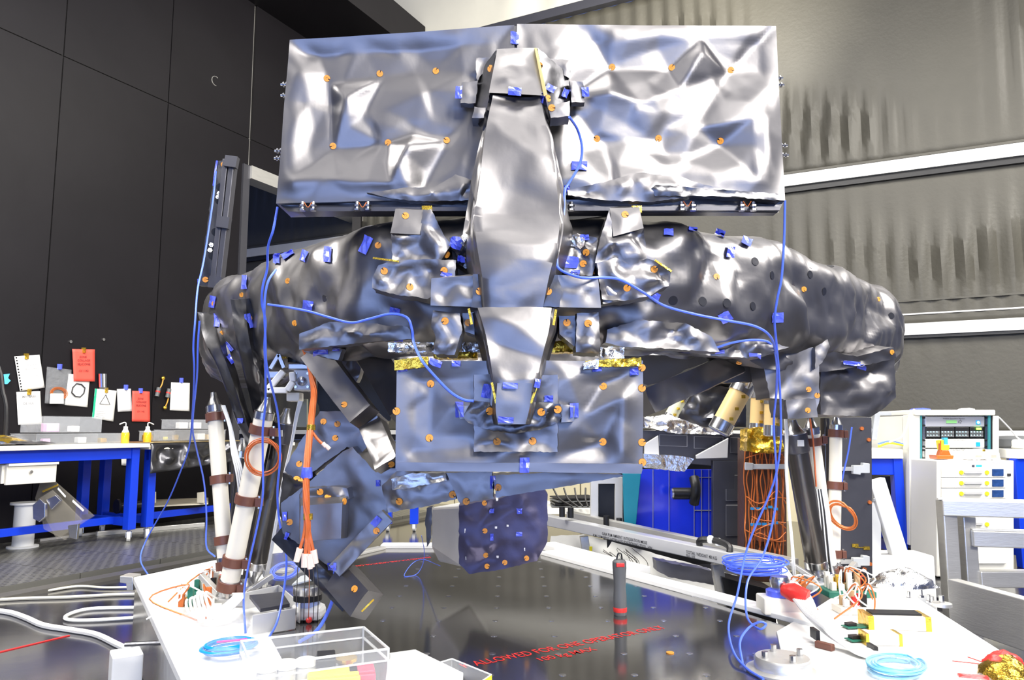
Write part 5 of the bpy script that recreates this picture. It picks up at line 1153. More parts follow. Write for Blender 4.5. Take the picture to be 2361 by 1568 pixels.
plate(ac, 'tape_strip', [(96, 1132), (134, 1116), (134, 1120), (98, 1136)], 6.05, 0.004, GOLD); plate(ac, 'stripe', [(134, 1124), (152, 1144), (150, 1148), (132, 1128)], 6.05, 0.004, PAPER); plate(ac, 'stripe', [(168, 1152), (194, 1176), (191, 1180), (166, 1157)], 6.05, 0.004, PAPER)
rl_ = thing('black_roller', WZ(310, 1200, GZ), 'black flanged roller lying across the bench rails', 'roller')
zr = GZ + 0.26; qa = WZ(268, 1168, zr); qb = WZ(345, 1162, zr); ax_ = (qb - qa).normalized()
m_ = MB(); m_.lathe(qa, ax_, [(0.065, 0), (0.065, 0.02), (0.028, 0.03), (0.028, 0.12), (0.036, 0.13), (0.036, (qb - qa).length), (0.02, (qb - qa).length + 0.01)], 22); m_.build('roller_body', BLACK, rl_, smooth=True)
tr_ = thing('clear_tray', WZ(420, 1175, GZ + 0.22), 'long clear tray with cream brackets on the lower bench rail', 'tray')
zq = GZ + 0.235; tq = [WZ(340, 1170, zq), WZ(480, 1163, zq), WZ(480, 1150, zq), WZ(345, 1155, zq)]
m_ = MB(); m_.prism(tq, (0, 0, 0.012)); m_.build('tray_base', M('cream_plastic', (0.72, 0.66, 0.5), 0.4), tr_)
for x in (348, 460): plate(tr_, 'bracket', [(x - 6, 1136), (x + 10, 1134), (x + 10, 1160), (x - 6, 1160)], tq[0].y - 0.05 if x < 400 else tq[1].y - 0.05, 0.02, MATS['cream_plastic'])
mp_ = thing('metal_profile', WZ(300, 1236, GZ), 'bright metal profile lying on the raised floor behind the casters', 'metal bar')
m_ = MB(); m_.bar(WZ(222, 1236, GZ) + zz * 0.02, WZ(470, 1214, GZ) + zz * 0.02, 0.05, 0.04); m_.build('profile', ALU, mp_, bevel=0.003)
m_ = MB(); m_.bar(WZ(90, 1249, GZ) + zz * 0.012, WZ(225, 1232, GZ) + zz * 0.012, 0.03, 0.02); m_.build('profile', ALU, mp_)
# cables on the dark floor
cable('floor_cable', [WZ(x, y, 0.012) for x, y in ((-40, 1405), (20, 1412), (60, 1425), (100, 1442), (160, 1452), (220, 1463), (270, 1486), (312, 1506))], 0.014, WHITE, 'thick white cable snaking over the dark floor to the platform side')
cable('floor_cable', [WZ(x, y, 0.01) for x, y in ((320, 1401), (250, 1402), (200, 1405), (165, 1414), (150, 1424), (165, 1430), (220, 1430), (320, 1424))], 0.010, WHITE, 'pale cable doubled in a narrow loop on the dark floor')
cable('floor_cable', [WZ(x, y, 0.01) for x, y in ((-20, 1384), (60, 1380), (160, 1377), (250, 1372), (320, 1370))], 0.010, M('pale_grey_sheath', (0.6, 0.58, 0.5), 0.4), 'straight pale grey cable beside the metal kerb strip')
cable('floor_cable', [WZ(x, y, 0.01) for x, y in ((110, 1362), (180, 1352), (240, 1355), (310, 1354))], 0.008, MATS['pale_grey_sheath'], 'thin pale cable leading to the clamp at the platform corner')
rp = MB(); rp.bar(WZ(-20, 1508, 0.002), WZ(160, 1465, 0.002), 0.012, 0.003); rp.build('floor_line', REDINK, None, label='thin red line taped on the dark floor', cat='floor line')
# clamp on the platform's left corner and white foot block
pc = thing('corner_clamp', W(300, 1345, 3.7), 'small bright clamp fixed at the left corner of the platform', 'clamp')
plate(pc, 'clamp_block', [(276, 1328), (306, 1330), (306, 1362), (292, 1362), (290, 1346), (276, 1344)], WZ(308, 1331, ZT).y - 0.02, 0.08, ALU)
pf = thing('white_foot_block', WZ(395, 1640, 0.0), 'white block standing against the metal side of the platform', 'block')
qf = WZ(352, 1545, 0.12); m_ = MB(); m_.box((qf.x - 0.075, qf.y - 0.05, 0.10), (0.11, 0.10, 0.20), Matrix.Rotation(-1.0, 3, 'Z')); m_.build('block', WHITE, pf, bevel=0.006)
m_ = MB(); q = W(330, 1486, 2.6); m_.cyl(q + Vector((-0.06, 0, 0)), q + Vector((0.05, 0.02, 0)), 0.008, n=8); m_.build('rod', STEEL, pf)
# ================================================================ right side
def fplate(parent, name, x0, y0, x1, y1, Y, th, mat, bevel=0.002):
    return plate(parent, name, [(x0, y0), (x1, y0), (x1, y1), (x0, y1)], Y, th, mat, bevel)
OFFW = M('off_white_metal', (0.80, 0.79, 0.73), 0.4, 0, 0.02, 30, 0.03)
# ---- electronics rack
YR = WZ(2200, 1306, 0.0).y
rk = thing('equipment_rack', WZ(2190, 1306, 0), 'tall off-white electronics rack with green display and dark drive bays', 'rack')
def colz(x0, x1, y0, y1, Y, th, nm, mt, bv=0.006): return fplate(rk, nm, x0, y0, x1, y1, Y, th, mt, bv)
colz(2097, 2126, 957, 1258, YR, 0.10, 'post', OFFW); colz(2290, 2304, 959, 1258, YR, 0.10, 'post', OFFW)
colz(2108, 2296, 945, 958, YR - 0.02, 0.7, 'top_cover', OFFW, 0.01); colz(2099, 2304, 1250, 1266, YR, 0.7, 'base_beam', GREY)
xl_, xr_ = W(2108, 1100, YR).x, W(2298, 1100, YR).x
for x_ in (xl_, xr_): m_ = MB(); m_.box((x_, YR + 0.40, 0.62), (0.012, 0.56, 0.95)); m_.build('side_panel', OFFW, rk)
m_ = MB(); m_.box(((xl_ + xr_) / 2, YR + 0.67, 0.62), (xr_ - xl_, 0.012, 0.95)); m_.build('back_panel', GREY, rk)
TEALG = M('teal_edge', (0.05, 0.25, 0.28), 0.2, 0.2)
colz(2122, 2126, 958, 1252, YR - 0.005, 0.012, 'door_edge', TEALG, 0); colz(2279, 2284, 958, 1252, YR - 0.005, 0.012, 'door_edge', TEALG, 0); colz(2284, 2291, 958, 1252, YR + 0.01, 0.03, 'dark_gap', BLACK, 0)
colz(2127, 2134, 958, 1250, YR + 0.03, 0.03, 'rail', STEEL, 0); colz(2270, 2278, 958, 1250, YR + 0.03, 0.03, 'rail', STEEL, 0)
SIL = M('silver_panel', (0.55, 0.56, 0.62), 0.35, 0.5)
un = [(960, 984, SIL), (1012, 1033, OFFW), (1035, 1060, OFFW)]
for y0, y1, mt in un:
    u = colz(2134, 2270, y0, y1, YR + 0.02, 0.5, 'rack_unit', mt, 0.003)
    if y0 < 1020 or True:
        for yy in (y0 + 3, y1 - 3):
            for xx in (2130, 2274): m_ = MB(); q = W(xx, yy, YR + 0.02); m_.cyl(q, q + Vector((0, -0.008, 0)), 0.008, n=8); m_.build('screw', BLACK, u)
    m_ = MB(); q = W(2255, (y0 + y1) / 2 + 2, YR + 0.018); m_.box(q, (0.03, 0.006, 0.03)); b_ = m_.build('power_button', M('cyan_ring', (0.02, 0.35, 0.85), 0.3), u)
    if y0 == 960:
        m_ = MB(); m_.cyl(q + Vector((0, -0.002, 0)), q + Vector((0, -0.006, 0)), 0.010, n=12); m_.build('lit_button', M('lit_white_blue', (0.5, 0.8, 1.0), 0.4, emit=4.0), u)
        fplate(u, 'display', 2182, 969, 2206, 976, YR + 0.016, 0.006, M('green_lcd', (0.18, 0.42, 0.16), 0.4, emit=0.25), 0)
        for kx, ky in ((2211, 971), (2214, 969), (2217, 971), (2211, 974), (2215, 975)): m_ = MB(); m_.box(W(kx, ky, YR + 0.017), (0.006, 0.005, 0.006)); m_.build('key', GREYP, u)
        a = W(2174, 966.5, YR + 0.0165); text_fit('Multilink SpaceWire Monitor', 'lettering', INK, u, a, a + Vector((0.165, 0, 0)), zz, 1.0)
    if y0 > 1000:
        a = W(2186 if y0 < 1030 else 2192, y0 + 3.8, YR + 0.0165); text_fit('Wire Interface Platform' if y0 < 1030 else 'Interface Platform', 'lettering', INK, u, a, a + Vector((0.14, 0, 0)), zz, 1.0)
for k in range(4):
    x0 = 2136 + k * 33.5
    u = colz(x0, x0 + 31.5, 985, 1009, YR + 0.02, 0.4, 'drive_bay', BLACK, 0.002)
    for r_ in range(2):
        fplate(u, 'drive_tray', x0 + 1, 994 + r_ * 7.5, x0 + 30.5, 1000 + r_ * 7.5, YR + 0.013, 0.008, GREYP, 0)
        for j in range(4): m_ = MB(); m_.box(W(x0 + 3 + j * 7, 996 + r_ * 7.5, YR + 0.011), (0.006, 0.004, 0.008)); m_.build('indicator', M('pale_cyan', (0.4, 0.75, 0.9), 0.4, emit=0.4), u)
    if k == 3: m_ = MB(); m_.box(W(2257, 988.5, YR + 0.012), (0.035, 0.006, 0.014)); m_.build('lit_indicator', M('green_lamp', (0.25, 1.0, 0.05), 0.4, emit=5.0), u)
for y0, y1, mt in ((1062, 1080, OFFW), (1112, 1160, M('pale_grey_panel', (0.6, 0.62, 0.65), 0.4)), (1164, 1214, MATS['pale_grey_panel']), (1217, 1250, OFFW)):
    u = colz(2134, 2270, y0, y1, YR + 0.03, 0.4, 'rack_unit', mt, 0.003)
    for yy in (y0 + 4, y1 - 4): m_ = MB(); m_.box(W(2140, yy, YR + 0.024), (0.016, 0.01, 0.016)); m_.build('screw', BLACK, u)
fplate(rk, 'black_clip', 2139, 1082, 2147, 1108, YR + 0.01, 0.03, BLACK); fplate(rk, 'handle', 2143, 1112, 2150, 1165, YR + 0.01, 0.03, ALU); fplate(rk, 'yellow_tag', 2145, 1226, 2150, 1248, YR + 0.02, 0.006, GOLD)
for x in (2140, 2290): o = inst(CAST, 'caster', rk, (W(x, 1290, YR).x, YR + 0.06, cz_), scale=1.0)
for x in (2125, 2285):
    m_ = MB(); m_.box((W(x, 1290, YR).x, YR + 0.35, 0.075), (0.06, 0.5, 0.15)); m_.build('foot', GREY, rk)
# items on the rack
for k, (x0, x1, h, mt, lab) in enumerate(((2110, 2146, 0.035, TAPE, 'blue and white film heap on the rack top'), (2222, 2248, 0.02, WHITE, 'small white packet on the rack top'))):
    t_ = thing('film_packet', W(x0, 945, YR + 0.1), lab, 'packet'); foil_poly('packet', [(x0, 946), (x0 + 6, 942), ((x0 + x1) / 2, 940.5), (x1, 943), (x1, 946)], YR + 0.05, 0.1, t_, mt, amp=0.004, cell=10, seed=200 + k, step=4, wob=0.3)
cable('rack_cable', [W(2108, 944, YR - 0.03), W(2098, 955, YR - 0.04), W(2090, 985, YR - 0.04), W(2078, 1008, YR - 0.05), W(2050, 1020, YR - 0.05)], 0.007, WHITE, 'white cable dropping from the rack top to the bench')
cable('rack_cable', [W(2303, 962, YR), W(2330, 990, YR), W(2350, 1012, YR), W(2380, 1022, YR)], 0.006, GREYS, 'thin grey cable running from the rack over the reel')
# ---- drawer cabinet
YC = WZ(2250, 1334, 0.0).y
cbn = thing('drawer_cabinet', WZ(2250, 1318, 0), 'white drawer cabinet with yellow dots and dark handles', 'cabinet')
fplate(cbn, 'body', 2160, 1062, 2338, 1330, YC, 0.34, OFFW, 0.006)
def drawer(x0, y0, x1, y1, full=True, photo=True):
    d = fplate(cbn, 'drawer', x0, y0, x1, y1, YC - 0.012, 0.014, OFFW, 0.003)
    ym = (y0 + y1) / 2
    if full:
        fplate(d, 'handle', 2225, ym - 3.5, 2266, ym + 2.5, YC - 0.024, 0.014, GREYS, 0.001)
        for x in (2216, 2275): m_ = MB(); q = W(x, ym, YC - 0.012); m_.cyl(q, q + Vector((0, -0.006, 0)), 0.0145, n=16); m_.build('yellow_dot', YELLOW, d)
    if photo: fplate(d, 'picture', 2288, ym - 8, 2314, ym + 8, YC - 0.016, 0.005, M('dark_blue_picture', (0.02, 0.06, 0.2), 0.3, 0, 0, var=0.9, vscale=40), 0)
for k in range(3): drawer(2171, 1078 + k * 24.3, 2320, 1101 + k * 24.3)
drawer(2171, 1152, 2320, 1190); drawer(2171, 1192, 2320, 1226, True, False); drawer(2171, 1229, 2320, 1300, False, False)
fplate(cbn, 'label', 2251, 1072, 2264, 1077, YC - 0.004, 0.005, M('label_blue', (0.05, 0.4, 0.85), 0.5), 0); fplate(cbn, 'grey_plate', 2290, 1064, 2307, 1082, YC - 0.006, 0.008, GREYS, 0); fplate(cbn, 'lock', 2241, 1072, 2247, 1080, YC - 0.006, 0.008, STEEL, 0); fplate(cbn, 'label', 2323, 1092, 2331, 1098, YC - 0.004, 0.005, INK, 0)
q = (W(2250, 1062, YC)); topz = q.z
td_ = thing('tape_dispenser', W(2178, 1058, YC + 0.05), 'amber tape dispenser with yellow and blue clip on the white cabinet', 'tape dispenser')
AMB = M('amber_plastic', (0.55, 0.12, 0.02), 0.25, 0, 0, coat=0.5)
def cp(x, y, dy=0.12): return W(x, y, YC + dy)
m_ = MB(); m_.prism([cp(2159, 1050), cp(2200, 1050), cp(2198, 1059), cp(2161, 1059)], (0, 0.1, 0)); m_.build('base', AMB, td_, bevel=0.004)
m_ = MB(); m_.prism([cp(2172, 1038, 0.13), cp(2188, 1038, 0.13), cp(2194, 1051, 0.13), cp(2168, 1051, 0.13)], (0, 0.06, 0)); m_.build('body', AMB, td_, bevel=0.004)
m_ = MB(); m_.prism([cp(2166, 1016, 0.13), cp(2176, 1014, 0.13), cp(2177, 1026, 0.13), cp(2190, 1026, 0.13), cp(2189, 1038, 0.13), cp(2170, 1038, 0.13)], (0, 0.05, 0)); m_.build('yellow_clip', YELLOW, td_, bevel=0.003)
m_ = MB(); m_.prism([cp(2176, 1009, 0.128), cp(2185, 1009, 0.128), cp(2186, 1025, 0.128), cp(2178, 1025, 0.128)], (0, 0.03, 0)); m_.build('blue_clip', M('label_blue', (0, 0, 0)), td_)
m_ = MB(); m_.bar(cp(2167, 1016, 0.14), cp(2167, 1051, 0.14), 0.01, 0.02, up=(0, 1, 0)); m_.build('post', AMB, td_)
bg = thing('plastic_bag', W(2275, 1058, YC + 0.1), 'white plastic bag with red print lying on the white cabinet', 'bag')
foil_poly('bag_film', [(2236, 1060), (2245, 1046), (2262, 1038), (2290, 1036), (2304, 1044), (2308, 1060)], YC + 0.08, 0.18, bg, M('milky_film', (0.85, 0.82, 0.80), 0.3, 0, 0.3, 20, coat=0.4), amp=0.02, cell=18, seed=205, step=5)
fplate(bg, 'red_print', 2250, 1050, 2264, 1055, YC + 0.055, 0.004, M('pale_red', (0.85, 0.35, 0.3), 0.5), 0); fplate(bg, 'red_print', 2286, 1049, 2298, 1056, YC + 0.05, 0.004, MATS['pale_red'], 0); fplate(bg, 'yellow_knot', 2267, 1036, 2272, 1041, YC + 0.06, 0.01, GOLD, 0)
# ---- right blue benches
def rbench(x0, x1, ytop, Y, depth, label, h=None, legs=(), apron=True):
    z = W((x0 + x1) / 2, ytop, Y).z; xa, xb = W(x0, ytop, Y).x, W(x1, ytop, Y).x
    t = thing('workbench', ((xa + xb) / 2, Y + depth / 2, 0), label, 'workbench')
    m_ = MB(); m_.box(((xa + xb) / 2, Y + depth / 2, z - 0.035), (xb - xa, depth, 0.07)); m_.build('worktop', OFFW, t, bevel=0.005)
    m_ = MB(); m_.box(((xa + xb) / 2, Y + 0.05, z - 0.13), (xb - xa - 0.06, 0.05, 0.12)); m_.build('apron', BLUE, t, bevel=0.003)
    for x in legs:
        lx = W(x, ytop, Y).x
        for yy in (Y + 0.05, Y + depth - 0.08):
            m_ = MB(); m_.box((lx, yy, (z - 0.07) / 2), (0.07, 0.07, z - 0.07)); m_.build('leg', BLUE, t, bevel=0.004)
        m_ = MB(); m_.box((lx, Y + depth / 2, 0.12), (0.06, depth - 0.1, 0.08)); m_.build('rail', BLUE, t)
    return t, z
YB1 = WZ(2085, 1305, 0.0).y
rb, zb1 = rbench(1905, 2082, 1036, YB1, 0.65, 'blue workbench with white top between grey plate and rack', legs=(2072, 1925))
fplate(rb, 'pedestal', 2030, 1098, 2060, 1200, YB1 + 0.2, 0.3, GREY, 0.004); fplate(rb, 'pedestal_base', 2032, 1205, 2062, 1240, YB1 + 0.2, 0.3, M('navy_enamel', (0.01, 0.02, 0.2), 0.3), 0.004)
for k in range(3):
    cable('bench_cable', [W(2025, 1030 - k * 3, YB1 + 0.1), W(2050, 1022 - k * 2, YB1 + 0.1), W(2080, 1026 - k, YB1 + 0.08), W(2097, 1034 - k, YB1 + 0.05)], 0.008, (YELLOW, M('lime_sheath', (0.6, 0.75, 0.1), 0.4), BLUEC)[k], ('yellow', 'lime green', 'blue')[k] + ' cable heaped on the blue bench by the rack')
YB2 = YC + 0.35
rb2, zb2 = rbench(2346, 2560, 1036, YB2, 0.7, 'blue workbench with white top beyond the drawer cabinet', legs=(2352, 2500))
rw = thing('cable_reel', W(2340, 1030, YB2 + 0.4), 'dark cable reel lying on the bench beyond the cabinet', 'reel')
q = W(2338, 1030, YB2 + 0.3); q.z = zb2; m_ = MB(); m_.lathe(q, (0, 0, 1), [(0.13, 0), (0.15, 0.02), (0.15, 0.07), (0.12, 0.09), (0.05, 0.095)], 24); m_.build('winding', GREYP, rw, smooth=True)
bx_ = thing('white_case', W(2355, 1030, YB2 + 0.1), 'white case with rounded top on the bench by the reel', 'case')
q = W(2358, 1030, YB2 + 0.15); q.z = zb2; m_ = MB(); m_.box(q + Vector((0.12, 0.0, 0.035)), (0.36, 0.2, 0.07)); m_.build('case_body', OFFW, bx_, bevel=0.015)
# ---- aluminium square-tube frame
YA = WZ(2225, 1424, 0.0).y
al = thing('aluminium_frame', (W(2225, 1424, YA).x, YA, 0), 'welded aluminium square-tube frame before the drawer cabinet', 'frame')
def atube(a, b, w=0.085): m_ = MB(); m_.bar(a, b, w, w, up=(0, 1, 0) if abs((Vector(b) - Vector(a)).normalized().z) > 0.7 else (0, 0, 1)); m_.build('tube', ALU, al, bevel=0.006)
zt_ = W(2225, 1150, YA).z - 0.045
xA = W(2190, 1300, YA).x; xB = W(2242, 1300, YA).x
atube((xA, YA, 0), (xA, YA, zt_ + 0.04), 0.075); atube((xB, YA + 0.03, 0), (xB, YA + 0.03, zt_ - 0.05), 0.07); atube((xB + 0.30, YA + 0.55, 0), (xB + 0.30, YA + 0.55, zt_ - 0.2), 0.07)
atube((xA - 0.03, YA, zt_), (xA + 1.6, YA - 0.5, zt_)); z2 = W(2290, 1240, YA).z; atube((xB, YA, z2), (xB + 1.5, YA - 0.35, z2), 0.085)
z3 = W(2290, 1335, YA).z; atube((xB + 0.03, YA + 0.02, z3), (xB + 1.5, YA - 0.02, z3), 0.085)
m_ = MB(); m_.bar((xA - 0.05, YA - 0.01, zt_ + 0.047), (xA + 1.6, YA - 0.51, zt_ + 0.047), 0.04, 0.008); m_.build('weld_tape', WHITE, al); m_ = MB(); m_.bar((xB, YA - 0.01, z2 + 0.047), (xB + 1.5, YA - 0.36, z2 + 0.047), 0.04, 0.008); m_.build('weld_tape', WHITE, al)
bs = thing('dark_bench', WZ(2330, 1440, 0.0), 'low dark steel beam lying beyond the right platform wing', 'beam')
m_ = MB(); m_.bar(WZ(2120, 1352, 0.02), WZ(2480, 1470, 0.02), 0.30, 0.04); m_.build('beam', M('dark_steel', (0.12, 0.12, 0.13), 0.3, 0.8), bs, bevel=0.004)
m_ = MB(); m_.bar(WZ(2200, 1388, 0.16) , WZ(2500, 1480, 0.16), 0.06, 0.22); m_.build('side_beam', ALU, bs, bevel=0.004)
# ---- far background bench seen under the payload
fb = thing('far_bench', (0.6, 7.0, 0), 'pale bench with dark trays and cables far behind the lower box', 'bench')
m_ = MB(); qz = W(1330, 1178, 6.6).z; m_.box((0.6, 6.9, qz), (1.6, 0.7, 0.05)); m_.build('worktop', OFFW, fb, bevel=0.004)
for x in (-0.1, 1.3): m_ = MB(); m_.box((x, 6.7, qz / 2), (0.06, 0.06, qz)); m_.build('leg', BLUE, fb)
for k in range(4): m_ = MB(); m_.box((0.55, 6.75, qz + 0.035 + 0.022 * k), (0.42 - 0.02 * k, 0.3, 0.012), Matrix.Rotation(0.1 * k, 3, 'Z')); m_.build('tray', BLACK if k % 2 else GREYP, fb)
for k in range(4):
    m_ = MB(); m_.tube(spline([W(1275 + k * 25, 1125, 6.6), W(1290 + k * 20, 1150, 6.55), W(1320 + k * 12, 1168, 6.5)], 5), 0.008, 5); m_.build('cable', WIRE_K, fb)
for (x, Y, lab) in ((925, 7.6, 'blue far bench leg unit behind the left wrapped unit'), ):
    fz = thing('far_trolley', (W(x, 1240, Y).x, Y, 0), lab, 'trolley')
    for dx in (-0.13, 0.13):
        m_ = MB(); m_.box((W(x, 1200, Y).x + dx, Y, 0.25), (0.08, 0.08, 0.35)); m_.build('leg', BLUE, fz); inst(CAST, 'caster', fz, (W(x, 1200, Y).x + dx, Y, cz_))
    m_ = MB(); m_.box((W(x, 1200, Y).x, Y, 0.42), (0.5, 0.3, 0.08)); m_.build('deck', BLUE, fz); m_ = MB(); m_.box((W(x, 1200, Y).x, Y, 0.72), (0.6, 0.35, 0.1)); m_.build('shelf', BLUE, fz)
    for dx in (-0.25, 0.25): m_ = MB(); m_.box((W(x, 1200, Y).x + dx, Y, 0.55), (0.05, 0.05, 0.3)); m_.build('upright', BLUE, fz)
# ================================================================ small things on and around the platform
ZW = ZT + 0.008
def pz(px, py, h=0.0): return WZ(px, py, ZW) + zz * h
def strands(name, paths, r, mats, label, cat='cable bundle', per=6, n=5, ends=None, part='strand', group=None):
    t = thing(name, Vector(paths[0][-1]), label, cat, group)
    for k, p in enumerate(paths):
        m_ = MB(); m_.tube(spline(p, per), r, n); m_.build(part, mats[k % len(mats)], t, smooth=True)
        if ends is not None:
            a, b = Vector(p[-2]), Vector(p[-1]); d = (b - a).normalized(); m_ = MB(); m_.cyl(b - d * 0.004, b + d * 0.032, r * 2.2, r * 1.7, n=8); m_.build('connector', ends, t, smooth=True)
    return t
def coil(name, c, R, r, turns, mat, label, axis=(0, 0, 1), squash=1.0, seed=1, spread=0.012, parent=None, cat='cable coil', n=5):
    """one continuous loosely wound lead"""
    rn = random.Random(seed); ax = Vector(axis).normalized(); u = ax.orthogonal().normalized(); w = ax.cross(u); pts = []
    for k in range(turns):
        dR = rn.uniform(-0.18, 0.12) * R; off = ax * rn.uniform(0, spread) + u * rn.uniform(-0.06, 0.06) * R + w * rn.uniform(-0.06, 0.06) * R
        for j in range(14):
            a = 2 * math.pi * j / 14; pts.append(Vector(c) + off + (u * math.cos(a) + w * math.sin(a) * squash) * (R + dR))
    m_ = MB(); m_.tube(spline(pts, 2), r, n)
    return m_.build(name, mat, parent, smooth=True, label=label if parent is None else None, cat=cat if parent is None else None)
def film_bag(parent, c, sx, sy, h, seed, mat=None, name='bag_film'):
    m_ = MB(); nu_, nv_ = 22, 9; c = Vector(c)
    for j in range(nv_ + 1):
        f = j / nv_; rr_ = math.cos(f * math.pi / 2) ** 0.6 if f < 1 else 0.02
        for i in range(nu_):
            a = 2 * math.pi * i / nu_; k = 1 + 0.22 * noise.noise(Vector((math.cos(a) * 2, math.sin(a) * 2, f * 3 + seed)))
            m_.v.append(c + Vector((sx * rr_ * k * math.cos(a), sy * rr_ * k * math.sin(a), h * f * (1 + 0.3 * noise.noise(Vector((a, f * 4, seed)))))))
    for j in range(nv_):
        for i in range(nu_): m_.f.append((j * nu_ + i, j * nu_ + (i + 1) % nu_, (j + 1) * nu_ + (i + 1) % nu_, (j + 1) * nu_ + i)); m_.m.append(0)
    return m_.build(name, mat or FILM, parent, smooth=True)
# ---- orange bundle down the left unit
op = [(700, 795, 2.62), (712, 832, 2.58), (720, 872, 2.52), (724, 905, 2.45), (720, 945, 2.3), (716, 985, 2.2), (710, 1040, 2.15), (706, 1090, 2.12), (706, 1150, 2.1), (708, 1205, 2.1)]
ends_ = [(690, 1268), (704, 1280), (711, 1284), (718, 1280), (724, 1272)]
paths = []
for k in range(7):
    rn = random.Random(k); p = [W(x + 5 * math.cos(k * 0.9 + i * 1.1), y, Y + 0.012 * math.sin(k * 0.9 + i * 1.1)) for i, (x, y, Y) in enumerate(op)]
    e = ends_[k % 5]; p.append(W((e[0] + 708) / 2, 1240, 2.1)); p.append(W(e[0] + rn.uniform(-2, 2), e[1], 2.1)); paths.append(p)
ob_ = strands('orange_wire_bundle', paths, 0.0042, [M('orange_wire', (0.60, 0.14, 0.035), 0.42, 0, 0.1, 60, 0.2, 20)], 'braided orange wire bundle hanging before the left wrapped unit', ends=M('pale_pink_plug', (0.85, 0.68, 0.6), 0.4))
m_ = MB(); m_.tube(px_path([(716, 990, 2.19), (730, 1010, 2.18), (742, 1022, 2.18), (752, 1030, 2.18)], 5), 0.0045, 6); m_.build('strand', MATS['orange_wire'], ob_, smooth=True)
for e in ((748, 1026), (756, 1032)): m_ = MB(); m_.cyl(W(e[0] - 4, e[1] - 4, 2.175), W(e[0] + 4, e[1] + 4, 2.175), 0.006, n=8); m_.build('connector', MATS['pale_pink_plug'], ob_, smooth=True)
m_ = MB(); m_.lathe(W(707, 1103, 2.115), (0, 0, 1), [(0.014, 0), (0.017, 0.005), (0.014, 0.03)], 10); m_.build('tape_wrap', TAPE, ob_, smooth=True)
for y in (1198, 992): m_ = MB(); m_.lathe(W(710 if y > 1000 else 717, y, 2.1 if y > 1000 else 2.19), (0, 0, 1), [(0.013, 0), (0.013, 0.016)], 10); m_.build('tie', GOLD, ob_, smooth=True)
strands('thin_wire_group', [[W(e[0], e[1] + 14, 2.1), W(e[0] - 4 + 3 * k, 1320, 2.2), W(e[0] - 6 + 4 * k, 1370, 2.4), WZ(e[0] - 8 + 4 * k, 1432, ZT)] for k, e in enumerate(ends_)], 0.0014, [WIRE_K, WIRE_K, COPPER], 'thin black wires falling from the orange plugs past the sensor puck', 'wires', part='wire')
coil('copper_coil', W(605, 1055, 2.86), 0.064, 0.0022, 7, MATS['orange_wire'], 'orange wire coil hung on the leaning ivory tube', (0, 1, 0.1), 1.0, 3, 0.02)
coil('copper_coil', W(1942, 1190, 3.36), 0.045, 0.003, 6, COPPER, 'copper wire coil hung behind the right ivory tube', (0.3, 1, 0), 1.5, 4, 0.02)
# ---- actuator by the left strut heads
av = thing('actuator', W(660, 930, 2.85), 'grey square actuator with round dial and cut-out bracket above the left tubes', 'actuator')
fplate(av, 'motor_box', 677, 852, 716, 900, 2.78, 0.10, GREYS, 0.004); fplate(av, 'motor_top', 664, 838, 716, 852, 2.80, 0.10, PALE, 0.004)
q = W(696, 879, 2.775); m_ = MB(); m_.lathe(q, (0, -1, 0), [(0.017, 0), (0.017, 0.006), (0.012, 0.008), (0.004, 0.012)], 18); m_.build('dial', STEEL, av, smooth=True)
for dx, dy in ((-14, -16), (14, -16), (-14, 15), (14, 15)): m_ = MB(); q = W(696 + dx, 877 + dy, 2.778); m_.cyl(q, q + Vector((0, -0.005, 0)), 0.005, n=8); m_.build('screw', STEEL, av)
for a, b in (((616, 900), (662, 900)), ((662, 900), (676, 880)), ((676, 880), (674, 858)), ((616, 900), (654, 856))): m_ = MB(); m_.bar(W(*a, 2.77), W(*b, 2.77), 0.022, 0.02, up=(0, 1, 0)); m_.build('bracket_arm', WHITE, av, bevel=0.004)
for a, b in (((624, 850), (643, 818)), ((643, 818), (655, 848))): m_ = MB(); m_.bar(W(*a, 2.8), W(*b, 2.8), 0.012, 0.012, up=(0, 1, 0)); m_.build('bracket_arm', PALE, av)
fplate(av, 'rear_block', 614, 856, 648, 872, 2.86, 0.06, PALE, 0.003); m_ = MB(); m_.lathe(W(682, 836, 2.86), (0, 0, 1), [(0.03, 0), (0.03, 0.03), (0.02, 0.034)], 16); m_.build('sensor_cap', BLACK, av, smooth=True)
fplate(av, 'lower_block', 660, 905, 690, 925, 2.84, 0.06, CREAM, 0.003); fplate(av, 'side_pin', 730, 866, 746, 876, 2.82, 0.02, WHITE, 0.003); fplate(av, 'gold_pad', 642, 800, 660, 826, 2.84, 0.02, GOLD, 0.002); fplate(av, 'rear_plate', 684, 920, 708, 985, 2.98, 0.02, M('olive_plate', (0.28, 0.29, 0.22), 0.4), 0.002)
strands('white_wire_bundle', [[W(690 + 3 * k, 925, 2.8), W(682 + 2 * k, 960, 2.8), W(672 + k, 1020, 2.82), W(652 + k, 1110, 2.86), W(640 + k, 1180, 2.92), W(620 + 2 * k, 1290, 3.0), pz(606 + 4 * k, 1362, 0.01)] for k in range(3)], 0.0045, [WIRE_W], 'white taped wires running down beside the black left tube')
strands('white_wire_bundle', [[W(512 + 2 * k, 935, 3.08), W(528 + k * 2, 985, 3.06), W(534 + 4 * k, 1040, 3.04), W(545 + 5 * k, 1090, 3.02), W(552 + 5 * k, 1140, 3.02)] for k in range(4)], 0.0035, [WIRE_W], 'short white wires fanned between the left ivory tubes', ends=WHITE)
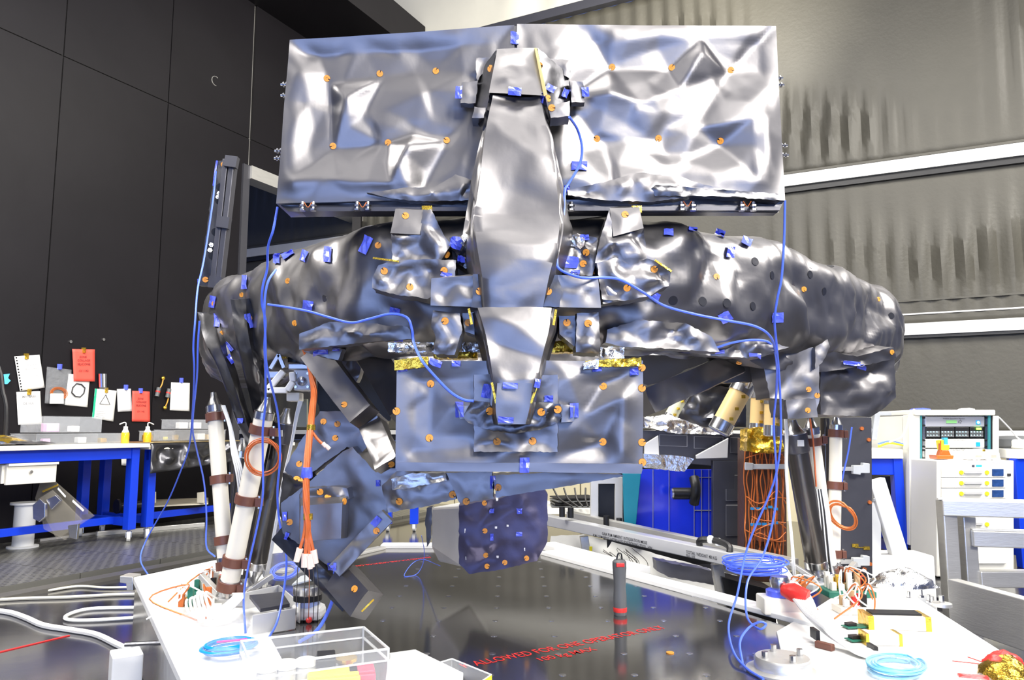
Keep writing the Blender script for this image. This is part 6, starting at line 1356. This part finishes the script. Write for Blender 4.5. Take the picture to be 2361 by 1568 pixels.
strands('white_wire_bundle', [[W(1808 + 2 * k, 935, 3.15), W(1812 + 3 * k, 1000, 3.12), W(1812 + 2 * k, 1080, 3.15), W(1818 + k, 1170, 3.18), W(1826 + 2 * k, 1260, 3.2), pz(1830 + 5 * k, 1362, 0.01)] for k in range(2)], 0.005, [WIRE_W], 'white wires running down beside the thick dark right tube')
strands('striped_wire_bundle', [[W(1880 + 3 * k, 1128, 3.26), W(1886 + 3.5 * k, 1180, 3.26), W(1890 + 4 * k, 1240, 3.27), W(1896 + 4 * k, 1300, 3.28), pz(1900 + 5 * k, 1352, 0.01)] for k in range(6)], 0.004, [WIRE_K, WIRE_W], 'black and white striped wires along the right ivory tube')
strands('red_lead', [[W(1868, 965, 3.24), W(1874, 1010, 3.24), W(1878, 1060, 3.25), W(1882, 1122, 3.25)]], 0.004, [MATS['orange_wire']], 'red lead taped down the right leaning ivory tube', 'cable')
# ---- strut base fittings and terminal clutter at both wings
def base_fitting(px, py, s, label):
    q = pz(px, py); t = thing('steel_socket', q, label, 'fitting')
    m_ = MB(); m_.prism([q + Vector((s * 0.16 * math.cos(a), s * 0.13 * math.sin(a), 0)) for a in (i * math.pi / 3 for i in range(6))], (0, 0, 0.03)); m_.build('base_plate', GREYS, t, bevel=0.004)
    m_ = MB(); m_.lathe(q + zz * 0.03, (0, 0, 1), [(0.09 * s, 0), (0.09 * s, 0.02), (0.06 * s, 0.03), (0.05 * s, 0.06)], 20); m_.build('socket', STEEL, t, smooth=True)
    for k in range(6): a = k * math.pi / 3 + 0.5; m_ = MB(); m_.cyl(q + Vector((0.12 * s * math.cos(a), 0.1 * s * math.sin(a), 0.03)), q + Vector((0.12 * s * math.cos(a), 0.1 * s * math.sin(a), 0.05)), 0.011 * s, n=6); m_.build('bolt', STEEL, t)
    for k in (-1, 1): m_ = MB(); m_.bar(q + Vector((0.05 * k, -0.07, 0.04)), q + Vector((0.14 * k, -0.02, 0.10)), 0.025, 0.02); m_.build('link_arm', ALU, t, bevel=0.003)
    return t
base_fitting(548, 1385, 1.0, 'steel base fitting with bolts under the left tubes'); base_fitting(1895, 1352, 1.0, 'steel base fitting with bolts under the right tubes')
CONM = [GOLD, RED, CREAM, WHITE, M('tan_resin', (0.55, 0.38, 0.2), 0.45), COPPER, BLACK, GREEN]
def terminals(px, py, cols, rows, seed, label, cat='terminal board'):
    rn = random.Random(seed); t = thing('terminal_board', pz(px, py), label, cat); q = pz(px, py)
    m_ = MB(); m_.box(q + zz * 0.012, (cols * 0.032 + 0.03, rows * 0.03 + 0.03, 0.024)); m_.build('board', GREEN if seed % 2 else CREAM, t, bevel=0.003)
    for i in range(cols):
        for j in range(rows):
            h = rn.uniform(0.02, 0.07); m_ = MB(); m_.box(q + Vector(((i - (cols - 1) / 2) * 0.032, (j - (rows - 1) / 2) * 0.03, 0.024 + h / 2)), (0.02, 0.018, h)); m_.build('terminal', rn.choice(CONM), t, bevel=0.002)
    for k in range(5):
        a = q + Vector((rn.uniform(-1, 1) * cols * 0.014, rn.uniform(-1, 1) * rows * 0.012, 0.05)); m_ = MB(); m_.tube(spline([a, a + Vector((rn.uniform(-.05, .05), rn.uniform(-.06, 0), .06)), a + Vector((rn.uniform(-.09, .09), -0.08, 0.02)), a + Vector((rn.uniform(-.12, .12), -0.12, -0.045))], 5), 0.003, 5); m_.build('lead', rn.choice([WIRE_W, COPPER, WIRE_W]), t, smooth=True)
terminals(488, 1372, 4, 3, 11, 'crowded terminal board at the foot of the left upright ivory tube'); terminals(452, 1412, 4, 2, 12, 'pale terminal board with white leads on the left platform wing')
terminals(1952, 1372, 5, 3, 13, 'crowded terminal board at the foot of the right upright ivory tube'); terminals(1968, 1412, 3, 2, 14, 'small cream terminal board beside the right base fitting'); terminals(1830, 1392, 3, 2, 15, 'small green terminal board left of the thick dark tube')
strands('white_wire_loops', [[pz(470 + 6 * k, 1400, 0.03), pz(430 + 8 * k, 1415 + 4 * k, 0.05 + 0.01 * k), pz(440 + 10 * k, 1445, 0.04), pz(500 + 6 * k, 1440, 0.05), pz(540 + 4 * k, 1410, 0.06), pz(520, 1392, 0.03)] for k in range(6)], 0.005, [WIRE_W], 'looped white wires lying on the left platform wing')
lb = thing('plastic_bag', pz(480, 1445), 'crumpled clear bag among white wires on the left wing', 'bag'); film_bag(lb, pz(486, 1448), 0.13, 0.08, 0.07, 5)
gt = thing('mounting_tray', WZ(625, 1440, ZT), 'grey open metal tray beside the left base fitting', 'tray')
qx = WZ(640, 1405, ZT); 
for k, (a, b) in enumerate((((560, 1412), (640, 1392)), ((640, 1392), (690, 1440)), ((580, 1470), (680, 1452)))): m_ = MB(); p, q = WZ(*a, ZT), WZ(*b, ZT); m_.hexa([p + zz * .07, q + zz * .07, q + zz * .002, p + zz * .002] + [v + Vector((0, .012, 0)) for v in (p + zz * .07, q + zz * .07, q + zz * .002, p + zz * .002)]); m_.build('side_wall', GREYS, gt, bevel=0.002)
m_ = MB(); m_.prism([WZ(x, y, ZT + 0.06) for x, y in ((575, 1380), (650, 1372), (668, 1400), (600, 1412))], (0, 0, 0.012)); m_.build('cover', GREY, gt)
# ---- sensor puck
sk = thing('sensor_puck', WZ(708, 1436, ZT), 'round steel sensor in a white holder with tilted glass cover', 'sensor'); q = WZ(708, 1430, ZT)
m_ = MB(); m_.box(q + zz * 0.03, (0.12, 0.09, 0.05)); m_.build('holder', WHITE, sk, bevel=0.018)
m_ = MB(); m_.lathe(q + zz * 0.05, (0, 0, 1), [(0.043, 0), (0.043, 0.02)], 22); m_.build('blue_lens', M('pale_blue_glass', (0.45, 0.55, 0.9), 0.15, 0, 0, coat=0.8), sk, smooth=True)
m_ = MB(); m_.lathe(q + zz * 0.07, (0, 0, 1), [(0.05, 0), (0.05, 0.02)], 22); m_.build('black_ring', BLACK, sk, smooth=True)
m_ = MB(); m_.lathe(q + zz * 0.09, (0, 0, 1), [(0.05, 0), (0.052, 0.004), (0.052, 0.03), (0.046, 0.034)], 22); m_.build('steel_body', STEEL, sk, smooth=True)
m_ = MB(); m_.prism([q + Vector(v) for v in ((-0.05, -0.03, 0.125), (0.07, -0.03, 0.155), (0.08, 0.04, 0.175), (-0.04, 0.04, 0.14))], (0, 0, 0.005)); m_.build('glass_cover', M('frosted_clear', (1, 1, 1)), sk)
for dx in (-0.045, 0.02): m_ = MB(); m_.lathe(q + Vector((dx, -0.045, 0.012)), (0, -1, 0), [(0.010, 0), (0.010, 0.01), (0.005, 0.014)], 10); m_.build('red_plug', RED, sk)
# ---- bag of blue wire by the left unit
wb = thing('plastic_bag', WZ(650, 1330, ZT), 'clear bag of blue wire leaning beside the left wrapped unit', 'bag'); q = W(645, 1312, 2.8)
qb_ = WZ(655, 1340, ZT); film_bag(wb, qb_, 0.11, 0.07, 0.16, 9); coil('blue_wire', qb_ + zz * 0.03, 0.06, 0.003, 9, BLUEC, '', (0.2, -0.6, 1), 0.8, 6, 0.03, wb); m_ = MB(); m_.prism([qb_ + Vector(v) for v in ((-0.09, -0.02, 0.12), (0.0, -0.04, 0.13), (0.01, -0.03, 0.19), (-0.08, -0.01, 0.18))], (0, 0.003, 0)); m_.build('label_card', PAPER, wb)
# ---- acrylic box with tools, front
ax0 = thing('acrylic_box', WZ(720, 1560, ZW), 'large clear acrylic box of tools and tape rolls on the platform front', 'box')
zt2 = ZW + 0.115; top = [WZ(581, 1537, zt2), WZ(896, 1496, zt2), WZ(838, 1446, zt2), WZ(556, 1478, zt2)]; bot = [Vector((p.x, p.y, ZW + 0.001)) for p in top]
CLR = M('thin_clear_acrylic', (0.9, 0.92, 0.94), 0.04, 0, 0, 30, 0.01, alpha=0.14, coat=1.0); EDGE = M('acrylic_edge', (0.85, 0.87, 0.88), 0.1, 0, 0, alpha=0.75)
for i in range(4):
    j = (i + 1) % 4; n_ = (top[j] - top[i]).cross(zz).normalized() * 0.003; m_ = MB(); m_.hexa([top[i] + n_, top[j] + n_, bot[j] + n_, bot[i] + n_, top[i] - n_, top[j] - n_, bot[j] - n_, bot[i] - n_]); m_.build('side', CLR, ax0)
    m_ = MB(); m_.bar(top[i], top[j], 0.005, 0.005); m_.build('rim', EDGE, ax0); m_ = MB(); m_.bar(top[i] - zz * 0.028, top[j] - zz * 0.028, 0.007, 0.003); m_.build('rim', EDGE, ax0); m_ = MB(); m_.bar(top[i], bot[i], 0.005, 0.005, up=(0, 1, 0)); m_.build('corner_edge', EDGE, ax0)
m_ = MB(); m_.prism(bot, (0, 0, 0.003)); m_.build('base', CLR, ax0)
def inb(u, v, h=0.0): return (bot[0] * (1 - u) + bot[1] * u) * (1 - v) + (bot[3] * (1 - u) + bot[2] * u) * v + zz * (0.005 + h)
for nm, u, v, sz, mt, lab in (('yellow_case', 0.62, 0.22, (0.13, 0.06, 0.05), YELLOW, 'bright yellow case inside the acrylic box'), ('red_case', 0.83, 0.2, (0.07, 0.06, 0.05), M('magenta_red', (0.7, 0.05, 0.12), 0.35), 'crimson case inside the acrylic box beside the yellow one'), ('black_case', 0.62, 0.6, (0.05, 0.06, 0.07), BLACK, 'black block inside the acrylic box behind the yellow case')):
    t = thing(nm, inb(u, v), lab, 'case'); m_ = MB(); m_.box(inb(u, v, sz[2] / 2), sz, Matrix.Rotation(0.25, 3, 'Z')); m_.build('case_body', mt, t, bevel=0.004); m_ = MB(); m_.box(inb(u, v, sz[2] + 0.004), (sz[0] * 0.95, sz[1] * 0.95, 0.008), Matrix.Rotation(0.25, 3, 'Z')); m_.build('case_lid', mt, t, bevel=0.003)
t = thing('tape_roll', inb(0.28, 0.3), 'long cream roll lying inside the acrylic box', 'roll'); m_ = MB(); m_.cyl(inb(0.06, 0.2, 0.024), inb(0.48, 0.2, 0.024), 0.024, n=18); m_.build('roll_body', M('cream_plastic', (0, 0, 0)), t, smooth=True); m_ = MB(); m_.cyl(inb(0.05, 0.2, 0.024), inb(0.06, 0.2, 0.024), 0.015, n=14); m_.build('core', BROWN, t)
for k in range(3): t = thing('capped_jar', inb(0.16 + 0.15 * k, 0.58), 'small grey jar with white cap inside the acrylic box', 'jar', 'jars in the acrylic box'); m_ = MB(); m_.lathe(inb(0.16 + 0.15 * k, 0.58), zz, [(0.024, 0), (0.024, 0.05), (0.02, 0.055)], 16); m_.build('jar_body', GREYS, t, smooth=True); m_ = MB(); m_.lathe(inb(0.16 + 0.15 * k, 0.58, 0.055), zz, [(0.026, 0), (0.026, 0.016), (0.022, 0.018)], 16); m_.build('cap', WHITE, t, smooth=True)
t = thing('gold_spool', inb(0.78, 0.6), 'gold film spool inside the acrylic box near its far corner', 'spool'); m_ = MB(); m_.lathe(inb(0.78, 0.6), zz, [(0.03, 0), (0.03, 0.008), (0.02, 0.01), (0.02, 0.05), (0.03, 0.052), (0.03, 0.06)], 18); m_.build('spool_body', GOLD, t, smooth=True)
# ---- blue coil bag, paper, small clear box
bc = thing('plastic_bag', pz(530, 1505), 'clear bag holding a turquoise wire coil beside the acrylic box', 'bag'); q = pz(530, 1510)
film_bag(bc, q, 0.12, 0.10, 0.05, 13); coil('blue_wire', q + zz * 0.012, 0.075, 0.0032, 14, M('turquoise_wire', (0.01, 0.30, 0.72), 0.35), '', zz, 0.8, 8, 0.025, bc); m_ = MB(); m_.bar(q + Vector((-0.03, -0.03, 0.045)), q + Vector((0.05, 0.0, 0.045)), 0.008, 0.004); m_.build('pink_tie', M('pink_tie', (0.8, 0.05, 0.4), 0.4), bc)
pp = thing('paper_sheets', WZ(980, 1560, ZT), 'white paper sheets lying between the two clear boxes', 'paper')
for k in range(2):
    m_ = MB(); P_ = [WZ(x, y, ZT + 0.004 + 0.006 * k) for x, y in ((897 + 4 * k, 1508), (955 + 3 * k, 1500), (1062 + 6 * k, 1554), (1064, 1640), (880, 1640))]; m_.prism(P_, (0, 0, 0.003)); m_.build('sheet', PAPER, pp)
sb_ = thing('small_clear_box', WZ(1070, 1570, ZT), 'small clear box with yellow tape edge beside the paper', 'box'); zq2 = ZT + 0.045
tp_ = [WZ(1002, 1531, zq2), WZ(1042, 1519, zq2), WZ(1133, 1556, zq2), WZ(1090, 1585, zq2)]
for i in range(4):
    j = (i + 1) % 4; d0 = Vector((0, 0, -0.042)); n_ = (tp_[j] - tp_[i]).cross(zz).normalized() * 0.0015; m_ = MB(); m_.hexa([tp_[i] + n_, tp_[j] + n_, tp_[j] + n_ + d0, tp_[i] + n_ + d0, tp_[i] - n_, tp_[j] - n_, tp_[j] - n_ + d0, tp_[i] - n_ + d0]); m_.build('side', CLR if i != 2 else YELLOW, sb_); m_ = MB(); m_.bar(tp_[i], tp_[j], 0.003, 0.003); m_.build('rim', EDGE, sb_)
# ---- torch standing on the plate
tq_ = WZ(1430, 1418, ZT); th_ = thing('hand_torch', tq_, 'grey cylindrical torch with two red bands standing on the platform', 'torch'); hh_ = W(1430, 1290, tq_.y).z - ZT
m_ = MB(); m_.lathe(tq_, zz, [(0.022, 0), (0.024, 0.004), (0.024, hh_ * 0.35), (0.0215, hh_ * 0.5), (0.0235, hh_ * 0.7), (0.026, hh_ * 0.85), (0.026, hh_ * 0.96), (0.019, hh_)], 24); m_.build('body', GREYP, th_, smooth=True)
m_ = MB(); m_.lathe(tq_ + zz * 0.012, zz, [(0.0245, 0), (0.0252, 0.002), (0.0252, 0.014), (0.0245, 0.016)], 24); m_.build('red_band', RED, th_, smooth=True)
m_ = MB(); m_.box(tq_ + Vector((0, -0.0255, hh_ * 0.92)), (0.03, 0.006, 0.014)); m_.build('red_switch', RED, th_, bevel=0.002)
m_ = MB(); m_.tube(spline([tq_ + zz * hh_ + Vector((-0.01, 0, 0)), tq_ + zz * (hh_ + 0.02) + Vector((-0.004, 0, 0)), tq_ + zz * (hh_ + 0.02) + Vector((0.007, 0, 0)), tq_ + zz * hh_ + Vector((0.01, 0, 0))], 5), 0.003, 6); m_.build('wrist_loop', BLACK, th_, smooth=True)
# ---- right wing: disc foot, white leads, film-wrapped boxes, bags
dq = WZ(1805, 1548, ZT); df = thing('disc_foot', dq, 'round polished disc with bolts on the platform front', 'disc'); m_ = MB(); m_.lathe(dq, zz, [(0.10, 0), (0.10, 0.006), (0.078, 0.01), (0.078, 0.034), (0.073, 0.04)], 32); m_.build('disc', ALU, df, smooth=True)
for a in (0.2, 1.7, 3.4, 4.9): q = dq + Vector((0.055 * math.cos(a), 0.055 * math.sin(a), 0.04)); m_ = MB(); m_.cyl(q, q + zz * 0.018, 0.009, n=8); m_.build('bolt', STEEL, df)
dq2 = pz(2172, 1398); d2 = thing('disc_foot', dq2, 'small flat disc with a bolt near the outer edge of the right wing', 'disc'); m_ = MB(); m_.lathe(dq2, zz, [(0.035, 0), (0.035, 0.012), (0.03, 0.014)], 20); m_.build('disc', ALU, d2, smooth=True); m_ = MB(); m_.cyl(dq2 + zz * 0.014, dq2 + zz * 0.04, 0.01, n=8); m_.build('bolt', STEEL, d2)
for x, y in ((2096, 1382), (2124, 1377), (2142, 1390), (2150, 1394)): t = thing('stud_bolt', pz(x, y), 'small steel stud bolt standing on the right wing by the flat disc', 'bolt', 'stud bolts on the right wing'); q = pz(x, y); m_ = MB(); m_.cyl(q, q + zz * 0.03, 0.006, n=8); m_.build('stud', STEEL, t); m_ = MB(); m_.lathe(q, zz, [(0.012, 0), (0.012, 0.008)], 6); m_.build('nut', STEEL, t)
lead = strands('white_lead_bundle', [[pz(1752 + 7 * k, 1336 + 3 * k, 0.10), pz(1790 + 6 * k, 1385 + 2 * k, 0.09), pz(1830 + 5 * k, 1425, 0.07), pz(1870 + 4 * k, 1460 + 3 * k, 0.045), pz(1930 + 3 * k, 1492 + 2 * k, 0.02), pz(1995, 1506 + 2.0 * k, 0.012), pz(2040, 1514 + 1.2 * k, 0.01)] for k in range(9)], 0.0065, [WIRE_W], 'thick bundle of white leads sweeping over the right wing', per=7, n=6)
m_ = MB(); q = pz(1838, 1424, 0.075); m_.tube([q + Vector((-0.035, 0.03, 0.015)), q + Vector((-0.01, 0.0, 0.012)), q + Vector((0.03, -0.03, 0.0))], [0.022, 0.034, 0.028], 10); m_.build('red_tape_wrap', RED, lead, smooth=True)
for x, y, h in ((1880, 1484, 0.03), (2012, 1508, 0.012)): q = pz(x, y, h); m_ = MB(); m_.box(q, (0.012, 0.05, 0.03)); m_.build('tie', BLACK, lead)
t = thing('brown_bar', pz(1902, 1498), 'short dark brown bar lying under the white leads', 'bar'); m_ = MB(); m_.bar(pz(1882, 1492, 0.01), pz(1922, 1502, 0.01), 0.02, 0.02); m_.build('bar', BROWN, t, bevel=0.003)
def film_box(px, py, sx, sy, sz, rot, label, top=None):
    q = pz(px, py); t = thing('film_wrapped_box', q, label, 'box'); R = Matrix.Rotation(rot, 3, 'Z'); m_ = MB(); m_.box(q + zz * sz / 2, (sx, sy, sz), R); m_.build('box_body', CREAM, t, bevel=0.004)
    for e in (-1, 1): m_ = MB(); m_.box(q + R @ Vector((e * sx * 0.46, 0, 0)) + zz * (sz / 2), (sx * 0.09, sy + 0.003, sz + 0.003), R); m_.build('yellow_film', GOLD, t)
    if top: m_ = MB(); m_.box(q + R @ Vector((0, 0, 0)) + zz * (sz + 0.003), (sx * 0.8, sy * 0.6, 0.006), R); l = m_.build('top_plate', top, t); 
    return t
film_box(2062, 1446, 0.20, 0.10, 0.045, -0.1, 'long box edged with yellow film and a dark top plate on the right wing', BLACK); film_box(2030, 1484, 0.11, 0.06, 0.035, -0.05, 'short box wrapped in yellow film beside the white leads')
for x, y, lab in ((1975, 1448, 'green circuit board edge-on beside the film-wrapped box'), (1985, 1478, 'green circuit board lying under the white leads')):
    q = pz(x, y); t = thing('circuit_board', q, lab, 'circuit board'); m_ = MB(); m_.box(q + zz * 0.006, (0.09, 0.04, 0.004), Matrix.Rotation(0.2, 3, 'Z')); m_.build('board', GREEN, t); m_ = MB(); m_.box(q + Vector((-0.02, 0, 0.013)), (0.03, 0.025, 0.01), Matrix.Rotation(0.2, 3, 'Z')); m_.build('chip', BLACK, t)
kb = thing('print_strip', pz(2065, 1418), 'flat strip with dark and blue printed patches on the right wing', 'strip'); q = pz(2066, 1414); m_ = MB(); m_.box(q + zz * 0.003, (0.17, 0.05, 0.006)); m_.build('strip', PAPER, kb)
for k in range(5): m_ = MB(); m_.box(q + Vector((-0.065 + 0.033 * k, 0, 0.0065)), (0.022, 0.03, 0.002)); m_.build('print_patch', INK if k < 2 else M('label_blue', (0, 0, 0)), kb)
b2_ = thing('plastic_bag', pz(2070, 1552), 'clear bag with a pale blue wire coil at the front of the right wing', 'bag'); q = pz(2068, 1554); film_bag(b2_, q, 0.13, 0.09, 0.045, 17); coil('pale_blue_wire', q + zz * 0.010, 0.085, 0.003, 14, M('pale_blue_wire', (0.22, 0.58, 0.80), 0.35), '', zz, 0.75, 12, 0.022, b2_)
gf = thing('foil_parcel', pz(2315, 1560), 'crumpled gold and red foil parcel at the corner of the right wing', 'parcel'); q = pz(2318, 1566); film_bag(gf, q, 0.075, 0.06, 0.06, 21, M('dark_gold_foil', (0.35, 0.22, 0.03), 0.22, 0.9, 0.5, 25, 0.4), 'foil'); film_bag(gf, q + Vector((0.01, 0.02, 0.032)), 0.055, 0.035, 0.036, 22, RED, 'red_wrap')
for a in ((2196, 1529), (2232, 1520)): m_ = MB(); m_.tube([pz(*a, 0.006), pz(2285, 1542, 0.01)], 0.0016, 5); m_.build('red_lead', RED, gf)
rbg = thing('plastic_bag', pz(2245, 1575), 'clear bag with a red strip beside the gold parcel', 'bag'); q = pz(2245, 1580); film_bag(rbg, q, 0.06, 0.045, 0.03, 25); m_ = MB(); m_.box(q + zz * 0.022, (0.07, 0.02, 0.006), Matrix.Rotation(-0.3, 3, 'Z')); m_.build('red_strip', RED, rbg)
sf_ = thing('foil_scrap_heap', WZ(2095, 1345, 0.2), 'crumpled silver foil at the foot of the white stand', 'foil'); film_bag(sf_, pz(2078, 1352), 0.14, 0.07, 0.07, 29, SILVER, 'foil')
mst = pz(1800, 1412); t = thing('mount_block', mst, 'pale mounting block with blue ring under the white leads', 'block'); m_ = MB(); m_.box(mst + zz * 0.03, (0.15, 0.10, 0.06)); m_.build('block', CREAM, t, bevel=0.006); m_ = MB(); m_.lathe(mst + zz * 0.06, zz, [(0.05, 0), (0.05, 0.02), (0.04, 0.024)], 20); m_.build('blue_ring', TAPE, t, smooth=True); m_ = MB(); m_.lathe(mst + zz * 0.084, zz, [(0.03, 0), (0.036, 0.03), (0.03, 0.045)], 18); m_.build('steel_cup', STEEL, t, smooth=True)
# ================================================================ blue cables
def bcable(lst, label, r=0.0038): return cable('blue_cable', [W(*p) for p in lst], r, BLUEC, label)
bcable([(640, 478, 2.28), (630, 530, 2.26), (618, 570, 2.3), (616, 620, 2.36), (606, 660, 2.38), (604, 700, 2.4), (612, 740, 2.42), (610, 800, 2.44), (612, 850, 2.5), (612, 930, 2.6), (606, 990, 2.65), (606, 1060, 2.7), (606, 1140, 2.74), (596, 1200, 2.8), (572, 1310, 2.85), (562, 1380, 2.85), (566, 1460, 2.6)], 'blue cable dropping from the left mirror corner down past the ivory tubes')
bcable([(636, 622, 2.4), (618, 650, 2.36), (610, 700, 2.36), (612, 780, 2.4), (616, 850, 2.46), (640, 950, 2.6), (646, 1050, 2.65), (640, 1130, 2.7), (644, 1200, 2.72), (660, 1280, 2.7), (656, 1350, 2.68), (640, 1430, 2.6), (620, 1470, 2.5)], 'blue cable from the ring tape down beside the black left tube')
bcable([(618, 702, 2.34), (660, 708, 2.26), (712, 718, 2.2), (760, 732, 2.16), (810, 744, 2.12), (850, 736, 2.1), (900, 724, 2.08), (938, 732, 2.06), (950, 760, 2.06), (954, 790, 2.06), (972, 830, 1.98), (1005, 870, 1.97), (1040, 905, 1.965), (1070, 922, 1.96), (1092, 925, 1.95)], 'blue cable taped along the ring and into the front box cradle')
bcable([(1313, 270, 2.02), (1332, 300, 2.1), (1342, 340, 2.12), (1336, 380, 2.12), (1310, 425, 2.1), (1302, 440, 2.08), (1300, 490, 2.06), (1290, 550, 2.02), (1284, 600, 1.98), (1292, 622, 1.96), (1340, 640, 1.94), (1390, 640, 1.98), (1430, 645, 2.0), (1480, 672, 2.02), (1530, 704, 2.1), (1600, 724, 2.12), (1670, 738, 2.12), (1740, 752, 2.14), (1775, 775, 2.2), (1788, 810, 2.45), (1796, 860, 2.6), (1800, 930, 2.65)], 'blue cable from the column head along the ring to the right legs')
bcable([(1810, 462, 2.22), (1808, 550, 2.24), (1802, 640, 2.26), (1792, 690, 2.28), (1786, 740, 2.32), (1790, 790, 2.42), (1796, 860, 2.55), (1800, 940, 2.64), (1800, 1020, 2.7), (1790, 1090, 2.75), (1770, 1150, 2.8), (1735, 1230, 2.85), (1716, 1290, 2.85), (1700, 1370, 2.75), (1680, 1440, 2.55), (1690, 1500, 2.35), (1720, 1540, 2.24), (1760, 1566, 2.15)], 'blue cable hanging from the right mirror corner down to the platform disc')
bcable([(1640, 806, 2.4), (1690, 790, 2.4), (1740, 784, 2.42), (1776, 792, 2.45), (1790, 830, 2.5), (1790, 900, 2.62), (1784, 980, 2.7), (1790, 1090, 2.75), (1786, 1180, 2.8), (1760, 1280, 2.8), (1724, 1340, 2.75), (1722, 1420, 2.6), (1750, 1450, 2.5), (1766, 1440, 2.5), (1752, 1434, 2.5), (1726, 1448, 2.5), (1706, 1480, 2.4), (1712, 1530, 2.3)], 'blue cable looping from the right ring skirt down onto the plate')
bcable([(498, 395, 3.25), (490, 470, 3.24), (470, 600, 3.2), (456, 665, 3.1), (450, 740, 3.0), (446, 800, 3.0), (448, 860, 3.05), (444, 950, 3.3), (436, 1030, 3.7), (415, 1090, 4.0), (385, 1160, 4.2), (340, 1240, 4.3), (324, 1290, 4.2), (348, 1336, 3.86)], 'blue cable trailing from the side frame panel down to the platform corner')
bcable([(460, 740, 2.98), (456, 800, 3.0), (454, 870, 3.05), (444, 980, 3.2), (452, 1030, 3.4), (470, 1110, 3.6), (476, 1190, 3.7), (476, 1260, 3.7), (496, 1284, 3.7)], 'blue cable hanging left of the ring, curling to the left wing edge')
bcable([(772, 1312, 2.36), (770, 1370, 2.4), (752, 1420, 2.42), (728, 1456, 2.36), (690, 1480, 2.3)], 'short blue cable curving from the wrapped leg to the acrylic box', 0.0055)
bcable([(1964, 985, 3.6), (1956, 1040, 3.62), (1945, 1090, 3.64), (1938, 1130, 3.66)], 'short blue cable beside the tall grey plate')
coil('blue_cable_coil', WZ(1742, 1318, 0.44) + Vector((0, 0.0, 0.0)), 0.12, 0.0026, 14, BLUEC, 'blue cable coil resting on the end of the lettered bar', zz, 0.9, 31, 0.05)
cable('blue_thread', [WZ(x, y, ZT + h) for x, y, h in ((1015, 1305, 0.12), (975, 1290, 0.06), (950, 1300, 0.03), (932, 1328, 0.004), (960, 1324, 0.004), (975, 1300, 0.05), (978, 1270, 0.12), (972, 1235, 0.2))], 0.0016, BLUEC, 'thin blue thread looped on the plate beside the lower box', 'thread')
